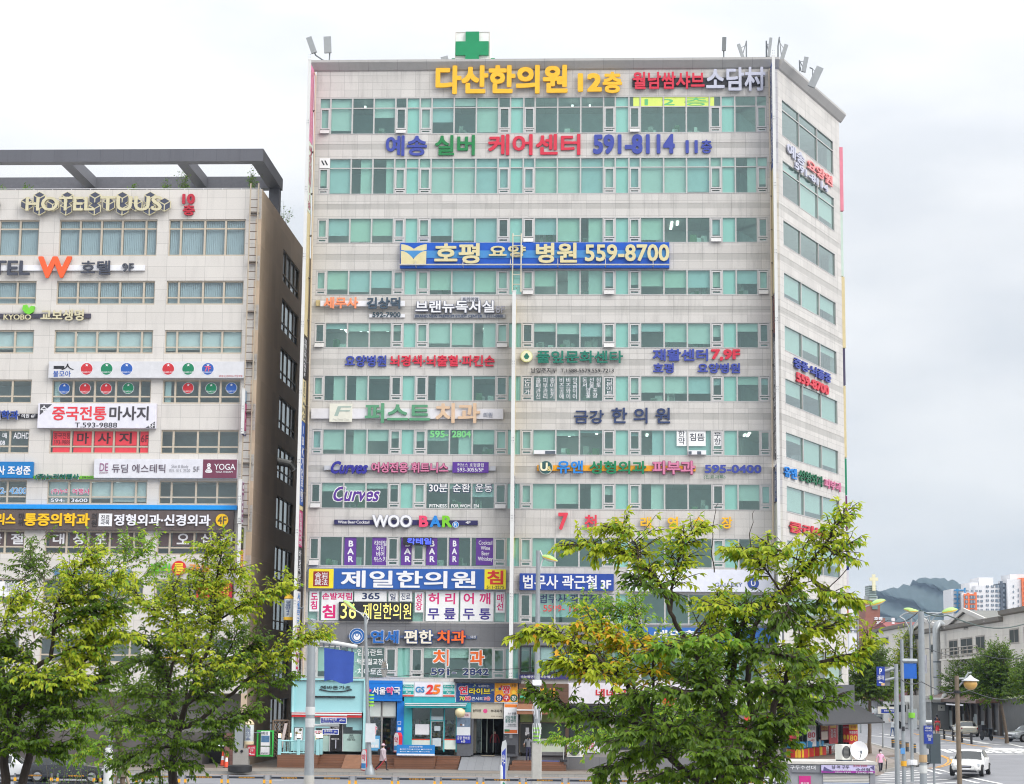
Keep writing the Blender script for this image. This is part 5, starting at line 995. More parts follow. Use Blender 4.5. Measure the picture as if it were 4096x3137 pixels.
sign('red sale banner with yellow top and large 0 behind tree stems', 'P', [('B', 262, 770, 615, 1125, paint(228, 62, 62), .05), ('B', 262, 830, 560, 885, paint(245, 210, 50), .008, 'band'), ('T', '신풍옥', 330, 900, 530, 948, paint(245, 200, 60), .03, .008), ('T', '80', 300, 975, 500, 1092, W_, .06, .01, BLACK), ('T', '~40%', 505, 980, 600, 1060, W_, .04, .008)], n=.6, name='sale_banner', cat='banner')
# lower stonework is darker
sgn = MB(); sgn.box(UA + .01, UK - .01, -.02, -.002, ROW[2][0] + .02, ROW[3][1] - .05); sgn.build('stone_facing', [DARKSTONE], mainb)
# ------------------------------------------------------------------ decks, steps and small things in front of the shops
WOOD = tile_mat('brown_deck_boards', srgb(128, 88, 66, .8), 9, .14, dark=.55, var=.12, stain=.2)
WOODT = paint(138, 98, 74, .7, .16, 3)
def uM(x, n=2., z='M'): return FAC.px(z, x, 1200, n)[0]
def deck(label, pieces, name='timber_deck'):
    u0 = pieces[0][1]; t = thing(name, label, 'deck', FAC, (u0, 0, 0))
    for p in pieces:
        mb = MB()
        if p[0] == 'deck': mb.box(p[1] - u0, p[2] - u0, -p[3], .1, -.1, p[4]); mb.build('platform', [WOOD], t)
        elif p[0] == 'steps':
            k = 4
            for i in range(k): mb.box(p[1] - u0, p[2] - u0, -p[3] + .38 * i, .1, -.1 if i == 0 else p[4] * i / k, p[4] * (i + 1) / k - (.002 if i == k - 1 else 0))
            mb.build('steps', [WOOD], t)
        elif p[0] == 'ramp': mb.ext([(-p[3], -.1), (-p[3], .02), (-.6, p[4]), (.1, p[4]), (.1, -.1)], p[1] - u0, p[2] - u0); mb.build('ramp', [WOODT], t)
    return t
deck('brown timber deck with steps and ramp before the turquoise restaurant', [('deck', uM(185), uM(690), 2.0, ZF), ('steps', uM(692), uM(1000), 2.0, ZF - .01), ('ramp', uM(1005), uM(1235), 2.6, ZF - .02)])
deck('brown timber steps before the pharmacy and deck under the blue board', [('steps', uM(1240), uM(1648), 2.0, ZF - .01), ('deck', uM(1650), uM(2165), 1.9, ZF - .02)])
deck('brown timber steps at the convenience store door', [('steps', uM(130, 2, 'N'), uM(420, 2, 'N'), 2.0, ZF - .03)])
deck('weathered low timber step before the snack shop', [('deck', uM(1062, 2, 'N'), uM(1765, 2, 'N'), 2.4, .32), ('deck', uM(1090, 2, 'N'), uM(1740, 2, 'N'), 2.0, .55)])
m = MB(); m.ext([(-3.2, -.05), (-3.2, .02), (-.3, .72), (.1, .72), (.1, -.05)], uM(432, 2, 'N') , uM(1050, 2, 'N')); o = m.build('entrance_ramp', tile_mat('grey_ramp_tile', srgb(150, 152, 156, .8), .5, 99, var=.06)); o.location = FAC.pt(0, 0, 0); o.rotation_euler = (0, 0, FAC.a)
tag(o, 'grey tiled ramp rising to the main entrance', 'ramp')
def deck_rail():
    n = 1.9; u0 = uM(210, n); t = thing('deck_railing', 'pale turquoise deck railing with small lit lanterns on its posts', 'railing', FAC, (u0, -n, ZF))
    LM = emit('lantern_glow', (1, .82, .55), 1.6)
    pts = [(uM(210, n) - u0, 0), (uM(450, n) - u0, 0), (uM(690, n) - u0, 0), (uM(735, .8) - u0, 1.0), (uM(340, .3) - u0, 1.6)]
    for x, y in pts:
        MB().bbox(x - .1, x + .1, y - .1, y + .1, 0, 1.0, .02).build('post', [LBL], t)
        c = MB(); c.box(x - .11, x + .11, y - .11, y + .11, 1.0, 1.06); c.box(x - .12, x + .12, y - .12, y + .12, 1.32, 1.36); l = c.build('lantern', [BLACK], t)
        MB().box(x - .08, x + .08, y - .08, y + .08, 1.06, 1.32).build('lantern_glass', [LM], l)
    r = MB(); b = MB()
    for (p, q) in ((0, 1), (1, 2), (0, 4)):
        a, c = Vector((*pts[p], 0)), Vector((*pts[q], 0))
        for z in (.12, .86): r.tube([a + Vector((0, 0, z)), c + Vector((0, 0, z))], .04, 6)
        k = int((c - a).length / .28)
        for i in range(1, k): b.tube([a.lerp(c, i / k) + Vector((0, 0, .12)), a.lerp(c, i / k) + Vector((0, 0, .86))], .022, 5)
    r.build('rail', [LBL], t); b.build('baluster', [LBL], t)
deck_rail()
sign('blue store information board standing on the deck', 'M', [('B', 1682, 1072, 2160, 1208, paint(30, 130, 205), .08), ('B', 1684, 1184, 2158, 1205, W_, .006, 'band'), ('T', 'GS25평내호평역점', 1838, 1086, 2004, 1108, W_, .02, .006), ('T', '●세븐카페 ●와인25 ●우리동네', 1722, 1120, 2120, 1136, W_, .01, .006), ('T', '●택배 ●반값택배 ●무인복합', 1722, 1150, 2100, 1164, W_, .01, .006)], n=2.0, name='standing_board', cat='board')
def pharm_stand(label, zk, x0, y0, x1, y1, n):
    (a, b), c, d = FAC.px(zk, x0, y1, n), FAC.px(zk, x1, y1, n)[0], FAC.px(zk, x0, y0, n)[1]
    t = thing('standing_sign', label, 'sign', FAC, ((a + c) / 2, -n, b), rz=-.75); h = d - b; w = .5
    pr = [(-w / 2, 0), (w / 2, 0), (w / 2, h - .2), (w / 4, h), (-w / 4, h), (-w / 2, h - .2)]
    MB().slab(pr, 0, .28).build('frame', paint(214, 35, 50), t)
    MB().slab([(x * .86, z * .94 + .05) for x, z in pr], -.015, 0).build('face', W_, t); text('약', paint(214, 30, 80), t, -w * .34, w * .34, h * .45, h * .78, -.016, .006, .05)
    MB().box(-w * .42, w * .42, -.02, -.015, h * .1, h * .34).build('blue_panel', paint(60, 140, 205), t)
pharm_stand('red edged upright pharmacy sign standing on the pavement', 'M', 1232, 1132, 1304, 1395, 5.2)
pharm_stand('red edged upright pharmacy sign on the deck by the blue pillar', 'M', 1650, 920, 1702, 1168, 1.6)
def outdoor_unit(label, p, w, h, rz, d=.4, name='outdoor_unit'):
    t = thing(name, label, 'air conditioner', WLD, p, rz=rz)
    MB().bbox(-w / 2, w / 2, -d / 2, d / 2, .05, h, .03).build('case', paint(222, 222, 216), t)
    g = MB(); r = h * .38
    for i in range(9): g.box(-w / 2 + .08, w / 2 - .25, -d / 2 - .012, -d / 2 - .004, .12 + i * (h - .2) / 9, .14 + i * (h - .2) / 9)
    g.build('grille', paint(120, 120, 118), t); f = MB(); f.disc(-.08, h / 2 + .02, r, -d / 2 - .008, -d / 2 - .001); f.build('fan_opening', paint(60, 62, 64), t)
    MB().box(-w / 2 + .05, w / 2 - .05, -d / 2 + .02, d / 2 - .02, 0, .06).build('foot', GREY, t)
p = FAC.px('N', 1885, 1235, 1.2); outdoor_unit('cream outdoor air conditioner unit on the pavement by the snack shop', FAC.pt(p[0], -1.2, p[1]), 1.05, .98, FAC.a)
def broom():
    p = FAC.px('N', 1735, 1205, 2.0); t = thing('broom', 'upright broom leaning by a black dustpan on the timber step', 'broom', FAC, (p[0], -2.0, .56))
    MB().tube([(0, 0, .1), (.02, .2, 1.5)], .02).build('handle', paint(190, 190, 190), t); MB().bbox(-.2, .25, -.12, .12, 0, .14, .03).build('brush_head', BLACK, t); MB().tube([(-.25, 0, .03), (-1.6, .05, .03)], .025).build('second_handle', paint(60, 100, 190), t)
broom()
def barrel(label, zk, x, y0, y1, w, n, col, tx):
    (u, z1), z0 = FAC.px(zk, x, y0, n), FAC.px(zk, x, y1, n)[1]; h = z1 - z0
    t = thing('revolving_sign', label, 'sign', FAC, (u, -n, z0))
    MB().lathe([(.03, 0), (w * .8, .04), (w, .16), (w, h - .2), (w * .8, h - .08), (w * .3, h - .02), (.02, h + .08)], n=20).build('drum', [paint(206, 214, 216)], t, True)
    c = MB(); c.lathe([(w + .02, .02), (w + .03, .2), (w + .005, .21)], n=20); c.lathe([(w + .005, h - .25), (w + .03, h - .2), (w * .7, h - .02), (.03, h + .12)], n=20); c.build('cap', [col], t, True)
    text(tx, paint(60, 80, 130), t, -w * .6, w * .6, .3, h - .35, -w - .002, .006, .03); MB().tube([(0, 0, h * .5), (w + .6, .3, h * .5)], .04).build('bracket', GREY, t)
barrel('white and yellow revolving drum sign on the building corner, high up', 'C', 1943, 410, 580, .30, 1.0, paint(238, 190, 40), vt('갤슬방4F'))
barrel('white and cream revolving drum sign above the parking booth', 'C', 1677, 1255, 1415, .30, 1.4, paint(220, 204, 170), vt('피망마사지7층'))
sign('small red massage board with white arrow beside the booth', 'C', [('B', 1664, 1420, 1716, 1490, paint(205, 40, 66), .08), ('T', '마사지', 1668, 1428, 1712, 1444, W_, .03, .006), ('T', '7F', 1680, 1448, 1702, 1464, W_, .02, .006), ('T', '◀▬', 1670, 1468, 1710, 1484, W_, .0, .006)], n=1.5, name='signboard')
def booth():
    (u, z1), (u1, z0) = FAC.px('C', 1565, 1440, 2.0), FAC.px('C', 1662, 1565, 2.0); t = thing('parking_booth', 'grey parking control box with two round gauges and red lamp', 'booth', FAC, (u, -2, max(0, z0)))
    w, h = u1 - u, z1 - max(0, z0); MB().bbox(0, w, 0, .8, 0, h, .03).build('case', paint(160, 158, 154), t)
    g = MB(); [g.disc(w * q, h * .85, .09, -.05, .0) for q in (.2, .6)]; g.build('gauge', BLACK, t)
    MB().box(.05, w * .6, .2, .7, h, h + 1.6).build('column', paint(150, 156, 160), t); MB().lathe([(.05, h + 1.6), (.12, h + 1.65), (.12, h + 1.8), (.03, h + 1.85)], w * .3, .4).build('beacon', paint(220, 40, 40), t)
booth()
def gate():
    (u, z1), (u1, z0) = FAC.px('C', 1727, 1318, 1.0), FAC.px('C', 1835, 1497, 1.0); t = thing('metal_gate', 'bright green gate frame with white laundry posters', 'gate', FAC, (u, -1, z0)); w, h = u1 - u, z1 - z0
    f = MB(); f.box(0, .1, 0, .1, 0, h); f.box(w - .1, w, 0, .1, 0, h); f.box(.1, w - .1, .01, .09, h - .1, h); f.box(.1, w - .1, .01, .09, .02, .12); f.build('frame', paint(60, 190, 80), t)
    b = MB(); [b.box(.1 + (w - .2) * i / 9, .13 + (w - .2) * i / 9, .03, .06, .12, h - .1) for i in range(1, 9)]; b.build('bars', paint(60, 170, 80), t)
    p = MB(); p.box(w * .25, w * .78, -.02, 0, h * .42, h * .97); p.box(w * .25, w * .78, -.02, 0, h * .08, h * .38); o = p.build('poster', W_, t); MB().box(w * .27, w * .76, -.026, -.02, h * .55, h * .8).build('poster_picture', paint(80, 120, 160, .5, .3, 4), t)
    text('해당\n세탁', GREY, t, w * .35, w * .68, h * .83, h * .95, -.021, .005, .02); text('바닐라뷰티', GREY, t, w * .3, w * .72, h * .1, h * .17, -.021, .005, .02)
gate()
def lattice():
    (u, z1), (u1, z0) = FAC.px('C', 1838, 1250, .4), FAC.px('C', 1940, 1500, .4); t = thing('lattice_screen', 'weathered brown lattice screen between the two buildings', 'screen', FAC, (u, -.4, max(z0, .0))); w, h = u1 - u, z1 - max(z0, 0.)
    m = MB(); k = 12
    for i in range(-int(h / .25), int(w / .25) + 1):
        for sgn, y in ((1, 0), (-1, .03)):
            x0 = i * .25; pts = []
            for zz_ in (0, h):
                pts.append((x0 + zz_ if sgn > 0 else x0 + h - zz_, zz_))
            (xa, za), (xb, zb) = pts
            if sgn < 0: (xa, za), (xb, zb) = (xb, zb), (xa, za)
            def clip(xa, za, xb, zb):
                s_ = (zb - za) / (xb - xa); 
                if xa < 0: za += -xa * s_; xa = 0
                if xb > w: zb += (w - xb) * s_; xb = w
                return (xa, za, xb, zb) if xa < xb else None
            c = clip(xa, za, xb, zb)
            if c: m.tube([(c[0], y, c[1]), (c[2], y, c[3])], .022, 4)
    m.build('lattice', paint(126, 104, 88), t); f = MB(); f.box(-.05, .05, -.04, .08, 0, h); f.box(w - .05, w + .05, -.04, .08, 0, h); f.box(.05, w - .05, -.04, .08, h - .06, h + .04); f.build('frame', paint(120, 100, 84), t)
    MB().slab([(w * .45, h * .25), (w * .62, h * .25), (w * .9, h * .92), (w * .72, h * .92)], -.15, -.12).build('leaning_board', paint(206, 190, 188), t)
lattice()
def cone(label, p, h=.75):
    t = thing('traffic_cone', label, 'cone', WLD, p, 'G' and 'orange traffic cones'); MB().lathe([(.14, .03), (.105, h * .35), (.1, h * .36)]).build('body', paint(235, 80, 40), t, True)
    MB().lathe([(.1, h * .36), (.07, h * .6)]).build('reflective_band', W_, t, True); MB().lathe([(.07, h * .6), (.03, h), (.0, h)]).build('tip', paint(235, 80, 40), t, True); MB().box(-.2, .2, -.2, .2, 0, .035).build('base', BLACK, t)
for lab, z, x, y in (('orange traffic cone, left of the pair by the parking ramp', 'C', 1495, 1558), ('orange traffic cone, right of the pair by the parking ramp', 'C', 1521, 1570), ('orange traffic cone behind the black rubber tub', 'C', 1612, 1557)): cone(lab, gnd(z, x, y, 0), 1.05)
p = gnd('C', 1612, 1600, 0); t = thing('rubber_tub', 'black rubber tub on the pavement before an orange cone', 'tub', WLD, p)
MB().lathe([(.62, 0), (.72, .05), (.74, .38), (.66, .42), (.6, .38), (.55, .2), (.0, .2)], n=20).build('tub_shell', paint(44, 44, 46), t, True)
def ramp_mouth():
    t = thing('parking_entrance', 'dark basement parking entrance under the hotel with painted pillar', 'entrance', FAC, (FAC.px('C', 1380, 1500)[0], 0, 0)); u0 = FAC.px('C', 1380, 1500)[0]
    u1 = FAC.px('C', 1568, 1500)[0]; zt = FAC.px('C', 1400, 1338)[1]
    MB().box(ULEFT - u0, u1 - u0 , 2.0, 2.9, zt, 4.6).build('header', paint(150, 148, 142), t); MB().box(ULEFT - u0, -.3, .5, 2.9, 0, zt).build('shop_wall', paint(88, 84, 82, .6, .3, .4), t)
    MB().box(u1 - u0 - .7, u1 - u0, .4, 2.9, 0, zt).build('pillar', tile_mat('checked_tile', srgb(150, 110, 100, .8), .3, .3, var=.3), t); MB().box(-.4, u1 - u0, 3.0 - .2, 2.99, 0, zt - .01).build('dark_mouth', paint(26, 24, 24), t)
    MB().box(u1 - u0 - 1.6, u1 - u0 - 1.15, 2.6, 2.7, zt - .9, zt - .5).build('lit_sign', emit('lit_white', (.9, .95, 1), 1.2), t)
ramp_mouth()
# ------------------------------------------------------------------ posts, lamps, median fence
STEEL = paint(156, 162, 166, .4, .08, 3, metal=.25); CONC = paint(180, 178, 172, .6, .1, 3)
def street_sign(parent, x0, x1, z0, z1, y, txt, sub, arrow=None):
    MB().box(x0, x1, y, y + .03, z0, z1).build('sign_plate', W_, parent); h = z1 - z0
    o = MB().box(x0 + .02, x1 - .02, y - .006, y, z0 + .02, z1 - .02).build('sign_face', paint(24, 52, 150), parent)
    if txt: text(txt, W_, parent, x0 + .06, x0 + (x1 - x0) * .62, z0 + h * .5, z1 - h * .12, y - .007, .004, .02)
    if sub: text(sub, W_, parent, x0 + .06, x0 + (x1 - x0) * .75, z0 + h * .14, z0 + h * .36, y - .007, .004, .01)
    if arrow: text(arrow, W_, parent, x0 + (x1 - x0) * .72, x1 - .06, z0 + h * .4, z0 + h * .72, y - .007, .004, .01)
def big_pole():
    D = 60; top = at('K', 215, 730, D); bx = at('M', 590, 1560, D).x
    t = thing('signal_pole', 'thick grey roadside pole with arm, hanging banner rod and two road name plates', 'pole', WLD, (bx, D, -.15)); h = top.z + .15; dx = top.x - bx
    MB().tube([(0, 0, 0), (dx * .4, 0, h * .35), (dx * .42, 0, h * .36)], [.175, .165, .155], 16).build('lower_shaft', CONC, t, True)
    MB().tube([(dx * .42, 0, h * .36), (dx, 0, h)], [.15, .125], 16).build('shaft', STEEL, t, True); MB().lathe([(.13, h), (.13, h + .03), (.02, h + .06)], dx, 0).build('cap', STEEL, t)
    for y in (655, 700, 800, 855):
        z = at('M', 600, y, D).z + .15; MB().lathe([(.150, z), (.152, z + .02), (.152, z + .12), (.150, z + .14)], dx * z / h, 0).build('steel_band', paint(206, 208, 208, .3), t)
    a, b = at('K', 280, 905, D) - Vector((bx, D, -.15)), at('K', 612, 962, D) - Vector((bx, D, -.15))
    m = MB(); m.tube([(dx, 0, a.z - .05), a, b], [.09, .075, .065], 12); m.tube([(dx, 0, a.z - .6), (a.x, 0, a.z)], .05); m.build('banner_arm', paint(206, 208, 208, .4), t, True)
    r = MB()
    for i in range(6): q = a.lerp(b, .12 + .15 * i); r.tube([q - Vector((0, 0, .05)), q - Vector((0, 0, .17))], .03, 6)
    r.build('hanger_ring', GREY, t)
    for (x0, x1, y0, y1, tx, sb, ar, ax) in ((727, 1055, 733, 808, '호평로46번길', 'Hopyeong-ro 46beon-gil', '40m', 700), (748, 955, 876, 948, '늘을2로', 'Neureul 2-ro', '60m', 830)):
        p0, p1 = at('M', x0, y1, D - .2), at('M', x1, y0, D - .2); q = Vector((bx, D, -.15)); za = at('M', 800, ax, D).z + .15
        street_sign(t, p0.x - bx, p1.x - bx, p0.z + .15, p1.z + .15, -.2, tx, sb, ar)
        MB().tube([(dx * .5, 0, za), (p1.x - bx, -.1, za)], .035).build('sign_arm', paint(200, 202, 202, .4), t)
    # banner: its own cloth
    c0, c1 = at('K', 322, 968, D), at('K', 585, 1005, D); b0, b1 = at('K', 322, 1262, D), at('K', 575, 1275, D)
    m = MB(); nx, nz = 14, 10
    vs = []
    for j in range(nz + 1):
        for i in range(nx + 1):
            u, v = i / nx, j / nz; p = c0.lerp(c1, u).lerp(b0.lerp(b1, u), v); vs.append((p.x, p.y + .03 * math.sin(u * 9 + v * 2) * v, p.z + (.05 * math.sin(u * 7) * v * v if v > .8 else 0)))
    n2 = len(vs); vs2 = vs + [(x, y + .006, z) for x, y, z in vs]; fs = []
    for j in range(nz):
        for i in range(nx):
            q = (j * (nx + 1) + i, (j + 1) * (nx + 1) + i, (j + 1) * (nx + 1) + i + 1, j * (nx + 1) + i + 1); fs += [q, tuple(n2 + k for k in q[::-1])]
    m.add([(x - c0.x, y - D, z - b0.z) for x, y, z in vs2], fs); o = m.build('banner', paint(52, 82, 168, .8, .06, 4), None, True); o.location = (c0.x, D, b0.z); tag(o, 'plain blue cloth banner hanging under the grey pole arm', 'banner')
big_pole()
LGR = paint(168, 208, 118, .35); LYE = paint(240, 190, 50, .4)
def lamp_head(mb_parent, p, d, s=1.):
    """green topped street lamp head at p pointing along d (in the pole's own space)"""
    d = d.normalized(); up = Vector((0, 0, 1)); side = d.cross(up).normalized(); n = 8
    for nm, mt, lo, hi in (('lamp_cover', LGR, 0, 1), ('lamp_rim', LYE, -.35, 0), ('lamp_glass', paint(220, 222, 210, .3), -.8, -.35)):
        m = MB(); vs = []; fs = []
        L_ = 9; K = 5
        for i in range(L_):
            u = i / (L_ - 1); w = .26 * s * math.sin(math.pi * (u * .9 + .08)) ** .7
            for k in range(K):
                f = lo + (hi - lo) * k / (K - 1); c = math.sqrt(max(0, 1 - f * f)); 
                for sg in ((-1, 1)):
                    vs.append(p + d * (u * .95 * s) + side * (sg * w * c) + up * (f * w * .8))
        for i in range(L_ - 1):
            for k in range(K - 1):
                for sg in (0, 1): a = (i * K + k) * 2 + sg; b = a + 2; c2 = a + K * 2; fs.append((a, b, b + K * 2, c2) if sg else (a, c2, b + K * 2, b))
            a = (i * K + (K - 1 if hi > .5 else 0)) * 2; fs.append((a, a + 1, a + 1 + K * 2, a + K * 2))
        m.add(vs, fs); m.build(nm, mt, mb_parent, True)
def street_lamp(label, D, base, top, heads, z0=-.15, r=.09, tone=None, arms=None):
    b, tp = at(*base, D), at(*top, D)
    t = thing('street_lamp', label, 'street lamp', WLD, (b.x, D, z0)); q = Vector((b.x, D, z0)); m = tone or STEEL
    MB().tube([(0, 0, 0), (tp.x - b.x, 0, tp.z - z0)], [r * 1.25, r * .7], 12).build('pole', m, t, True); MB().lathe([(r * 2.6, 0), (r * 2.4, .25), (r * 1.4, .5), (r * 1.3, .6)]).build('base', m, t, True)
    a = MB()
    for pts in arms or (): a.tube([at(*p, D) - q for p in pts], .04, 8)
    if a.v: a.build('arm', paint(210, 212, 212, .3), t, True)
    for (p, e, s) in heads: P_, E_ = at(*p, D) - q, at(*e, D) - q; lamp_head(t, P_, E_ - P_, s)
    return t
t = street_lamp('double armed street lamp standing before the pharmacy', 114, ('M', 1345, 1400), ('K', 682, 690), [(('K', 600, 640), ('K', 545, 600), 1.0)], 0., .12, None, [[('K', 690, 760), ('K', 672, 700), ('K', 640, 665), ('K', 596, 640)], [('K', 690, 780), ('K', 700, 730), ('K', 712, 712)], [('K', 640, 665), ('K', 680, 668), ('K', 712, 712)]])
b = at('M', 1345, 1400, 114)
m = MB(); [m.lathe([(.17, z), (.17, z + .1)]) for z in (7.6 - 3.6, 7.8 - 3.6, 8.0 - 3.6, 8.2 - 3.6)]; m.build('sticker_band', paint(150, 215, 70), t)
MB().bbox(-.3, .3, -.26, -.2, 1.9, 3.0, .02).build('notice_plate', paint(214, 218, 222), t)
mi = MB(); mi.lathe([(.0, -.03), (.5, -.02), (.5, .02), (.0, .03)], n=20); o = mi.build('traffic_mirror', paint(190, 194, 196, .15, metal=.8), t); o.rotation_euler = (0, R(90), R(25)); o.location = (.75, 0, 6.2)
MB().tube([(0, 0, 6.2), (.72, 0, 6.2)], .04).build('mirror_arm', STEEL, t)
t = street_lamp('grey street lamp with green bowl head by the snack shop, tied with string', 100, ('N', 1397, 1560), ('J', 292, 1150), [(('J', 322, 1195), ('J', 390, 1215), .9)], -.15, .15, None, [[('J', 300, 1290), ('J', 292, 1160), ('J', 305, 1150), ('J', 330, 1205)], [('J', 300, 1310), ('J', 318, 1240), ('J', 335, 1200)]])
q = at('N', 1397, 1560, 100); zc = at('N', 1397, 1050, 100).z
m = MB(); m.bbox(-.26, .26, -.22, .22, 0, zc + .15 - .0, .05); m.build('lower_casing', CONC, t); m = MB(); [m.lathe([(.2, z), (.21, z + .09)]) for z in (zc + .25, zc + .45, zc + .65, zc + .85)]; m.build('sticker_band', paint(150, 215, 70), t)
m = MB(); r2 = random.Random(3)
for zb_ in (zc + .15 + 1.0, zc + 2.3):
    for i in range(14): a_ = r2.random() * 6.3; m.tube([(.2 * math.cos(a_), .2 * math.sin(a_), zb_), (.24 * math.cos(a_ + .4), .24 * math.sin(a_ + .4), zb_ - .2 - .4 * r2.random()), (.21 * math.cos(a_ + .2), .21 * math.sin(a_ + .2), zb_ - .4 - .6 * r2.random())], .015, 4)
m.build('white_string', W_, t); MB().bbox(-.26, .22, -.3, .2, at('N', 1400, 330, 100).z + .15, at('N', 1400, 260, 100).z + .15, .03).build('camera_box', W_, t)
def bus_mirror():
    D = 95; b0 = at('N', 990, 1560, D); t = thing('pole_sign', 'thin pole with a slim framed sign seen side on, near the entrance', 'sign', WLD, (b0.x, D, -.15)); tp = at('N', 970, 1010, D)
    h = tp.z + .15; MB().tube([(0, 0, 0), (-.1, 0, h - 3.3)], .05).build('pole', STEEL, t); MB().lathe([(.06, .6), (.08, .7), (.09, 1.1), (.08, 1.5), (.06, 1.6)], -.12, 0).build('ring', paint(224, 226, 226), t)
    MB().slab([(-.14, h - 3.3), (.1, h - 3.5), (.12, h - .2), (.07, h), (-.1, h - .1), (-.15, h - .4)], -.05, .05).build('frame', paint(196, 200, 202, .3), t); MB().slab([(-.1, h - 1.9), (.06, h - 2.0), (.07, h - .4), (-.11, h - .6)], -.06, -.05).build('panel', paint(50, 70, 170), t); MB().slab([(-.1, h - 3.1), (.06, h - 3.2), (.06, h - 2.1), (-.1, h - 2.0)], -.06, -.05).build('lower_panel', paint(60, 140, 110), t)
    text('버스', W_, t, -.09, .05, h - 1.2, h - .7, -.061, .004, .03)
bus_mirror()
def median():
    D = 90; u = [];  G2 = paint(112, 116, 122, .5); YY = paint(246, 176, 30); RL = paint(38, 42, 52)
    xs = []
    for z, x in (('C', 268, ), ('C', 680)): xs.append(at(z, x, 1640, D).x)
    pitch = 167 * D / 7588.; x0 = at('M', 102, 1480, D).x
    zt = at('M', 600, 1462, D).z + .15; zr = at('M', 600, 1487, D).z + .15
    lab = 'dark rail barrier with yellow banded twin posts and no crossing lettering along the median'
    first = None
    for i in range(-8, 14):
        X = x0 + i * pitch
        if X > at('T', 1700, 1640, D).x - .5: break
        if first is None:
            t = thing('median_barrier', lab, 'barrier', WLD, (X, D, -.15), 'median barrier panels'); first = t; w = pitch
            for px_ in (.0, w - .29):
                MB().bbox(px_ - .04, px_ + .04, -.05, .05, 0, zt, .015).build('post', G2, t); MB().box(px_ - .05, px_ + .05, -.06, .06, zt - .36, zt - .2).build('yellow_band', YY, t)
            MB().box(.05, w - .34, -.05, .05, zr - .06, zr + .03).build('top_rail', RL, t); MB().box(.05, w - .34, -.04, .04, zr - .42, zr - .33).build('lower_rail', RL, t)
            text('무단횡단금지', YY, t, w * .25, w * .62, zr - .045, zr + .018, -.051, .004, .04); m = MB()
        else: t = copy_tree(first); t.location.x = X
median()
def shrub(label, p, h, w, name='shrub', n=260, seed=1, col=None):
    t = thing(name, label, 'plant', WLD, p); r = random.Random(seed); m = MB(); s = MB()
    for i in range(int(6 + n / 40)):
        a = r.random() * 6.28; e = Vector((math.cos(a) * w * .5 * r.random(), math.sin(a) * w * .5 * r.random(), h * (.6 + .4 * r.random()))); s.tube([(0, 0, 0), e * .5 + Vector((0, 0, .1 * h)), e], [.012, .008, .004], 4)
        for j in range(int(n / (6 + n / 40))):
            q = e * (.35 + .65 * r.random()) + Vector((r.gauss(0, w * .09), r.gauss(0, w * .09), r.gauss(0, h * .06))); L_ = (.11 if name == 'roof_weed' else .07) * (.7 + .6 * r.random()); d = Vector((r.gauss(0, 1), r.gauss(0, 1), r.gauss(0, .6))).normalized(); sd = d.cross(Vector((r.gauss(0, 1), r.gauss(0, 1), 1))).normalized() * L_ * .35
            m.add([q, q + d * L_ * .5 + sd, q + d * L_, q + d * L_ * .5 - sd], [(0, 1, 2, 3)])
    m.build('foliage', leaf_mat('shrub_leaf', ((.05, .10, .025), (.10, .19, .04), (.16, .27, .06))), t); s.build('stem', paint(90, 84, 60), t); return t
_lm = {}
def leaf_mat(name, cols, trans=.42, rough=.45):
    if name in _lm: return _lm[name]
    m = bpy.data.materials.new(name); m.use_nodes = True; nt = m.node_tree; N, L = nt.nodes, nt.links; bs = nt.nodes['Principled BSDF']; out = nt.nodes['Material Output']
    g = N.new('ShaderNodeNewGeometry'); rp = N.new('ShaderNodeValToRGB'); L.new(g.outputs['Random Per Island'], rp.inputs[0]); cr = rp.color_ramp
    cr.elements[0].color = (*cols[0], 1); cr.elements[1].color = (*cols[-1], 1)
    for i, c in enumerate(cols[1:-1]): e = cr.elements.new((i + 1) / (len(cols) - 1)); e.color = (*c, 1)
    L.new(rp.outputs[0], bs.inputs['Base Color']); bs.inputs['Roughness'].default_value = rough; bs.inputs['Specular IOR Level'].default_value = .22
    tr = N.new('ShaderNodeBsdfTranslucent'); vm = N.new('ShaderNodeVectorMath'); vm.operation = 'MULTIPLY'; vm.inputs[1].default_value = (1.5, 1.5, .6); L.new(rp.outputs[0], vm.inputs[0]); L.new(vm.outputs[0], tr.inputs[0])
    mx = N.new('ShaderNodeMixShader'); mx.inputs[0].default_value = trans; L.new(bs.outputs[0], mx.inputs[1]); L.new(tr.outputs[0], mx.inputs[2]); L.new(mx.outputs[0], out.inputs[0]); _lm[name] = m; return m
for i, (z, x, y, h, w, lab) in enumerate((('A', 1345, 470, 1.5, 1.0, 'feathery green weed growing on the hotel roof edge, middle'), ('A', 1210, 470, 1.1, .9, 'leafy weed on the hotel roof edge left of the feathery one'), ('A', 1840, 465, 1.7, 1.4, 'tall spiky weed at the hotel roof corner'), ('A', 970, 470, .7, .7, 'small thin weed on the hotel roof edge'), ('A', 200, 470, .6, 1.0, 'sparse weed over the hexagon sign'), ('A', 30, 460, .5, .9, 'low weed at the far left of the hotel roof'))):
    u, zz_ = FAC.px(z, x, y, -.7); shrub(lab, FAC.pt(u, .7, LTOP - .9), h + .9, w, 'roof_weed', 420, 20 + i)
p = SIDE.px('A', 2110, 700, 0); shrub('bushy dry plant on the hotel roof behind the side wall', SIDE.pt(11.5, .6, LTOP - .6), 2.8, 2.2, 'roof_weed', 240, 31)
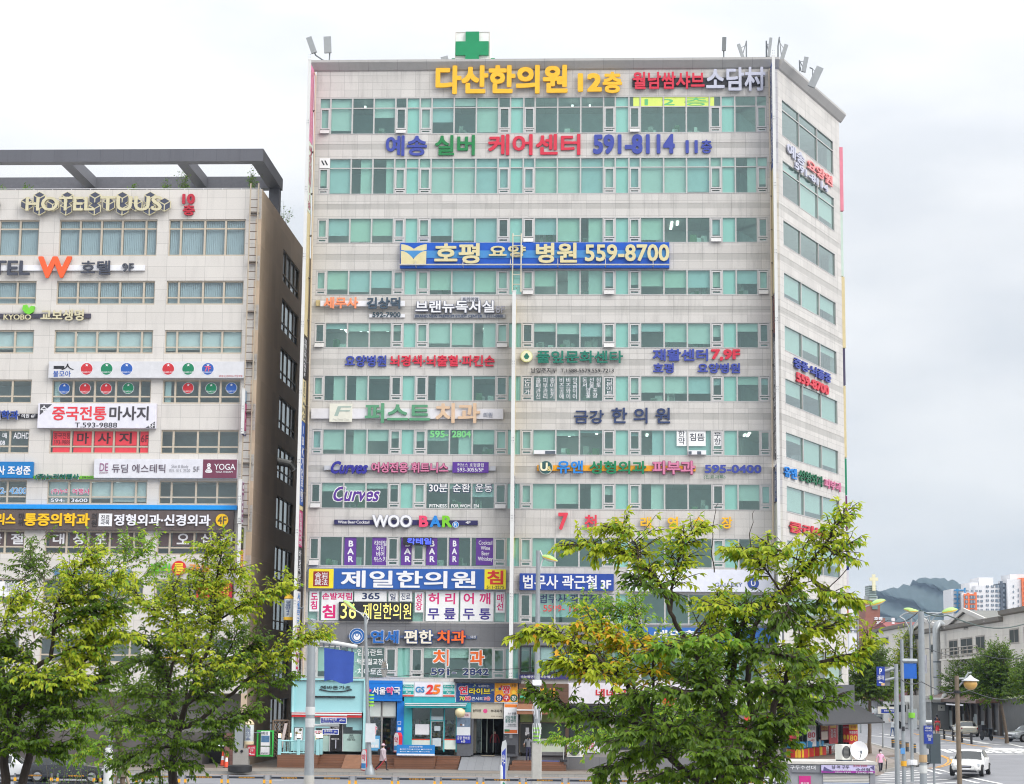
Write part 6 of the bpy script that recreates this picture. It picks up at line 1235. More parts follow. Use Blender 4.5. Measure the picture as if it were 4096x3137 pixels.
# ------------------------------------------------------------------ street trees
BARK = paint(64, 54, 46, .9, .25, 9, .8, bump=.5); BARK2 = paint(112, 98, 84, .9, .2, 9, .8, bump=.4)
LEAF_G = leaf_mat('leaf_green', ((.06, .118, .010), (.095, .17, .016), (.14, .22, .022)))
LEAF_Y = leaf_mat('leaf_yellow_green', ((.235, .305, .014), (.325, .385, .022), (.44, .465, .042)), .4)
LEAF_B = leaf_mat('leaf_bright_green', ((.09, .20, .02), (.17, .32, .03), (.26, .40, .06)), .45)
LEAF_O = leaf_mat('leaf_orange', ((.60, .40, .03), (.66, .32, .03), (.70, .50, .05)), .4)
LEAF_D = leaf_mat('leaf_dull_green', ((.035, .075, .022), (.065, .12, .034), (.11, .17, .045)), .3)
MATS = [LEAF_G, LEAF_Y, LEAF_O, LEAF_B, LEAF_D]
def curve_pts(P, n):
    """smooth Catmull-Rom through the points"""
    out = []
    for i in range(len(P) - 1):
        a, b, c, d = P[max(i - 1, 0)], P[i], P[i + 1], P[min(i + 2, len(P) - 1)]
        for k in range(n):
            t = k / n; out.append(.5 * ((2 * b) + (c - a) * t + (2 * a - 5 * b + 4 * c - d) * t * t + (3 * b - a - 3 * c + d) * t ** 3))
    return out + [P[-1]]
class Foliage:
    def __init__(s, r): s.m = MB(); s.r = r; s.tw = MB()
    def leaf(s, p, d, n, L, mi):
        side = d.cross(n); 
        if side.length < .01: return
        side.normalize(); w = L * .23; up = side.cross(d); q = p + d * L * .45
        s.m.add([p, q + side * w + up * w * .35, p + d * L - up * L * .08, q - side * w + up * w * .35], [(0, 1, 2), (0, 2, 3)], mi)
    def spray(s, p, d, L, nl, ls, mix, droop=.5):
        r = s.r; q = p; step = L / nl; pts = [p]
        for i in range(nl):
            d = (d + Vector((r.gauss(0, .12), r.gauss(0, .12), r.gauss(0, .08) - .05))).normalized(); q = q + d * step; pts.append(q)
            for sg in (1, -1):
                if r.random() < .06: continue
                h = Vector((d.y, -d.x, 0)) * sg; h = (h * .8 + d * .7 + Vector((r.gauss(0, .2), r.gauss(0, .2), -droop - r.random() * .6))).normalized()
                u = r.random(); mi = mix[0] if u < mix[2] else mix[1]
                if len(mix) > 3 and r.random() < mix[3]: mi = 2
                s.leaf(q, h, Vector((r.gauss(0, .35), r.gauss(0, .35) - .35, 1)).normalized(), ls * (.7 + .5 * r.random()), mi)
        s.leaf(q, (d + Vector((0, 0, -droop))).normalized(), Vector((0, -.3, 1)), ls, mix[0])
        s.tw.tube([pts[0], pts[len(pts) // 2], pts[-1]], [.007, .005, .003], 4, cap=False)
def tree(label, D, zk, base, arms, ls, seed=1, bark=None, name='street_tree', group=None, z0=-.15, trunk_r=.1, spacing=.10, sub=(.35, .9), twig_r=1., spread=.8):
    """arms: (points [(x, y, depth)], r0, r1, start of leaves 0..1, mix, density)"""
    r = random.Random(seed); b = at(zk, base[0], base[1], D); b = Vector((b.x, D, z0)); t = thing(name, label, 'tree', WLD, b, group)
    F = Foliage(r); wood = bark or BARK; first = True
    for A in arms:
        P = [at(zk, p[0], p[1], D + (p[2] if len(p) > 2 else 0)) - b for p in A[0]]; C_ = curve_pts(P, 4); n = len(C_)
        if first:
            C_ = [Vector((0, 0, -.1)), Vector((C_[0].x * .35, 0, C_[0].z * .5))] + C_; rad = [trunk_r * 1.25, trunk_r] + [A[1] + (A[2] - A[1]) * i / (n - 1) for i in range(n)]
        else: rad = [A[1] + (A[2] - A[1]) * i / (n - 1) for i in range(n)]
        m = MB(); C2 = [p + Vector((r.gauss(0, .008), r.gauss(0, .008), r.gauss(0, .008))) for p in C_]; m.tube(C2, rad, 8); m.build('trunk' if first else 'branch', wood, t, True); first = False
        if not A[4]: continue
        dens = A[5] if len(A) > 5 else 1.
        L = sum((C_[i + 1] - C_[i]).length for i in range(len(C_) - 1)); acc = 0; nxt = L * A[3]
        for i in range(len(C_) - 1):
            sg = C_[i + 1] - C_[i]; l = sg.length; 
            while nxt < acc + l:
                p = C_[i] + sg * ((nxt - acc) / l); f = nxt / L; td = sg.normalized()
                a = r.random() * 6.283; o = Vector((math.cos(a), math.sin(a), r.gauss(.15, .35))); d = (o * spread + td * (.35 + .6 * f)).normalized()
                ln = (sub[0] + (sub[1] - sub[0]) * r.random()) * (1.15 - .55 * f)
                k = max(3, int(ln / (ls * .62)))
                F.spray(p, d, ln, k, ls, A[4])
                if r.random() < .75:
                    d2 = (d + Vector((r.gauss(0, .6), r.gauss(0, .6), r.gauss(0, .3)))).normalized(); F.spray(p + d * ln * .4, d2, ln * .6, max(3, int(k * .6)), ls, A[4])
                nxt += spacing * .42 / dens * (.6 + .8 * r.random())
            acc += l
        d = (C_[-1] - C_[-2]).normalized(); F.spray(C_[-1], d, sub[0], max(3, int(sub[0] / ls / .62)), ls, A[4])
    F.m.build('crown', MATS, t); F.tw.build('twigs', wood, t); return t
YG, GG, DK, OR, BR = (1, 3, .8), (0, 4, .85), (0, 4, .7), (1, 0, .85, .1), (3, 1, .8)  # upper arms mostly yellow green: own leaf hue plus sunlight painted into the colour
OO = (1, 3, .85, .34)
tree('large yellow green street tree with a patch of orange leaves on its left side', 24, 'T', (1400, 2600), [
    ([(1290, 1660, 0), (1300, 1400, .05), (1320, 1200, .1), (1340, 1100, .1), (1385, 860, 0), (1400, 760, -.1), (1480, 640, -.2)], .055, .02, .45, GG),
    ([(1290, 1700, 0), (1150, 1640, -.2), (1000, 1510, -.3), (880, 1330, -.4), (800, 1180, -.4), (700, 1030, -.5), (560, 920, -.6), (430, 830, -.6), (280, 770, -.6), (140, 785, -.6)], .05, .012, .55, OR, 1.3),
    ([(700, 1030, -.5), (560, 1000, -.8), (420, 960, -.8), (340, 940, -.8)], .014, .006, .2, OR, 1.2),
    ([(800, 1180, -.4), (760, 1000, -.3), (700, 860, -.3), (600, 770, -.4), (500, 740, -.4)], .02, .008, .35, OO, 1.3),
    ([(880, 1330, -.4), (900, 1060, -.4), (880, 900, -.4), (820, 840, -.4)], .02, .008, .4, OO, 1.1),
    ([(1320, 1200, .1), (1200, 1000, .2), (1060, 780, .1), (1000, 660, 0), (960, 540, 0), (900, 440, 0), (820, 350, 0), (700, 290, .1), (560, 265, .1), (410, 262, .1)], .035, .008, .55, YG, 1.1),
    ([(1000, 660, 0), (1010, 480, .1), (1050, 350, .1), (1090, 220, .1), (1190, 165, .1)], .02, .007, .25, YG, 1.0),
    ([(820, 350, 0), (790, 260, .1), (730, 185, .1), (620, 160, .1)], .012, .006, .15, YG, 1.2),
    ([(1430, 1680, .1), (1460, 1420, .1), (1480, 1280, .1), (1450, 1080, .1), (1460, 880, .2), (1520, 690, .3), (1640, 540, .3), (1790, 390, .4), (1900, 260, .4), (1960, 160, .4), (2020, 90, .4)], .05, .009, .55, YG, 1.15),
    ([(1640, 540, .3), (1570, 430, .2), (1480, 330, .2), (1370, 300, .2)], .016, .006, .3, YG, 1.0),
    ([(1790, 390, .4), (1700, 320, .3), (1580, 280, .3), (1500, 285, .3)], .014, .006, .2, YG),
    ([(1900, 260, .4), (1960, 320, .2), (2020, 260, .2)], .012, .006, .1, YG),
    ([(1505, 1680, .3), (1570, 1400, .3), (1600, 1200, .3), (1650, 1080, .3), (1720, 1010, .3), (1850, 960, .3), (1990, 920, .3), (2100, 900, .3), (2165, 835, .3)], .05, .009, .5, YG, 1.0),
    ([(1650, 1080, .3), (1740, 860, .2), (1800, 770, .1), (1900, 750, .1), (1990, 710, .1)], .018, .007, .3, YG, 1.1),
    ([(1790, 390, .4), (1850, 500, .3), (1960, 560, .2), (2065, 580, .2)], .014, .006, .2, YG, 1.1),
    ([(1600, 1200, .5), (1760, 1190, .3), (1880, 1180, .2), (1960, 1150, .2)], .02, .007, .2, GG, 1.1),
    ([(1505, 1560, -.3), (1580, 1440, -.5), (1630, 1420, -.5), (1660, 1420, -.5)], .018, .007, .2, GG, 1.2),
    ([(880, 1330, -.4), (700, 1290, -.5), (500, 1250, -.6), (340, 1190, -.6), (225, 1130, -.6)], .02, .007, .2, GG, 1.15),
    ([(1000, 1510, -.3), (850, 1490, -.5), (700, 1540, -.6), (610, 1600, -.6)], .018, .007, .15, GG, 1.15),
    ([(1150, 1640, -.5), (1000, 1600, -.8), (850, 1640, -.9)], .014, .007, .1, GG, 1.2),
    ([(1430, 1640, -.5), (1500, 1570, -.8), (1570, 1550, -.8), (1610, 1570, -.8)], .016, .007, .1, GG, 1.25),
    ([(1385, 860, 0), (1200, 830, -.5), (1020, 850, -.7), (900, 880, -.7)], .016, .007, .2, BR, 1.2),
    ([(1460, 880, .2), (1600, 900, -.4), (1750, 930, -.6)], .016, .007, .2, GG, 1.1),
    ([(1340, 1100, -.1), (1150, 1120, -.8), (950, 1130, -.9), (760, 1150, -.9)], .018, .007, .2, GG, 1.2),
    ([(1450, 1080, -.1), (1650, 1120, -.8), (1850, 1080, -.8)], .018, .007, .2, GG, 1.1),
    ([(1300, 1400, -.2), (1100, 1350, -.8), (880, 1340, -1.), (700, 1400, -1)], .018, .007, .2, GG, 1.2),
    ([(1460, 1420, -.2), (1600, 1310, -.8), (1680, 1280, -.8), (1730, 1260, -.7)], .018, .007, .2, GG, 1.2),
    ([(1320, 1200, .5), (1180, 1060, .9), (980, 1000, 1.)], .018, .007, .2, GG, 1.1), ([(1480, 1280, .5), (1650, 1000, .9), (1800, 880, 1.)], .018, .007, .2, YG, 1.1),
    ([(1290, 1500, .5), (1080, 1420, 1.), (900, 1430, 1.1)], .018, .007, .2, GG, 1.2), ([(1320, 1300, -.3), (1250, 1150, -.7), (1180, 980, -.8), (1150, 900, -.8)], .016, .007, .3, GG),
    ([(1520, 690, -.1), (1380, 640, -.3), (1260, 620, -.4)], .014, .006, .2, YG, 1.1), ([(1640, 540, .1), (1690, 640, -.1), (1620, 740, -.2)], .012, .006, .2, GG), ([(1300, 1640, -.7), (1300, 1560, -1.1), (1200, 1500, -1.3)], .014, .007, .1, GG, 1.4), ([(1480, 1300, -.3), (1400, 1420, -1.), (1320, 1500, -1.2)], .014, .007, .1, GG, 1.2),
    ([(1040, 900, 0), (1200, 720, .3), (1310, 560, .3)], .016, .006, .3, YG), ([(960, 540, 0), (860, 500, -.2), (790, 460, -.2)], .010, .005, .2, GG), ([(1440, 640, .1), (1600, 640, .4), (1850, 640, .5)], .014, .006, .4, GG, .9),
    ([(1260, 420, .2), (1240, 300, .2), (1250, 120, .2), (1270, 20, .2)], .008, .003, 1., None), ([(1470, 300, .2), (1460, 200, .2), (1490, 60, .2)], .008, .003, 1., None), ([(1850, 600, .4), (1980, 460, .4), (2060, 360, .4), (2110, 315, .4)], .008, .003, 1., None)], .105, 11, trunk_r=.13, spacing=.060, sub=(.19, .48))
tree('bright light green young tree partly hidden behind the large yellow green tree', 62, 'T', (1240, 1900), [
    ([(1240, 1680), (1210, 1300), (1180, 1100), (1100, 950)], .07, .04, .35, BR), ([(1180, 1100), (960, 900), (850, 800), (760, 700), (640, 600)], .04, .015, .35, BR, 1.2), ([(760, 700), (680, 680), (520, 650), (470, 620)], .02, .01, .1, BR, 1.2), ([(850, 800), (800, 660), (790, 570)], .02, .01, .2, BR, 1.),
    ([(1210, 1300), (900, 1350), (600, 1390), (350, 1400)], .03, .012, .3, BR, 1.1), ([(1210, 1300), (1500, 1200), (1750, 1150)], .03, .012, .2, BR, 1.2), ([(1180, 1100), (1300, 800), (1350, 620)], .03, .012, .2, BR, 1.), ([(1240, 1450), (1000, 1250), (750, 1180)], .03, .012, .2, BR, 1.2), ([(1240, 1450), (1500, 1350), (1700, 1330)], .03, .012, .2, BR, 1.2)], .16, 12, spacing=.12, sub=(.5, 1.3), trunk_r=.1)
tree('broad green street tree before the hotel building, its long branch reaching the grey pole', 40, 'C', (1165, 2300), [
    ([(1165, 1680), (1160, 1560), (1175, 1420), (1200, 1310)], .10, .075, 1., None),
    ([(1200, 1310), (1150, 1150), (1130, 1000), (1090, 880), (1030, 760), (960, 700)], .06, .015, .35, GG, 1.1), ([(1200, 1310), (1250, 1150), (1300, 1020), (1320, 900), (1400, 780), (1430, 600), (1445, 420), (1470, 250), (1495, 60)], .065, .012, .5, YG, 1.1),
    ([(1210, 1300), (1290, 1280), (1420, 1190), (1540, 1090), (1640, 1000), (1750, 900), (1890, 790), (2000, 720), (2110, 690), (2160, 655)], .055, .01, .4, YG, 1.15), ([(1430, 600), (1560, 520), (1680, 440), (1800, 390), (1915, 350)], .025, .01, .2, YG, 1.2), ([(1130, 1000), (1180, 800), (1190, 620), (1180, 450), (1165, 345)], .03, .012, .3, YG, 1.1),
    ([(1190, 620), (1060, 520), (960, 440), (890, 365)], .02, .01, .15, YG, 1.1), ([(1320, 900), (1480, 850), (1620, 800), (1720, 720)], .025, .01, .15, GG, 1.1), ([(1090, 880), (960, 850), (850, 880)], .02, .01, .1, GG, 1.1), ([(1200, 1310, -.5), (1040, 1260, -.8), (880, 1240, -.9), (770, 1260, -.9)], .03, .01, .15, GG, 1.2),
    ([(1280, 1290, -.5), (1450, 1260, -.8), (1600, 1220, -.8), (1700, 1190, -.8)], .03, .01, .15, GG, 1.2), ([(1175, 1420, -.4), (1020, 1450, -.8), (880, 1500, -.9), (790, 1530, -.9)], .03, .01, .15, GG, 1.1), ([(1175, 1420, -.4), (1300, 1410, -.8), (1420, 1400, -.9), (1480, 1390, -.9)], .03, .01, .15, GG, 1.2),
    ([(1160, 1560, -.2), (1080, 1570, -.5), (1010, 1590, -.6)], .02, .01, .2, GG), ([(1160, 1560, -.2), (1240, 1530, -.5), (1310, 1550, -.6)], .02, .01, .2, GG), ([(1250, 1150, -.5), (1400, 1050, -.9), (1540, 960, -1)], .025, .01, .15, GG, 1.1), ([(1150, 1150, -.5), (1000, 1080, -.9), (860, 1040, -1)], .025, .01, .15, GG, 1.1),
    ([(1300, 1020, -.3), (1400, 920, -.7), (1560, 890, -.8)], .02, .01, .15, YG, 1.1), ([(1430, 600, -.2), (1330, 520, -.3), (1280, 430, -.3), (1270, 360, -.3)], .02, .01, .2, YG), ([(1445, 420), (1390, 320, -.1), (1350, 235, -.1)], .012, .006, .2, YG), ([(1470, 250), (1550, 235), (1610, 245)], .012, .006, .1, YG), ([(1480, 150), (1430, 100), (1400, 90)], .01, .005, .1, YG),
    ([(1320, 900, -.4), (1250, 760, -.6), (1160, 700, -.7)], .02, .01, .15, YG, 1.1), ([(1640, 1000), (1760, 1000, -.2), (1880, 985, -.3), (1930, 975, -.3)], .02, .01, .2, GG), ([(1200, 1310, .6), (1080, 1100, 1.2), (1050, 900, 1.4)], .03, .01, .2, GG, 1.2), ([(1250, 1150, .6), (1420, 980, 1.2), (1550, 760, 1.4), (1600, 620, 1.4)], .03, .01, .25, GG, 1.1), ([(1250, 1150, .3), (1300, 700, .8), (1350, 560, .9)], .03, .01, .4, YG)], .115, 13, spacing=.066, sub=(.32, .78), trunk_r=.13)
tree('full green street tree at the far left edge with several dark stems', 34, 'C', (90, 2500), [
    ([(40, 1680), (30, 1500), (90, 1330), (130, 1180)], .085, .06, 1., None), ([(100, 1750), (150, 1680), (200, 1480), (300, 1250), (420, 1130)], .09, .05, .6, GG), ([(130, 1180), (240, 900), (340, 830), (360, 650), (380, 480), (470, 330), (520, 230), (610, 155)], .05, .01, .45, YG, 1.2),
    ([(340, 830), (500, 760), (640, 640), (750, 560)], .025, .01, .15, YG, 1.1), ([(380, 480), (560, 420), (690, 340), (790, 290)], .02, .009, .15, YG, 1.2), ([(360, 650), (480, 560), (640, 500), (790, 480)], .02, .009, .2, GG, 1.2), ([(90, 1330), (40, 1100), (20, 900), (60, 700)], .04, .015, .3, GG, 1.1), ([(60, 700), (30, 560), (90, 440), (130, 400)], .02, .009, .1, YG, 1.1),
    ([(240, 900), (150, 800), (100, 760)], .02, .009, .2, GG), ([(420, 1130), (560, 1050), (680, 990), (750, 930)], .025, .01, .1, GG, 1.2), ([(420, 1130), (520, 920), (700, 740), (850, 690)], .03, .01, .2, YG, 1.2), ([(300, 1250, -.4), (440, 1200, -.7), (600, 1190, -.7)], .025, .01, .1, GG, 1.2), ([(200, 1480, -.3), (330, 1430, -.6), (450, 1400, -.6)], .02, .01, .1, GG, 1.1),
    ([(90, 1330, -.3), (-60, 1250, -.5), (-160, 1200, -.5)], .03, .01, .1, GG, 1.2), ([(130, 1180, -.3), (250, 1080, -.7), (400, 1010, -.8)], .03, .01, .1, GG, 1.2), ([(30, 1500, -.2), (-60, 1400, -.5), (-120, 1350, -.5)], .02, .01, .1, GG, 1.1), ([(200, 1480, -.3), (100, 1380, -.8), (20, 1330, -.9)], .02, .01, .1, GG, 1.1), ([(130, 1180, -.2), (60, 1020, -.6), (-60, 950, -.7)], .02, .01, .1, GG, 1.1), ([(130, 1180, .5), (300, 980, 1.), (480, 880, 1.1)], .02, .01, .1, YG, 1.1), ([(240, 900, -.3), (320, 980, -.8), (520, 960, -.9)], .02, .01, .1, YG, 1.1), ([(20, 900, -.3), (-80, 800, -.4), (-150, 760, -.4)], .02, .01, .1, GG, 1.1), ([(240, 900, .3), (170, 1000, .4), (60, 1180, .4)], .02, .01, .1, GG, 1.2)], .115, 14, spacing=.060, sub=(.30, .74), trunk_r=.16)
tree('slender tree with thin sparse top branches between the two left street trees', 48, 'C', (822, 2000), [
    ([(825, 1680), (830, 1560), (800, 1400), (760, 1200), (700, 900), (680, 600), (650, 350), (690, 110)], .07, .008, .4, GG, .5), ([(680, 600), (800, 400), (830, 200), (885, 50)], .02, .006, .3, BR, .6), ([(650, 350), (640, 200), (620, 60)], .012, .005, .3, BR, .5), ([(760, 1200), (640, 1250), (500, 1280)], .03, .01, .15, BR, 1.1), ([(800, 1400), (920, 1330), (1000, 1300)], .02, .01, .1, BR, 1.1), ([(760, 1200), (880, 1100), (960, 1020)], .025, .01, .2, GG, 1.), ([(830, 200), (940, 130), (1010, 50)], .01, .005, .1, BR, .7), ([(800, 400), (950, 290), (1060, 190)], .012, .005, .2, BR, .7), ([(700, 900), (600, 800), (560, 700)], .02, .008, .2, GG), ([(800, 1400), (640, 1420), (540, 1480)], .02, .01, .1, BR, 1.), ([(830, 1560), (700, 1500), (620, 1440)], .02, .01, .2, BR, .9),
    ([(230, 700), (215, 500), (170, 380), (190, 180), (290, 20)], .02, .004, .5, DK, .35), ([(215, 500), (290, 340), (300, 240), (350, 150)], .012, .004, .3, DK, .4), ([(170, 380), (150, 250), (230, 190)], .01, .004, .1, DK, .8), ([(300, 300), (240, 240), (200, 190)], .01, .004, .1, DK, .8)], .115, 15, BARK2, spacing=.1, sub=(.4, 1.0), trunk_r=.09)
def stakes():
    b = at('C', 822, 1575, 48); t = thing('tree_stakes', 'three leaning timber stakes tied round the slender tree', 'stakes', WLD, (b.x, 48, -.15)); h = b.z + .15; m = [ (-.85, .2), (.8, .1), (.05, .9)]
    for x, y in m: MB().tube([(x * 1.5, y * 1.5, 0), (x * .05, y * .05, h)], .035).build('stake', paint(166, 150, 130), t)
    MB().lathe([(.13, h - .2), (.14, h - .1), (.13, h)]).build('binding', paint(120, 110, 96), t)
stakes()
for i, (x, y, w, lab) in enumerate(((920, 1600, 2.6, 'bright green shrub under the slender tree'), (1085, 1600, 1.4, 'small bright shrub right of the tree stakes'), (610, 1590, 2.0, 'green shrub under the far left tree'), (740, 1590, 1.0, 'narrow shrub by the left park lamp post'), (390, 1560, 3.0, 'leafy dark shrub between the left stems'))):
    p = at('C', x, y, 62); shrub(lab, (p.x, 62, -.15), p.z + .45, w, 'shrub', 420 if i != 4 else 600, 50 + i)
def park_lamp():
    D = 55; b = at('C', 722, 1680, D); tp = at('C', 735, 1230, D); t = thing('park_post', 'plain slim grey post rising through the left trees', 'post', WLD, (b.x, D, -.15)); h = tp.z + .15
    MB().tube([(0, 0, 0), (.05, 0, h)], [.085, .06], 12).build('pole', STEEL, t, True); MB().lathe([(.12, 0), (.12, .9 + at('C', 720, 1640, D).z), (.09, 1.0 + at('C', 720, 1640, D).z)]).build('base', paint(206, 208, 206), t, True); MB().lathe([(.06, h), (.08, h + .03), (.01, h + .1)], .05, 0).build('cap', STEEL, t)
park_lamp()
# ------------------------------------------------------------------ corner phone shop, kiosk
def phone_shop():
    t = thing('corner_shop', 'dark grey corner shop front with black awning under the angled wing', 'shop front', WING, (0, 0, 0)); g0 = .1
    zf1 = WING.px('P', 1600, 345)[1]; zf0 = WING.px('P', 1600, 640)[1]
    DK = paint(84, 86, 92, .5, .06)
    MB().box(.3, WLEN + .25, -.35, .5, zf0, zf1).build('fascia', DK, t)
    m = MB(); m.ext([(-.36, zf0 + .15), (-2.3, zf0 - 1.0), (-2.3, zf0 - 1.1), (-.36, zf0 - .02)], .6, WLEN + .9); m.build('awning', paint(48, 48, 52, .7, .2, 2), t)
    f = MB()
    for x in (.3, 3.6, 6.9, WLEN - .3): f.box(x, x + .18, .1, .3, g0, zf0)
    f.box(.3, WLEN, .12, .28, zf0 - .5, zf0 - .002); f.build('frame', paint(70, 70, 74), t)
    g = MB(); g.box(.35, WLEN - .2, .2, .22, g0, zf0 - .5); g.build('shop_window', [SHOPGL], t)
    i = MB(); i.box(.3, WLEN - .1, 2.6, 2.7, g0, zf0); i.build('interior_wall', paint(150, 140, 136, .7, .35, 1.5), t); i = MB(); i.box(.3, WLEN, 0.0, 2.6, .0, g0); i.build('floor_plinth', DARKSTONE, t)
    c = MB(); r2 = random.Random(4)
    for k in range(9): x = .8 + k * 1.1; c.box(x, x + .6, 1.0, 1.5, g0, g0 + .9 + .3 * r2.random(), r2.randrange(3))
    c.build('display_counter', [W_, paint(190, 60, 60), paint(90, 90, 100)], t)
    MB().box(WLEN - .05, WLEN + .05, -.3, -.05, g0, zf0 - .5).build('neon_strip', emit('red_neon', (.9, .03, .06), .9), t)
    MB().box(WLEN - .45, WLEN - .1, -.25, .1, g0, zf0).build('dark_pillar', BLACK, t)
phone_shop()
RP = paint(206, 46, 62); GOLD = paint(240, 196, 60)
sign('red poster with yellow words, leftmost in the corner shop window', 'P', [('B', 862, 880, 988, 1110, RP, .03), ('T', '마리화람', 880, 918, 972, 950, GOLD, .03, .006), ('T', '월드\n최저', 890, 965, 965, 1020, GOLD, .03, .006)], fr=WING, n=.05, name='window_poster', cat='poster')
sign('white poster with red 80 in the corner shop window', 'P', [('B', 1102, 890, 1222, 1180, W_, .03), ('T', '80', 1114, 985, 1212, 1060, paint(200, 45, 75), .05, .006), ('T', '~40', 1130, 1075, 1200, 1110, paint(200, 45, 75), .03, .006), ('T', '최저가 보상', 1112, 905, 1212, 960, paint(90, 140, 110), .02, .006)], fr=WING, n=.05, name='window_poster', cat='poster')
sign('dark red poster with pale menu box in the corner shop window', 'P', [('B', 1284, 885, 1390, 1090, paint(130, 34, 44), .03), ('B', 1296, 975, 1380, 1085, paint(225, 215, 205), .006), ('T', '마리화람\n대박정리', 1292, 893, 1382, 960, GOLD, .02, .006)], fr=WING, n=.05, name='window_poster', cat='poster')
sign('red poster with white clearance words in the corner shop window', 'P', [('B', 1396, 868, 1512, 1140, RP, .03), ('T', '점포\n정리', 1420, 942, 1490, 1058, W_, .03, .006), ('B', 1416, 895, 1492, 930, GOLD, .006, None, .034)], fr=WING, n=.06, name='window_poster', cat='poster')
def corner_banner(label, x0, x1, y0, y1, top, D, els):
    b, c = at('P', x0, y1, D), at('P', x1, y0, D); t = thing('banner_stand', label, 'banner', WLD, (b.x, D, b.z)); w, h = c.x - b.x, c.z - b.z
    MB().box(0, w, 0, .05, 0, h).build('cloth', RP, t); 
    if top: MB().box(.004, w - .004, -.006, 0, h * top, h - .005).build('top_band', GOLD, t)
    for (s, a, z0, e, z1, m) in els: text(s, m, t, w * a, w * e, h * z0, h * z1, -.008, .005, .04)
    MB().tube([(w * .5, .08, -max(0.02, b.z - .05)), (w * .5, .08, h)], .03).build('pole', GREY, t)
corner_banner('tall red banner with white lines and yellow dots beside the shop corner', 1588, 1666, 812, 1118, 0, 131.2, [('기기변경', .1, .78, .9, .86, W_), ('10년공', .1, .62, .9, .70, W_), ('••', .05, .12, .95, .34, GOLD), ('최저가', .1, .9, .9, .97, GOLD)])
corner_banner('red banner with yellow top and yellow 80 at the outer shop corner', 1670, 1782, 875, 1175, .75, 130.5, [('80', .08, .26, .92, .5, GOLD), ('폐점정리', .06, .56, .94, .7, W_), ('~40', .15, .06, .85, .2, GOLD), ('특가세일', .2, .8, .8, .94, RP)])
def box_row():
    Y, BX, BL_ = paint(240, 190, 30), paint(205, 50, 40), paint(70, 165, 220); r = random.Random(6); first = None; row = []
    for i in range(7): row.append((880 + i * 82, 1322 - max(0, i - 2) * 12))
    row += [(1410, 1262), (1500, 1238), (1560, 1230), (1620, 1226), (1680, 1222)]
    row += [(925, 1278), (1240, 1235), (1330, 1215)]
    for i, (x, y) in enumerate(row):
        p = gnd('P', x, y, .85)
        if first is None:
            t = thing('gift_box', 'yellow and red paper gift box with a blue card, on the corner pavement', 'box', WLD, p, 'gift boxes outside the corner shop'); first = t
            MB().box(-.42, .0, -.2, .2, 0, .55).build('box_front', Y, t); MB().box(.001, .30, -.2, .2, 0, .55).build('box_side', BX, t); MB().box(-.43, .31, -.21, .21, .55, .58).build('lid', BLACK, t); MB().slab([(-.22, .59), (.12, .59), (.16, 1.0), (-.18, 1.02)], 0, .03).build('card', BL_, t); MB().slab([(-.0, .59), (.25, .59), (.3, .92), (.05, .95)], .1, .13).build('card', BL_, t)
        else: t = copy_tree(first); t.location = p
        t.rotation_euler.z = R(rnd.uniform(-12, 22))
box_row()
m = MB(); m.ext([(.2, -.1), (.2, .84), (-3.0, .84), (-5.6, -.05), (-5.6, -.1)], -1.5, WLEN - 2.6); o = struct('corner_terrace', m, PAVE); o.location = WING.o; o.rotation_euler = (0, 0, WING.a)
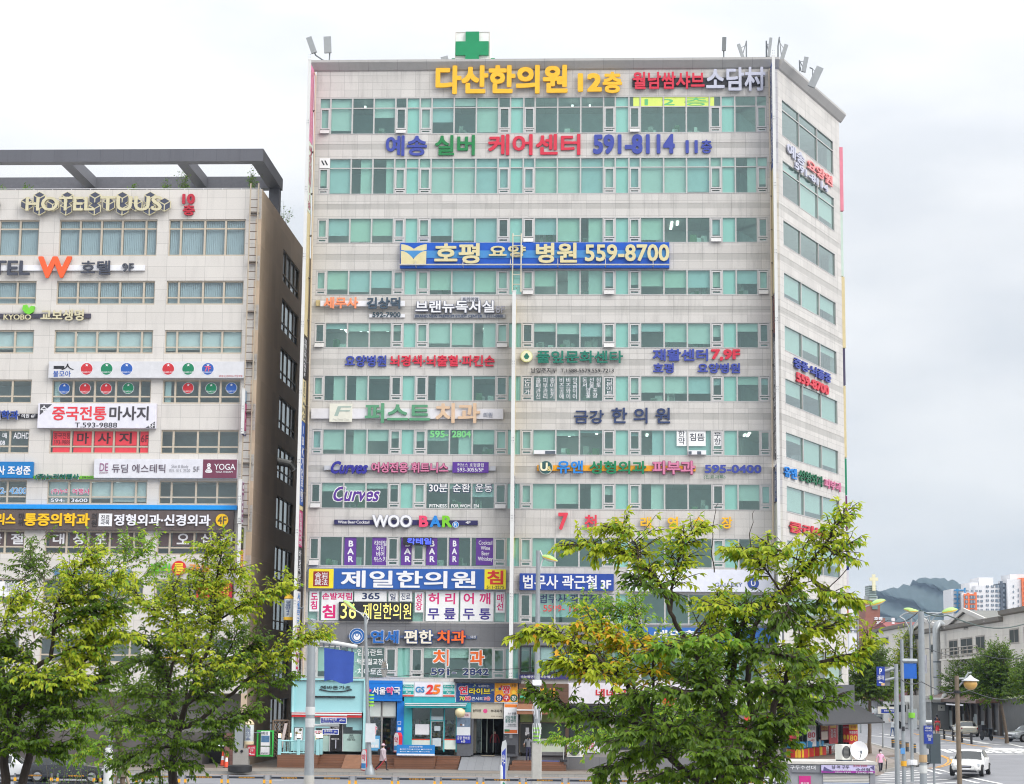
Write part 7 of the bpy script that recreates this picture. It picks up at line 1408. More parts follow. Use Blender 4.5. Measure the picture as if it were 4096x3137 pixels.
def kiosk():
    D = 73; a, b = at('P', 880, 1400, D), at('P', 2012, 1400, D); w = b.x - a.x; t = thing('repair_kiosk', 'small grey shoe repair kiosk with roller shutter and purple picture sign', 'kiosk', WLD, (a.x, D, -.15)); h = a.z + .15
    G = paint(150, 152, 158, .5, .06, 2); K = lambda x, y: (at('P', x, y, D).x - a.x, at('P', x, y, D).z + .15)
    xs, _ = K(1280, 1500); zs = K(1400, 1525)[1]
    MB().box(0, w, 0, 2.2, 0, h - .02).build('wall', G, t); MB().box(-.1, w + .06, -.12, 2.3, h - .02, h + .08).build('roof', paint(196, 192, 186, .6, .12, 2), t)
    MB().box(.02, xs, -.08, -.001, K(900, 1520)[1], h - .025).build('fascia', paint(122, 124, 130), t)
    m = MB(); z1 = K(1400, 1545)[1]; 
    for i in range(40):
        z = z1 - (i + 1) * .055
        if z < .6: break
        m.ext([(-.02, z), (-.045, z + .03), (-.02, z + .053)], xs + .1, w - .22)
    m.build('roller_shutter', paint(206, 204, 200, .45), t); MB().box(xs + .1, w - .22, -.03, -.001, .1, K(1400, 1660)[1]).build('blue_panel', paint(40, 110, 180), t)
    MB().box(w - .2, w, -.06, -.002, 0, h - .3).build('post', paint(140, 142, 148), t)
    s = MB().box(xs + .02, w - .03, -.14, -.005, zs, h - .05).build('picture_sign', paint(196, 188, 226, .5, .1, 3), t); e = MB(); e.box(xs + .02, w - .03, -.145, -.14, zs, zs + .08); e.build('sign_strip', paint(150, 50, 150), t)
    def T(s_, x0, y0, x1, y1, m_, bd=.02): (xa, za), (xb, zb) = K(x0, y1), K(x1, y0); text(s_, m_, t, xa, xb, za, zb, -.146, .004, bd)
    T('남·여 구두', 1430, 1425, 1662, 1468, BLACK); T('수선점', 1750, 1462, 1938, 1502, BLACK); T('등산화 운동화', 1716, 1420, 1902, 1445, paint(190, 50, 80)); T('굽 창갈이 찢어짐방지', 1450, 1478, 1696, 1500, W_); T('T.010-9031-3488', 1750, 1512, 1980, 1532, W_); T('오전 8시~오후 8시', 1470, 1510, 1680, 1526, W_)
    sh = MB(); sh.slab([K(1310, 1500), K(1440, 1512), K(1440, 1500), K(1360, 1465), K(1325, 1440)], -.15, -.141); sh.slab([K(1940, 1450), K(2000, 1500), K(1995, 1430)], -.15, -.141); sh.build('shoe_picture', paint(90, 84, 130), t)
    (xa, za), (xb, zb) = K(975, 1482), K(1210, 1430); text('구두수선대', W_, t, xa - .3, xb, za, zb, -.081, .006, .03)
    p0, p1 = K(995, 1720), K(1150, 1570); MB().box(p0[0], p1[0], -.03, -.001, p0[1], p1[1]).build('pink_poster', paint(200, 40, 130), t); text('종이빵', W_, t, p0[0] + .06, p1[0] - .06, p0[1] + .12, p1[1] - .24, -.031, .004, .06)
    # rooftop things rest on the kiosk
    q = at('P', 1605, 1392, D + .7); outdoor_unit('cream outdoor air conditioner unit on the kiosk roof', Vector((q.x, D + .8, h - .15 + .08)), 1.0 * .6, .62, R(38), name='outdoor_unit')
    c = at('P', 1810, 1228, D + .6); dsh = thing('satellite_dish', 'round white satellite dish on the kiosk roof', 'dish', WLD, (c.x, D + .8, h - .15 + .08))
    hz = c.z - (h - .15 + .08); m = MB(); rr = .34
    m.lathe([(.0, -.10)] + [(rr * k / 6, -.10 + .10 * (k / 6) ** 2) for k in range(1, 7)] + [(rr + .012, .004), (rr - .02, -.012)] + [(rr * k / 6, -.12 + .10 * (k / 6) ** 2) for k in range(5, 0, -1)], n=28)
    o = m.build('reflector', W_, dsh, True); o.location = (0, -.1, hz); o.rotation_euler = (R(82), 0, R(8))
    MB().tube([(0, -.2, hz - .3), (.0, -.5, hz - .1), (0, -.52, hz - .08)], .018).build('feed_arm', BLACK, dsh); MB().tube([(0, -.52, hz - .1), (0, -.5, hz + .0)], .035).build('receiver', GREY, dsh); MB().tube([(0, 0, hz - .02), (.1, .1, .2), (.3, .1, .02), (-.2, .1, .02)], .025).build('mount', STEEL, dsh)
kiosk()
# ------------------------------------------------------------------ side street buildings (their long fronts run straight away from us)
STR = Fr((47.3, 183, 0), math.atan2(-math.cos(.0507), -math.sin(.0507)))
GS_ = tile_mat('grey_stone_blocks', srgb(214, 208, 198, .9), 2.6, .95, axis='X', var=.05, stain=.2, dark=.7)
ROOFG = paint(122, 122, 118, .8, .12, .6); TRIM = paint(170, 164, 156, .7, .1)
def sx(x, y=950, z='V'): return STR.px(z, x, y)[0]
def sz(x, y, z='V'): return STR.px(z, x, y)[1]
def street_building(label, xl, xr, zt, gables, wins, depth=16):
    a, b = sx(xl), sx(xr); t = thing('street_building', label, 'building', STR, (a, 0, 0)); W = b - a
    MB().box(0, W - .05, 0, depth, 0, zt).build('wall', GS_, t); c = MB(); c.ext([(-.35, zt + .1), (-.45, zt + .5), (.4, zt + .5), (.4, zt), (0, zt)], -.2, W + .1); c.box(.0, W - .06, .4, depth, zt, zt + .2); c.build('cornice', paint(128, 122, 114, .7, .1), t)
    for (g0, g1, pk) in gables:
        u0, u1 = sx(g0) - a, sx(g1) - a; um = (u0 + u1) / 2; m = MB(); m.slab([(u0, zt + .5), (u1, zt + .5), (um, pk)], -.05, .3); m.build('gable', GS_, t)
        r = MB(); r.add([(u0 - .4, -.3, zt + .35), (um, -.3, pk + .25), (um, depth * .6, pk + .25), (u0 - .4, depth * .6, zt + .35), (u1 + .4, -.3, zt + .35), (u1 + .4, depth * .6, zt + .35)], [(0, 1, 2, 3), (1, 4, 5, 2)]); r.build('roof', ROOFG, t)
        e = MB(); e.slab([(u0 - .5, zt + .2), (um, pk + .1), (um, pk + .5), (u0 - .5, zt + .6)], -.4, -.2); e.slab([(u1 + .5, zt + .2), (um, pk + .1), (um, pk + .5), (u1 + .5, zt + .6)][::-1], -.4, -.2); e.build('verge_board', paint(206, 202, 196), t)
    for (x0, x1, y0, y1) in wins:
        u0, u1, z0, z1 = sx(x0, y1) - a, sx(x1, y1) - a, sz(x0, y1), sz(x0, y0)
        f = MB(); 
        for q in ((u0 - .2, u0, z0, z1), (u1, u1 + .2, z0, z1), (u0 - .2, u1 + .2, z1, z1 + .15), (u0 - .2, u1 + .2, z0 - .15, z0)): f.box(q[0], q[1], -.03, .0 - .003, q[2], q[3])
        n = 2 if u1 - u0 > 2 else 1
        for i in range(1, n): f.box(u0 + (u1 - u0) * i / n - .08, u0 + (u1 - u0) * i / n + .08, -.014, -.003, z0, z1)
        f.build('window', TRIM, t); 
        MB().box(u0, u1, -.008, -.004, z0, z1).build('pane', paint(40, 50, 48, .7, .4, .5), t.children[-1])
    return t
zA = sz(1960, 912); zB = sz(1310, 1108); zC = sz(440, 1140)
street_building('grey stone flat roofed building nearest along the side street, right edge', 1942, 2420, zA - .4, [], [(2030, 2135, 1132, 1278), (2200, 2330, 1110, 1260)])
tb = street_building('grey stone building with two gables along the side street', 830, 1941, zB - .2, [(1300, 1760, sz(1510, 925)), (860, 1230, sz(1105, 1022))], [(1320, 1415, 1262, 1440), (1456, 1588, 1240, 1405), (1634, 1736, 1214, 1372), (1490, 1535, 985, 1110), (1090, 1205, 1308, 1392), (1130, 1155, 1160, 1215), (890, 960, 1200, 1240)])
street_building('low grey stone building beyond the trees, below the church tower', 412, 829, zC - .3, [], [(520, 600, 1230, 1300)])
def street_bits():
    u = sx(1270, 1200); t = thing('exhaust_duct', 'tall shiny metal exhaust duct on the grey street building', 'duct', STR, (u, -1.0, 3)); z1 = sz(1270, 1050) - 3
    MB().tube([(0, 0, 0), (0, 0, z1 - .6), (-.1, .2, z1 - .1), (-.6, .5, z1), (-1.2, .9, z1 - .2)], .42, 14).build('pipe_run', paint(176, 180, 182, .35, .08, 3, metal=.6), t, True); m = MB(); [m.lathe([(.46, z), (.46, z + .12)]) for z in (1.5, 3.5, 5.2)]; m.build('clamp', GREY, t)
    t = thing('balcony_rail', 'thin balcony rail below the gabled building windows', 'railing', STR, (sx(1310, 1440), -.8, sz(1310, 1470))); L = sx(1740, 1390) - sx(1310, 1440); m = MB()
    for z in (.3, .75, 1.1): m.tube([(0, 0, z), (L, 0, z)], .05)
    m.build('rail', paint(166, 160, 150), t); m = MB(); [m.tube([(L * i / 8, 0, 0), (L * i / 8, 0, 1.1)], .05) for i in range(9)]; m.build('post', paint(166, 160, 150), t); MB().box(-.2, L + .2, -.2, .8, -.2, 0).build('slab', GS_, t)
    # ground floor restaurant with a brown tiled canopy
    u0, u1 = sx(1170, 500, 'Q'), sx(1900, 480, 'Q'); t = thing('restaurant_canopy', 'brown tiled restaurant canopy over dark open shop fronts', 'canopy', STR, (u0, 0, 0)); zc = sz(1500, 470, 'Q'); L = u1 - u0
    MB().ext([(-.002, zc + .5), (-2.4, zc - .3), (-2.4, zc - .6), (-.002, zc - .5)], 0, L).build('tiled_roof', tile_mat('brown_roof_tile', srgb(112, 84, 70, .8), .5, .3, var=.15), t)
    MB().box(0, L, -.06, -.003, .6, zc - .52).build('dark_front', paint(48, 42, 38, .4, .5, .5), t); m = MB(); [MB().box(L * i / 9, L * i / 9 + .5, -.3, -.07, .4, zc - .55).build('pillar', paint(110, 100, 92), t) for i in range(10)]
    m = MB(); r2 = random.Random(9)
    for i in range(12): x = L * r2.random(); m.box(x, x + 1.5, -.1, -.07, 1.2, 1.2 + 2.0 * r2.random())
    m.build('lit_pane', paint(190, 200, 200), t); MB().box(L * .5, L * .8, -2.45, -2.41, zc - .9, zc - .75).build('white_awning_bar', W_, t)
    u0, u1 = sx(1905, 480, 'Q'), sx(2400, 470, 'Q'); t = thing('shop_fascia', 'pale green shop fascia at the right photo edge', 'sign', STR, (u0, 0, 0)); za, zb = sz(1950, 380, 'Q'), sz(1950, 490, 'Q'); MB().box(0, u1 - u0, -.5, -.003, zb, za).build('board', paint(188, 200, 130), t); MB().box(.0, u1 - u0, -.06, -.004, .6, zb - .01).build('dark_front', paint(66, 66, 62, .4, .4, .6), t)
    text('누네안경', BLACK, t, (u1 - u0) * .42, (u1 - u0) * .75, zb + .5, za - .4, -.51, .01, .04)
    for (x0, x1, lab, col) in ((380, 820, 'dark row of shops behind the far street trees', paint(60, 58, 60, .5, .5, .4)), (0, 375, 'pale distant shops behind the first street tree', paint(110, 110, 116, .5, .5, .3))):
        u0, u1 = sx(x0, 560, 'Q'), sx(x1, 560, 'Q'); t = thing('shop_row', lab, 'shops', STR, (u0, 0, 0)); MB().box(0, u1 - u0, -.4, -.003, 0, 3.6).build('front', col, t); MB().box(0, u1 - u0, -.9, -.401, 3.6, 5.0).build('fascia', [paint(110, 40, 40, .6, .5, .3)] if x0 else [paint(190, 170, 60, .6, .5, .3)], t)
    # white vertical banner
    t = thing('wall_banner', 'white banner with black brush characters on the grey building', 'banner', STR, (sx(1140, 1500), -1.2, sz(1140, 1640))); h = sz(1140, 1425) - sz(1140, 1640); o = MB().box(-1.6, 1.6, 0, .1, 0, h).build('cloth', paint(206, 206, 214), t); text('연막', BLACK, t, -1.0, 1.0, h * .1, h * .7, -.002, .01, .05)
street_bits()
def food_hut():
    D = 205; a, b = at('Q', 1040, 700, D), at('Q', 1240, 545, D); t = thing('food_hut', 'small grey hut with wide window and bent chimney pipe', 'hut', WLD, (a.x, D, 0.6)); w, h = b.x - a.x, b.z - .6
    MB().box(0, w, 0, 3, 0, h).build('wall', paint(120, 122, 122), t); MB().box(-.2, w + .2, -.3, 3.2, h, h + .25).build('roof', paint(160, 160, 156), t); f = MB(); zb, zt = at('Q', 1070, 650, D).z - .6, at('Q', 1070, 575, D).z - .6
    f.box(.6, w - .4, -.06, -.002, zb, zt); o = f.build('window', paint(190, 190, 184), t); MB().box(.9, w - .7, -.08, -.061, zb + .25, zt - .2).build('pane', paint(60, 58, 54, .2), o)
    P_ = [at('Q', x, y, D) - Vector((a.x, D, .6)) for x, y in ((1045, 520), (1100, 520), (1170, 520), (1190, 470), (1215, 445))]; MB().tube(P_, .3, 10).build('chimney_pipe', paint(190, 192, 192, .35), t, True)
food_hut()
# ------------------------------------------------------------------ far buildings and the mountain
def church():
    D = 420; c = at('V', 425, 1000, D); t = thing('church_tower', 'red brick church tower with glass lantern and pale cross', 'tower', WLD, (c.x, D, 0)); q = lambda x, y: (at('V', x, y, D).x - c.x, at('V', x, y, D).z)
    BR_ = paint(150, 100, 86, .8, .1, .3); GLT = paint(192, 214, 208, .25, .1, .5)
    (x0, z1), (x1, _) = q(327, 778), q(498, 778); MB().box(x0, x1, 0, 8, 0, z1).build('shaft', BR_, t); (a0, z2), (a1, _) = q(310, 985), q(550, 970); MB().box(a0, a1, -1, 9, 0, z2).build('lower_block', BR_, t)
    (g0, z3), (g1, _) = q(385, 618), q(464, 618); MB().box(g0, g1, 1, 6, z1, z3).build('lantern', GLT, t); (w0, z4), (w1, z5) = q(405, 780), q(470, 885); MB().box(w0, w1, -.3, -.01, z5, z1).build('glass_strip', paint(110, 140, 136, .2, .2, .5), t)
    (p0, z6), (p1, z7) = q(332, 722), q(492, 778); m = MB(); m.box(p0, g0, 2, 2.2, z1, z6); m.box(g1, p1, 2, 2.2, z1, z6); m.build('glass_parapet', paint(196, 206, 206, .3), t); f = MB(); [f.box(g0 - .05, g1 + .05, .9, 6.1, z1 + (z3 - z1) * k / 6, z1 + (z3 - z1) * k / 6 + .3) for k in range(1, 7)]; f.build('glazing_bar', paint(110, 124, 120), t)
    (_, zc) = q(433, 472); (_, zb) = q(433, 665); (l, za) = q(385, 528); (r, _) = q(482, 528); cx = q(433, 600)[0]; m = MB(); m.box(cx - .35, cx + .35, .3, .9, zb, zc); m.box(l, cx - .351, .31, .89, za - .35, za + .35); m.box(cx + .351, r, .31, .89, za - .35, za + .35); m.build('cross', paint(232, 226, 190), t)
    for s_, x0_, y0_, x1_, y1_ in (('호평', 420, 975, 515, 1015), ('제', 445, 1025, 498, 1070), ('일', 445, 1080, 498, 1120)): (ta, tb_), (tc, td) = q(x0_, y1_), q(x1_, y0_); text(s_, W_, t, ta, tc, tb_, td, -1.01, .2, .06)
church()
def chapel():
    D = 380; c = at('V', 830, 1080, D); t = thing('chapel', 'low red roofed chapel with a small white cross', 'building', WLD, (c.x, D, 0)); q = lambda x, y: (at('V', x, y, D).x - c.x, at('V', x, y, D).z); (x0, z0), (x1, z1) = q(600, 1090), q(1060, 1055); MB().box(x0, x1, 0, 12, 0, z0).build('wall', paint(210, 204, 196), t); MB().ext([(-.5, z0), (6, z1 + .5), (12.5, z0)], x0 - .5, x1 + .5).build('roof', paint(140, 64, 60, .7, .1), t)
    (cx, zc), (l, za), (r, _) = q(691, 978), q(672, 998), q(711, 998); m = MB(); m.box(cx - .25, cx + .25, 3, 3.4, z1, zc); m.box(l, cx - .26, 3.01, 3.39, za - .25, za + .25); m.box(cx + .26, r, 3.01, 3.39, za - .25, za + .25); m.build('cross', W_, t)
chapel()
APW = paint(226, 226, 228, .7, .04, .1); APO = paint(238, 120, 62, .7, .05, .1); APB = paint(52, 130, 180, .7, .05, .1); APG = paint(84, 92, 104, .7, .05, .1); PANE = paint(112, 126, 140, .2, .2, .3)
def apartment(label, D, blocks, rows, extra=()):
    c = at('V', blocks[0][0], blocks[0][2], D); t = thing('apartment_block', label, 'building', WLD, (c.x, D, 0)); q = lambda x, y: (at('V', x, y, D).x - c.x, at('V', x, y, D).z)
    for i, (x0, x1, yt, col, dep) in enumerate(blocks):
        (a, zt), (b, _) = q(x0, yt), q(x1, yt); MB().box(a, b - .05, dep, dep + 14, 0, zt).build('wall', col, t)
    for (cols, y0, dy, n, h, w, dep) in rows:
        for k in range(n):
            m = MB(); f = MB()
            for x in cols:
                (a, z1), (b, z0) = q(x, y0 + k * dy), q(x + w, y0 + k * dy + h); m.box(a, b, dep - .25, dep - .05, z0, z1); f.box(a + (b - a) * .46, a + (b - a) * .54, dep - .33, dep - .26, z0, z1)
            m.build('window_row', PANE, t); f.build('window_bar', W_, t.children[-1])
    for (x0, x1, y0, y1, col, dep) in extra: (a, z0), (b, z1) = q(x0, y1), q(x1, y0); MB().box(a, b, dep - .5, dep - .02, z0, z1).build('colour_band', col, t)
apartment('white apartment tower with orange and blue balcony frames', 720, [(1362, 1520, 640, APW, 3), (1460, 1640, 690, APW, 0), (1635, 1945, 600, APW, 1.5), (1708, 1880, 498, APW, 6), (1590, 1690, 560, APW, 5)], [((1650, 1694), 718, 55, 5, 26, 28, 1.5), ((1760, 1820), 600, 55, 7, 26, 30, 1.5), ((1870,), 595, 56, 7, 32, 58, 1.5), ((1496, 1556), 726, 54, 5, 34, 32, -.6), ((1590,), 726, 54, 5, 34, 26, -.6), ((1396, 1436), 668, 52, 7, 30, 22, 2.4), ((1524, 1580, 1632, 1680), 655, 60, 1, 22, 26, 1.5)],
    [(1490, 1632, 706, 722, APO, -.1), (1490, 1632, 762, 776, APO, -.1), (1490, 1632, 816, 830, APO, -.1), (1490, 1632, 870, 884, APO, -.1), (1530, 1548, 690, 960, APO, -.12), (1612, 1632, 685, 960, APO, -.13), (1490, 1500, 706, 960, APO, -.14), (1390, 1512, 648, 662, APB, 2.9), (1390, 1456, 700, 712, APB, 2.9), (1390, 1456, 752, 764, APB, 2.9), (1390, 1456, 804, 816, APB, 2.9), (1390, 1456, 856, 868, APB, 2.9), (1390, 1456, 906, 918, APB, 2.9), (1422, 1442, 640, 1010, APB, 2.85), (1496, 1514, 630, 690, APB, 1.4), (1932, 1950, 552, 960, APG, 1.4)])
apartment('white and dark grey apartment tower beside the orange framed one', 740, [(1946, 2082, 570, APG, 2), (1994, 2160, 530, APW, 0), (2076, 2300, 462, APW, 6), (2160, 2300, 515, APO, -1)], [((1955,), 588, 56, 7, 32, 32, 2), ((2064,), 600, 66, 5, 26, 12, 0), ((2122,), 640, 66, 4, 36, 10, 0), ((2185,), 560, 58, 5, 36, 40, -1)])
apartment('distant pale apartment block left of the church tower', 640, [(132, 332, 885, APW, 0), (160, 180, 880, APW, 1)], [((142, 198), 925, 41, 6, 24, 30, 0), ((246, 288), 925, 41, 6, 28, 36, 0)])
def mountain():
    D = 2600; prof = [(-400, 960), (-100, 900), (100, 830), (200, 800), (290, 792), (360, 800), (430, 780), (500, 740), (560, 702), (640, 672), (740, 632), (860, 606), (960, 598), (1020, 572), (1080, 545), (1150, 540), (1210, 562), (1280, 606), (1360, 650), (1480, 720), (1650, 800), (1900, 880), (2200, 930), (2700, 960)]
    r = random.Random(2); top = [at('V', x, y, D) for x, y in prof]; X = [p.x for p in top]; Zs = [p.z for p in top]; nx, ny = 150, 26; vs = []
    nz = lambda x, y: 9 * math.sin(x * .021 + y * .013) + 7 * math.sin(x * .05 - y * .03 + 2) + 5 * math.sin(x * .09 + y * .06 + 1)
    for j in range(ny + 1):
        v = j / ny
        for i in range(nx + 1):
            x = X[0] + (X[-1] - X[0]) * i / nx; h = float(np.interp(x, X, Zs)); hh = h * v ** .85
            rid = .45 * nz(x, v * 600) * math.sin(math.pi * v) + (r.random() * 6 if j else 0); vs.append((x + 14 * math.sin(v * 9 + i * .3), D - 700 * (1 - v), max(-1, hh + rid)))
    for i in range(nx + 1): x = X[0] + (X[-1] - X[0]) * i / nx; vs.append((x, D + 500, -1))
    m = MB(); fs = [(j * (nx + 1) + i, j * (nx + 1) + i + 1, (j + 1) * (nx + 1) + i + 1, (j + 1) * (nx + 1) + i) for j in range(ny + 1) for i in range(nx)]; m.add(vs, fs)
    o = struct('mountain', m, paint(52, 72, 74, .95, .22, .03, .8, bump=.4)); o.data.polygons.foreach_set('use_smooth', [True] * len(o.data.polygons))
mountain()
# ------------------------------------------------------------------ side street: trees, poles, cars, people
def auto_tree(label, D, base, box, seed, ls=.28, mix=GG, n=11, spacing=.5, z0=.6):
    r = random.Random(seed); x0, y0, x1, y1 = box; cx, cy = (x0 + x1) / 2, (y0 + y1) / 2; bx, by = base
    arms = [([(bx, by), (bx + (cx - bx) * .4, by + (y1 - by) * .6), (bx + (cx - bx) * .7, y1)], .14, .11, 1., None)]
    k = 7588 / D / ZM['Q'][2]
    for i in range(n):
        a = math.pi * (.02 + .96 * (i + .5) / n) + r.gauss(0, .08); f = .8 + .25 * r.random(); ex, ey = cx + math.cos(a) * (x1 - x0) / 2 * f, cy + (y1 - y0) * .42 - math.sin(a) * (y1 - y0) * .92 * f; dz = r.uniform(-1, 1) * (x1 - x0) / k * .33
        arms.append(([(bx + (cx - bx) * .7, y1, 0), ((cx + ex) / 2, (y1 + ey) / 2 + 10, dz * .5), (ex, ey, dz)], .07, .02, .12, mix, 1.))
    return tree(label, D, 'Q', (bx, by), arms, ls, seed, BARK2, z0=z0, trunk_r=.17, spacing=spacing, sub=(.9, 2.0), group='trees along the side street')
auto_tree('green street tree at the pavement corner beside the parking sign, slim leaning trunk', 140, (245, 1040), (10, -170, 500, 520), 61, .22, DK, 16, spacing=.2, z0=0)
auto_tree('light green street tree behind the blue traffic sign panel', 235, (880, 780), (430, -330, 1150, 400), 62, .3, (1, 0, .5), 16, .26)
auto_tree('small street tree right of the grey duct with a forked trunk', 200, (1520, 760), (1200, 40, 1640, 470), 63, .26, GG, 12, .3)
auto_tree('large dark green street tree near the right edge of the photo', 165, (1975, 950), (1500, -180, 2190, 480), 64, .24, DK, 18, .2)
auto_tree('street tree cut by the right edge of the photo', 160, (2330, 1000), (2040, -20, 2600, 520), 65, .24, GG, 13, .25)
def pole(label, D, base, top, r, parts=(), z0=None, name='street_pole', m=None, cat='pole'):
    """parts: ('plate', name, x0,y0,x1,y1, material, dy) / ('bar', name, [(x,y)..], r, material)"""
    b, tp = at('Q', *base, D), at('Q', *top, D); z0 = b.z if z0 is None else z0; q = Vector((b.x, D, z0)); t = thing(name, label, cat, WLD, q)
    MB().tube([(0, 0, 0), (tp.x - b.x, 0, tp.z - z0)], [r, r * .8], 12).build('shaft', m or STEEL, t, True)
    for p in parts:
        if p[0] == 'plate': a, c = at('Q', p[2], p[5], D + p[7]) - q, at('Q', p[4], p[3], D + p[7]) - q; MB().box(a.x, c.x, p[7], p[7] + .05, a.z, c.z).build(p[1], p[6], t)
        elif p[0] == 'bar': MB().tube([at('Q', *k, D) - q for k in p[2]], p[3], 8).build(p[1], p[4], t, True)
        elif p[0] == 'ring': z = at('Q', base[0], p[2], D).z - z0; z2 = at('Q', base[0], p[3], D).z - z0; MB().lathe([(r * p[4], z2), (r * p[4] * 1.02, (z + z2) / 2), (r * p[4], z)], (tp.x - b.x) * z / (tp.z - z0)).build(p[1], p[5], t)
        elif p[0] == 'text': a, c = at('Q', p[2], p[5], D + p[7]) - q, at('Q', p[4], p[3], D + p[7]) - q; text(p[1], p[6], t, a.x, c.x, a.z, c.z, p[7] - .003, .005, .04)
        elif p[0] == 'head': a, c = at('Q', *p[1], D) - q, at('Q', *p[2], D) - q; lamp_head(t, a, c - a, p[3])
    return t
SB = paint(26, 56, 150); BLP = paint(20, 96, 190)
pole('grey post carrying a blue parking direction board on two brackets', 75, (592, 1576), (580, 60), .105, [('bar', 'bracket', [(575, 110), (440, 150)], .05, STEEL), ('bar', 'bracket', [(575, 235), (440, 265)], .05, STEEL), ('plate', 'rear_plate', 440, 95, 502, 335, paint(130, 132, 134), .1), ('plate', 'parking_board', 340, 95, 438, 338, SB, -.1), ('plate', 'corner_flash', 395, 300, 437, 332, paint(220, 180, 130), -.106), ('text', 'P', 372, 118, 402, 190, W_, -.11), ('text', '공영주차장', 346, 205, 430, 265, W_, -.11), ('text', '◀▬', 362, 280, 408, 306, W_, -.11)], -.15, 'sign_post')
pole('slim grey signal pole with a large blue panel and striped foot', 108, (678, 1350), (652, -250), .12, [('bar', 'arm', [(655, 20), (845, 25)], .13, STEEL), ('plate', 'blue_panel', 668, 55, 838, 245, BLP, -.05), ('ring', 'warning_band', 1285, 1350, 1.3, paint(230, 170, 40)), ('plate', 'notice', 640, 1120, 692, 1195, paint(90, 150, 210), -.2), ('plate', 'control_box', 655, 850, 690, 905, BLACK, -.2)], 0)
pole('double headed silver street lamp behind the grey posts', 112, (780, 1315), (768, -520), .1, [('ring', 'foot', 1270, 1330, 3., W_), ('ring', 'sticker_band', 675, 740, 1.9, paint(130, 200, 60)), ('plate', 'back_plate', 735, 630, 842, 885, paint(160, 166, 170), .3), ('bar', 'arm', [(760, -300), (740, -400), (680, -500), (625, -535)], .05, STEEL), ('bar', 'arm', [(775, -300), (800, -420), (860, -500), (1000, -545), (1170, -590)], .05, STEEL), ('bar', 'arm', [(625, -535), (690, -575), (770, -590), (900, -585), (1140, -580)], .04, STEEL), ('head', (1160, -588), (1330, -620), 1.0), ('head', (738, -604), (800, -605), .62)], 0, 'street_lamp', cat='street lamp')
pole('thick utility pole with two blue road name boards', 88, (925, 1640), (895, -600), .17, [('plate', 'road_name_board', 932, 838, 1040, 930, SB, -.2), ('plate', 'road_name_board', 938, 934, 1046, 1066, SB, -.2), ('text', '호평로46번길', 950, 850, 1030, 885, W_, -.2), ('text', 'Hopyeong-ro 46beon-gil', 945, 895, 1032, 912, W_, -.2), ('text', '호평로46번길\n호평로', 970, 950, 1036, 1030, W_, -.2), ('bar', 'sign_arm', [(920, 790), (1030, 795)], .09, paint(206, 208, 206)), ('ring', 'poster_wrap', 1205, 1300, 1.08, paint(190, 160, 120)), ('ring', 'poster_wrap', 1340, 1440, 1.06, paint(206, 208, 206))], -.15, 'utility_pole')
def signal():
    D = 96; a, b = at('Q', 1012, 1318, D), at('Q', 1140, 940, D); t = thing('traffic_signal', 'dark traffic signal head seen from behind, below the blue boards', 'traffic signal', WLD, (a.x, D, a.z)); w, h = b.x - a.x, b.z - a.z; G = paint(66, 78, 84, .5)
    MB().bbox(0, w, 0, .25, 0, h, .03).build('housing', G, t)
    for k in (.12, .58): MB().slab([(-.45, h * k), (0, h * (k - .1)), (0, h * (k + .2)), (-.42, h * (k + .1))], .02, .22).build('visor', G, t)
    MB().tube([(0, .1, .02), (-.7, .1, -.15)], .03).build('cable', BLACK, t); MB().tube([(w * .5, .4, -a.z), (w * .5, .4, h * .8)], .06).build('post', STEEL, t); MB().box(w * .5, w * .55, .2, .4, h * .5, h * .55).build('bracket', STEEL, t)
signal()
def globe_post():
    D = 62; t = pole('weathered brown park lamp with amber globe under a white cap', D, (1388, 1640), (1345, 210), .09, [('ring', 'collar', 395, 430, 1.3, BLACK), ('bar', 'bracket', [(1350, 360), (1430, 280), (1490, 175), (1530, 170)], .03, STEEL), ('bar', 'bracket', [(1320, 245), (1440, 245)], .03, STEEL)], -.15, 'park_lamp', paint(118, 104, 88, .5, .2, 4), 'street lamp'); c = at('Q', 1518, 305, D) - t.location; r = .22
    MB().lathe([(.01, -r)] + [(r * math.cos(a / 8 * 3.14 / 2), -r * math.sin(a / 8 * 3.14 / 2)) for a in range(7, -1, -1)] + [(r * .9, r * .3), (.02, r * .32)], c.x, 0, 20).build('globe', paint(214, 170, 96, .35, .12, 6), t, True).location = (0, 0, c.z)
    MB().lathe([(r * 1.25, .0), (r * 1.27, .02), (r * .5, .11), (.06, .16), (.02, .2)], c.x, 0, 20).build('cap', paint(206, 208, 212, .35), t, True).location = (0, 0, c.z + r * .32)
globe_post()
pole('far lamp post with single green head between the street trees', 205, (1030, 780), (1000, -560), .09, [('head', (860, -580), (750, -610), 1.7), ('bar', 'arm', [(1000, -450), (960, -530), (860, -580)], .07, STEEL), ('bar', 'arm', [(1000, -450), (1060, -520), (1110, -560), (1010, -580), (880, -590)], .06, STEEL), ('ring', 'sticker_band', 460, 510, 1.9, paint(120, 190, 60))], .9, 'street_lamp', cat='street lamp')
pole('far lamp post with green head left of the church tower', 190, (130, 640), (95, -640), .09, [('head', (255, -680), (380, -720), 1.7), ('bar', 'arm', [(95, -600), (150, -650), (255, -680)], .06, STEEL)], .5, 'street_lamp', cat='street lamp')
pole('street name post with grey house shaped plate', 150, (410, 1065), (418, 690), .07, [('plate', 'name_plate', 352, 600, 560, 690, paint(206, 204, 196), -.1), ('plate', 'name_face', 395, 632, 560, 680, SB, -.12), ('text', '늘을2로38번길', 430, 640, 550, 660, W_, -.13)], 0, 'sign_post')
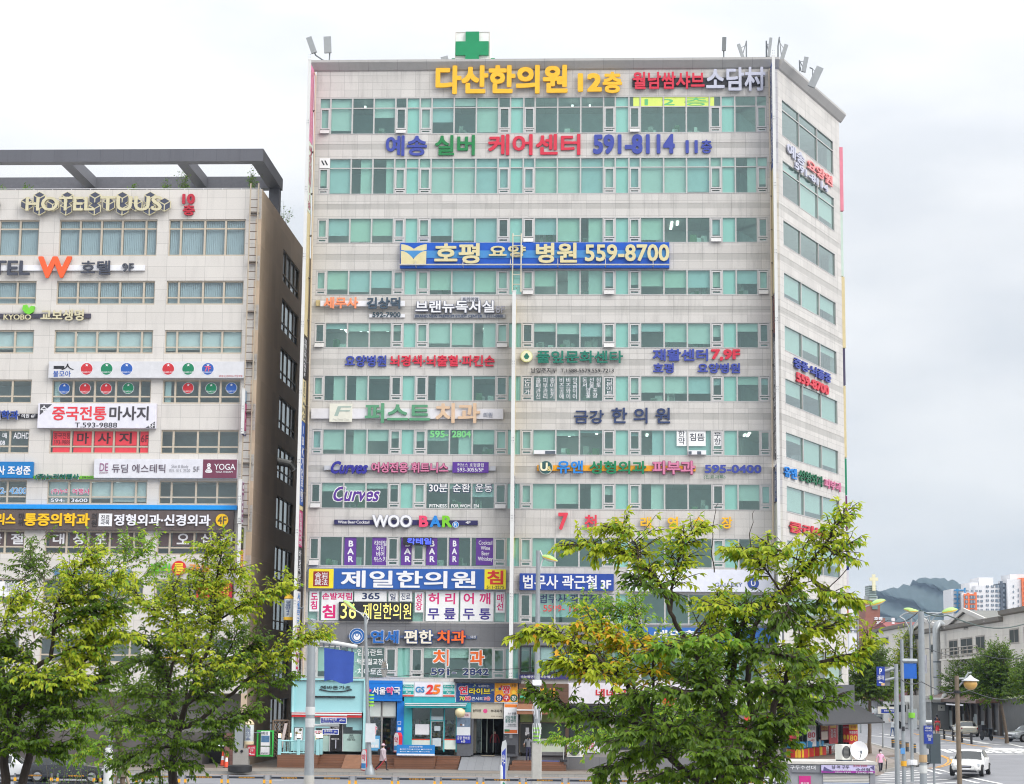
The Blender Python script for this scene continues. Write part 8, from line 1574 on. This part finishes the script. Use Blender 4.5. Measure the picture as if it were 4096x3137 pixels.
for i, (x, y0, y1) in enumerate(((546, 1000, 1115), (636, 1020, 1130), (724, 1045, 1165), (812, 1062, 1180))):
    b = gpp('Q', x, y1); h = at('Q', x, y0, b.y).z - b.z; t = thing('bollard', 'dark banded bollard on the corner pavement, ' + ('farthest of four', 'second farthest of four', 'third of four counted from the farthest', 'nearest of four')[i], 'bollard', WLD, b, 'corner bollards'); MB().lathe([(.14, 0), (.14, h - .03), (.1, h)]).build('body', paint(76, 82, 90), t, True); m = MB(); [m.lathe([(.143, h * k), (.143, h * k + .05)]) for k in (.55, .75)]; m.build('stripe', paint(230, 170, 60), t)
def guard():
    P_ = [(1090, 865, 935), (1190, 880, 1010), (1303, 893, 1028), (1413, 912, 1052), (1532, 925, 1072)]; Q_ = [gp('Q', x, y1) for x, _, y1 in P_]; o = Q_[0]; t = thing('guard_rail', 'black posted guard rail with two grey rails along the side street', 'railing', WLD, o); tp = []
    for (x, y0, y1), g in zip(P_, Q_): h = at('Q', x, y0, g.y).z - g.z; v = g - o; tp.append(v + Vector((0, 0, h))); MB().lathe([(.1, v.z), (.1, v.z + h - .02), (.05, v.z + h)], v.x, v.y).build('post', BLACK, t)
    for k in (.12, .5):
        m = MB(); [m.tube([a - Vector((0, 0, k)), b - Vector((0, 0, k))], .045, 6) for a, b in zip(tp, tp[1:])]; m.build('rail', paint(150, 140, 120), t)
guard()
for lab, x in (('orange cone on the side street pavement, left of two', 1850), ('orange cone on the side street pavement, right of two', 1884)): cone(lab, at('Q', x, 882, 190), 2.3 * .5)
CARGL = glass_mat('car_glass', (.22, .26, .26), 1.7); TYRE = paint(32, 32, 34, .8); RIM = paint(170, 172, 176, .3, .05, 3, metal=.5)
def car(label, p, rz, col, L=4.75, W=1.82, H=1.48, kind='sedan', z=None, rough=.18):
    """nose points along -y before turning"""
    t = thing('parked_car' if kind != 'moving' else 'moving_car', label, 'car', WLD, p, rz=rz); w = W / 2; s = L / 4.75; hh = H / 1.48
    suv = kind == 'suv'
    ST = [(0, .62, .42, .62, None), (.12, .80, .28, .70, None), (.5, .9, .22, .80, None), (1.15, .96, .2, .88, None), (1.38, .98, .2, .93, .94), (2.0, 1, .2, .94, 1.36), (2.5, 1, .2, .94, 1.47), (3.2, 1, .2, .95, 1.46), (3.75, .98, .2, .97, 1.38 if not suv else 1.45), (4.25, .95, .22, .99, 1.0 if not suv else 1.36), (4.62, .86, .3, .93, None), (4.75, .70, .42, .82, None)]
    rings = []
    for (y, f, zb, zl, zr) in ST:
        b = w * f; zr2 = zr if zr else zl + .03; rw = .76 if zr and zr > zl + .1 else .88
        half = [(0, zb), (b * .8, zb), (b, zb + .14), (b, (zb + zl) / 2 + .05), (b * .965, zl), (b * rw, zr2 - .04 if zr else zl + .02), (b * rw * .6, zr2), (0, zr2 + .012)]
        rings.append([(x, y * s - L / 2, z_ * hh) for x, z_ in half] + [(-x, y * s - L / 2, z_ * hh) for x, z_ in half[-2:0:-1]])
    n = 14; B, G = MB(), MB(); vs = [v for r_ in rings for v in r_]; bf, gf = [], []
    for i in range(len(ST) - 1):
        for k in range(n):
            q = (i * n + k, i * n + (k + 1) % n, (i + 1) * n + (k + 1) % n, (i + 1) * n + k); cab = ST[i][4] and ST[i + 1][4]; side = k in (4, 9); top = k in (5, 6, 7, 8); scr = ST[i][4] and ST[i + 1][4] and abs(ST[i][4] - ST[i + 1][4]) > .15
            (gf if cab and ((side and i not in (4, 8)) or (top and scr)) else bf).append(q)
    bf += [tuple(range(n)), tuple(range(len(vs) - 1, len(vs) - n - 1, -1))]; B.add(vs, bf); G.add(vs, gf); G.add([(x * .9, y, z_ * .985) for x, y, z_ in vs], [q for q in gf], 1)
    paintm = paint(*col, rough, .02, 1); o = B.build('body', paintm, t, True); bp = paintm.node_tree.nodes['Principled BSDF']; bp.inputs['Coat Weight'].default_value = .6
    G.build('windows', [CARGL, BLACK], t, True)
    for y in (.86, 3.85):
        for sg in (-1, 1):
            m = MB(); m.lathe([(.33, -.11), (.34, -.08), (.34, .08), (.33, .11), (.23, .12)], n=18); q = m.build('wheel', TYRE, t, True); q.rotation_euler = (0, R(90) * sg, 0); q.location = (sg * (w - .08), y * s - L / 2, .34); m = MB(); m.lathe([(.22, .09), (.22, .125), (.06, .13), (.0, .13)], n=18); m.build('rim', RIM, q)
            a = MB(); a.lathe([(.38, -.02), (.38, .02)], n=18); 
    y0 = -L / 2; y1 = L / 2
    for sg in (-1, 1):
        MB().slab([(sg * w * .88, .60 * hh), (sg * w * .50, .58 * hh), (sg * w * .52, .70 * hh), (sg * w * .86, .76 * hh)], y0 + .10, y0 + .35).build('headlight', paint(206, 210, 214, .1), t); MB().bbox(sg * w - (.02 if sg > 0 else .2), sg * w + (.2 if sg > 0 else .02), y0 + 1.75 * s, y0 + 1.9 * s, .92 * hh, 1.05 * hh, .03).build('mirror', paintm, t)
        MB().slab([(sg * w * .84, .72 * hh), (sg * w * .48, .74 * hh), (sg * w * .48, .86 * hh), (sg * w * .82, .88 * hh)], y1 - .22, y1 - .02).build('tail_light', paint(150, 20, 26, .2), t)
    MB().slab([(-w * .42, .62 * hh), (w * .42, .62 * hh), (w * .36, .5 * hh), (-w * .36, .5 * hh)], y0 - .012, y0 + .1).build('grille', paint(30, 30, 34, .3), t); MB().box(-w * .7, w * .7, y0 + .0, y0 + .2, .26 * hh, .36 * hh).build('lower_intake', BLACK, t); MB().box(-.26, .26, y0 - .02, y0 + .1, .40 * hh, .49 * hh).build('number_plate', W_, t); MB().box(-.26, .26, y1 - .1, y1 + .01, .55 * hh, .66 * hh).build('number_plate', paint(200, 206, 200), t)
    MB().box(-w * .36, w * .36, y0 - .016, y0 - .005, .555 * hh, .575 * hh).build('chrome_bar', SILV, t)
    return t
def on_road(x, y): p = gp('Q', x, y); return p
def put(x, y, D): p = at('Q', x, y, D); p.z = hside(p.x, D); return p
car('white sedan driving towards us across the junction', put(1520, 1410, 112.5) + Vector((0, 0, .03)), R(-21), (238, 238, 236), H=1.5)
car('white coupe parked with its rear towards us on the side street', put(1450, 945, 184), math.pi - R(3), (226, 222, 206), 4.9, 1.88, 1.42)
car('silver car entering from the right photo edge', put(2260, 1060, 170), R(-62), (166, 172, 178), 4.6, 1.8, 1.5)
car('grey family car parked under the first street tree', put(330, 752, 262), math.pi - R(3), (160, 166, 172), 4.7, 1.9, 1.72, 'suv')
car('black car parked by the dark restaurant front', put(1960, 880, 196), R(60), (26, 27, 30), 5.0, 1.95, 1.85, 'suv')
car('silver car passing behind the tree stems at the bottom of the photo', Vector((at('P', 330, 1600, 100).x, 100, -.15)), R(-90), (200, 202, 204), 4.6, 1.8, 1.5)
car('dark car on the road behind the left tree trunks', Vector((at('C', 460, 1560, 106).x, 106, -.15)), R(90), (40, 42, 48), 4.7, 1.82, 1.5)
car('white small car behind the far left tree', Vector((at('C', 60, 1560, 107).x, 107, -.15)), R(90), (214, 216, 218), 4.3, 1.75, 1.5)
def truck():
    p = put(830, 840, 215); t = thing('delivery_truck', 'white box truck parked among the street poles', 'truck', WLD, p); MB().bbox(-1.0, 2.6, -2.4, 2.2, .9, 3.6, .05).build('cargo_box', paint(214, 214, 210), t); MB().bbox(-3.4, -1.1, -1.6, 1.2, .6, 2.9, .15).build('cab', paint(206, 206, 204), t); MB().box(-3.2, -1.4, -1.63, -1.59, 1.8, 2.6).build('windscreen', paint(50, 56, 60, .1), t)
    for x in (-2.4, 1.6): q = MB().lathe([(.42, -.15), (.44, 0), (.42, .15)], n=16).build('wheel', TYRE, t, True); q.rotation_euler = (R(90), 0, 0); q.location = (x, -2.1, .42)
truck()
def bike():
    p = put(1720, 980, 172); t = thing('motor_scooter', 'black delivery scooter with a box and red tail lamp', 'scooter', WLD, p, rz=R(25))
    for y in (-.65, .62): q = MB().lathe([(.2, -.06), (.27, 0), (.2, .06)], n=16).build('wheel', TYRE, t, True); q.rotation_euler = (0, R(90), 0); q.location = (0, y, .27)
    MB().ext([(-.5, .3), (.6, .35), (.75, .75), (.2, .85), (-.1, .5), (-.35, .55), (-.5, 1.05), (-.62, 1.0)], -.18, .18).build('body', paint(30, 30, 34, .3), t, True); MB().bbox(-.28, .28, .25, .8, .86, 1.35, .05).build('delivery_box', paint(40, 40, 46), t); MB().tube([(-.35, -.5, 1.1), (0, -.55, 1.05), (.35, -.5, 1.1)], .025).build('handlebar', GREY, t); MB().box(-.1, .1, .78, .82, .62, .72).build('tail_light', emit('tail_red', (.9, .05, .05), .8), t); MB().box(-.12, .12, .84, .86, .4, .55).build('number_plate', W_, t)
bike()
# ------------------------------------------------------------------ people
SKIN = srgb(222, 180, 158, .8)
def cloth_mat(zones, sleeve):
    """one body surface coloured by height: shoes, trousers, top, skin; arms bare below the sleeve"""
    m, nt, bs = base_mat('person_clothes'); N, L = nt.nodes, nt.links; tc = N.new('ShaderNodeTexCoord'); sp = N.new('ShaderNodeSeparateXYZ'); L.new(tc.outputs['Object'], sp.inputs[0])
    rp = N.new('ShaderNodeValToRGB'); rp.color_ramp.interpolation = 'CONSTANT'; dv = N.new('ShaderNodeMath'); dv.operation = 'DIVIDE'; L.new(sp.outputs[2], dv.inputs[0]); dv.inputs[1].default_value = 2.; L.new(dv.outputs[0], rp.inputs[0]); cr = rp.color_ramp
    for i, (z, c) in enumerate(zones):
        e = cr.elements[0] if i == 0 else (cr.elements[1] if i == 1 else cr.elements.new(z / 2)); e.position = z / 2; e.color = (*c, 1)
    ab = N.new('ShaderNodeMath'); ab.operation = 'ABSOLUTE'; L.new(sp.outputs[0], ab.inputs[0]); g = N.new('ShaderNodeMath'); g.operation = 'GREATER_THAN'; L.new(ab.outputs[0], g.inputs[0]); g.inputs[1].default_value = sleeve[0]; l = N.new('ShaderNodeMath'); l.operation = 'LESS_THAN'; L.new(sp.outputs[2], l.inputs[0]); l.inputs[1].default_value = sleeve[1]; l2 = N.new('ShaderNodeMath'); l2.operation = 'GREATER_THAN'; L.new(sp.outputs[2], l2.inputs[0]); l2.inputs[1].default_value = .55
    mu = N.new('ShaderNodeMath'); mu.operation = 'MULTIPLY'; L.new(g.outputs[0], mu.inputs[0]); L.new(l.outputs[0], mu.inputs[1]); m2 = N.new('ShaderNodeMath'); m2.operation = 'MULTIPLY'; L.new(mu.outputs[0], m2.inputs[0]); L.new(l2.outputs[0], m2.inputs[1])
    mx = N.new('ShaderNodeMix'); mx.data_type = 'RGBA'; L.new(m2.outputs[0], mx.inputs[0]); L.new(rp.outputs[0], mx.inputs[6]); mx.inputs[7].default_value = (*SKIN, 1); L.new(mx.outputs[2], bs.inputs['Base Color']); bs.inputs['Roughness'].default_value = .8; return m
def person(label, p, rz, h, zones, hair, sleeve=(.24, 1.1), stride=.0, lh=(-.3, -.1, .78), rh=(.3, -.1, .78), le=(-.28, .03, 1.06), re_=(.28, .03, 1.06), hat=None):
    t = thing('person', label, 'person', WLD, p, rz=rz); k = h / 1.65; t.scale = (k, k, k); me = bpy.data.meshes.new('body')
    J = [((0, 0, .90), .125), ((0, 0, 1.08), .115), ((0, -.01, 1.28), .135), ((0, 0, 1.40), .06), ((0, -.01, 1.47), .075), ((0, -.015, 1.58), .088), ((0, -.01, 1.65), .05),
         ((-.165, 0, 1.34), .055), (le, .042), (lh, .03), ((.165, 0, 1.34), .055), (re_, .042), (rh, .03),
         ((-.09, 0, .84), .09), ((-.1, -stride * .5, .47), .06), ((-.1, -stride * .55 + .04, .08), .042), ((-.11, -stride * .55 - .12, .04), .035),
         ((.09, 0, .84), .09), ((.1, stride * .35, .47), .06), ((.1, stride * .9 + .05, .10), .042), ((.11, stride * .9 - .10, .05), .035)]
    E_ = [(0, 1), (1, 2), (2, 3), (3, 4), (4, 5), (5, 6), (2, 7), (7, 8), (8, 9), (2, 10), (10, 11), (11, 12), (0, 13), (13, 14), (14, 15), (15, 16), (0, 17), (17, 18), (18, 19), (19, 20)]
    n = len(J)                                               # five fingers each hand
    for hi, hp, sg in ((9, lh, -1), (12, rh, 1)):
        for q in range(5):
            d = Vector((sg * (.012 if q else -.03), -.03 + .017 * q - (.03 if q == 0 else 0), -.05 if q == 0 else -.085 + .008 * abs(q - 2))); J += [(tuple(Vector(hp) + d * .6), .010), (tuple(Vector(hp) + d * 1.3 + Vector((0, -.012, 0))), .008)]; E_ += [(hi, len(J) - 2), (len(J) - 2, len(J) - 1)]
    me.from_pydata([j[0] for j in J], E_, []); o = bpy.data.objects.new('body', me); COL.objects.link(o); o.parent = t; md = o.modifiers.new('skin', 'SKIN'); md.use_smooth_shade = True
    for i, j in enumerate(J): me.skin_vertices[0].data[i].radius = (j[1], j[1] * (.8 if i < 3 else 1))
    me.skin_vertices[0].data[0].use_root = True; me.materials.append(cloth_mat(zones, sleeve)); o.modifiers.new('smooth', 'SUBSURF').levels = 1; o.modifiers['smooth'].render_levels = 1
    m = MB(); R_ = .105
    m.lathe([(R_ * .9, 1.53), (R_ * 1.02, 1.58), (R_ * .95, 1.64), (R_ * .6, 1.69), (.01, 1.705)], 0, .012, 14); m.lathe([(.03, 1.42), (.07, 1.46), (.085, 1.54)], 0, .05, 10); m.build('hair', paint(*hair), t, True)
    f = MB(); [f.box(x - .014, x + .014, -.108, -.09, 1.565, 1.58) for x in (-.035, .035)]; f.box(-.02, .02, -.104, -.085, 1.495, 1.505, 0); f.build('face_features', paint(60, 40, 38), t); MB().slab([(-.012, 1.53), (.012, 1.53), (0, 1.565)], -.118, -.09).build('nose', paint(222, 180, 158), t)
    if hat: m = MB(); m.lathe([(.118, 1.6), (.115, 1.66), (.07, 1.72), (.01, 1.73)], n=16); m.box(-.08, .08, -.22, -.08, 1.60, 1.62); m.build('cap', paint(*hat), t, True)
    return t
K_, SK = srgb(38, 38, 44), SKIN
def umbrella(t, pts, col): MB().tube(pts, [.012, .03, .038, .01], 8).build('folded_umbrella', paint(*col), t)
p = FAC.pt(*FAC.px('M', 1508, 1350, 4.5)[:1], -4.5, 0); p.z = 0
t = person('person in pink cap and long lilac raincoat walking with a red folded umbrella', p, R(90), 1.58, [(0, K_), (.66, srgb(186, 172, 180)), (1.42, SK)], (40, 34, 34), (.5, .5), .5, hat=(230, 190, 200))
m = MB(); m.lathe([(.24, .62), (.22, .85), (.20, 1.1), (.21, 1.3), (.09, 1.42)], n=14); m.build('raincoat', paint(188, 174, 182, .7), t, True); MB().bbox(-.14, .14, .18, .34, .98, 1.36, .05).build('backpack', paint(44, 46, 54), t); u = thing('umbrella', 'red folded umbrella carried by the person in lilac', 'umbrella', WLD, p + Vector((-.35, -.25, 0))); umbrella(u, [(.55, 0, .75), (.45, 0, .62), (.15, 0, .25), (-.15, 0, .02)], (170, 40, 56))
q = FAC.px('N', 1295, 1212, 1.5); t = person('person seen from behind in grey top and navy trousers at the snack shop door', FAC.pt(q[0], -1.6, .55), math.pi, 1.64, [(0, srgb(206, 120, 120)), (.06, srgb(46, 46, 74)), (.9, srgb(120, 122, 128)), (1.40, SK)], (26, 24, 26), (.2, 1.12), 0, (-.25, -.12, .95), (.26, -.14, .98)); MB().tube([(0, .1, 1.55), (0, .14, 1.42), (0, .12, 1.3)], [.04, .035, .015]).build('ponytail', paint(26, 24, 26), t, True)
q = FAC.px('N', 872, 1130, -1.2); person('person in a dark red jacket standing in the entrance hallway', FAC.pt(q[0], 1.2, ZF), 0, 1.62, [(0, K_), (.82, srgb(120, 32, 40)), (1.40, SK)], (30, 26, 26), (.5, .5))
p = gnd('Q', 388, 1462, -.15); t = person('person in pink shirt and white mask holding a black umbrella at the crossing', p, R(6), 1.58, [(0, K_), (.05, SK), (.22, srgb(48, 50, 66)), (.82, srgb(236, 176, 206)), (1.40, SK)], (34, 28, 28), (.19, 1.1), .3, (-.3, .0, .8), (.34, -.12, .92)); MB().box(-.06, .06, -.115, -.08, 1.475, 1.545).build('face_mask', W_, t)
u = thing('umbrella', 'black folded umbrella hanging from the hand of the person in pink', 'umbrella', WLD, p + Vector((.36, -.14, 0))); umbrella(u, [(-.02, 0, .98), (0, 0, .86), (-.03, 0, .5), (-.06, 0, .2)], (30, 30, 34)); MB().tube([(-.02, 0, .98), (.02, 0, 1.02), (.05, 0, .98)], .012, 6).build('handle', BLACK, u)
p = put(1105, 900, 186); t = person('person in a red dress walking away with a grey shoulder bag', p, math.pi - R(12), 1.6, [(0, srgb(180, 150, 60)), (.06, SK), (.5, srgb(226, 50, 66)), (1.40, SK)], (120, 84, 56), (.2, 1.16), .35); m = MB(); m.lathe([(.22, .42), (.18, .7), (.15, .95), (.17, 1.15)], n=14); m.build('dress_skirt', paint(226, 50, 66, .7), t, True); MB().bbox(-.16, .16, .15, .28, .95, 1.25, .04).build('shoulder_bag', paint(120, 108, 100), t)
p = put(538, 945, 180); person('person in pale top and jeans raising one arm by the street name post', p, R(150), 1.62, [(0, W_ and srgb(220, 220, 220)), (.05, srgb(70, 96, 140)), (.86, srgb(206, 212, 216)), (1.40, SK)], (40, 32, 30), (.24, 1.0), .3, (-.3, -.1, .8), (.38, -.1, 1.75), re_=(.34, -.02, 1.5))
p = put(1098, 790, 198); person('person in a dark navy shirt beside the small grey hut', p, math.pi, 1.75, [(0, K_), (.86, srgb(40, 46, 78)), (1.40, SK)], (30, 28, 28))
# ------------------------------------------------------------------ overhead wires
def wire(label, pts, r=.02, col=BLACK):
    P_ = [at(z, x, y, D) for z, x, y, D in pts]; q = P_[0].copy(); C_ = []
    for a, b in zip(P_, P_[1:]): C_ += [a.lerp(b, i / 10) - Vector((0, 0, (b - a).length * .018 * math.sin(math.pi * i / 10))) for i in range(10)]
    o = MB().tube([v - q for v in C_ + [P_[-1]]], r, 5).build('overhead_wire', col, None); o.location = q; tag(o, label, 'wire')
wire('thick green grey cable from the utility pole to the right photo edge', [('V', 972, 895, 88), ('V', 1290, 955, 95), ('V', 2260, 1040, 120)], .035, paint(50, 74, 66))
wire('thin cable from the utility pole towards the corner building', [('V', 972, 900, 88), ('V', 600, 1010, 105), ('V', 60, 1110, 124)], .02)
wire('thin cable crossing the gabled building to the right edge', [('Q', 585, 215, 75), ('Q', 900, 285, 85), ('Q', 1500, 395, 100), ('Q', 2240, 440, 120)], .02)
wire('thin black cable crossing low over the shop fascias', [('M', 360, 268, 121.5), ('M', 1100, 240, 121.5), ('N', 400, 130, 121), ('N', 1700, 60, 116)], .018)
wire('lower thin cable in front of the street windows', [('V', 780, 1320, 110), ('V', 1060, 1345, 115), ('V', 1640, 1410, 130), ('V', 2240, 1450, 140)], .02)
def haze():
    m = bpy.data.materials.new('haze_air'); m.use_nodes = True; nt = m.node_tree; nt.nodes.clear(); out = nt.nodes.new('ShaderNodeOutputMaterial'); v = nt.nodes.new('ShaderNodeVolumePrincipled'); v.inputs['Color'].default_value = (.55, .74, 1, 1); v.inputs['Density'].default_value = .0001; v.inputs['Anisotropy'].default_value = .2; nt.links.new(v.outputs[0], out.inputs['Volume'])
    o = MB().box(-910, 1310, -210, 3160, -3, 178).build('haze', m); tag(o, 'pale blue air haze over the distance', 'haze', kind='stuff')
haze()
for ch in list(wingo.children):                             # the wing's walls and windows belong to the one building
    ch.parent = mainb; ch.location = wingo.location; ch.rotation_euler = wingo.rotation_euler
bpy.data.objects.remove(wingo)
bpy.context.view_layer.update()
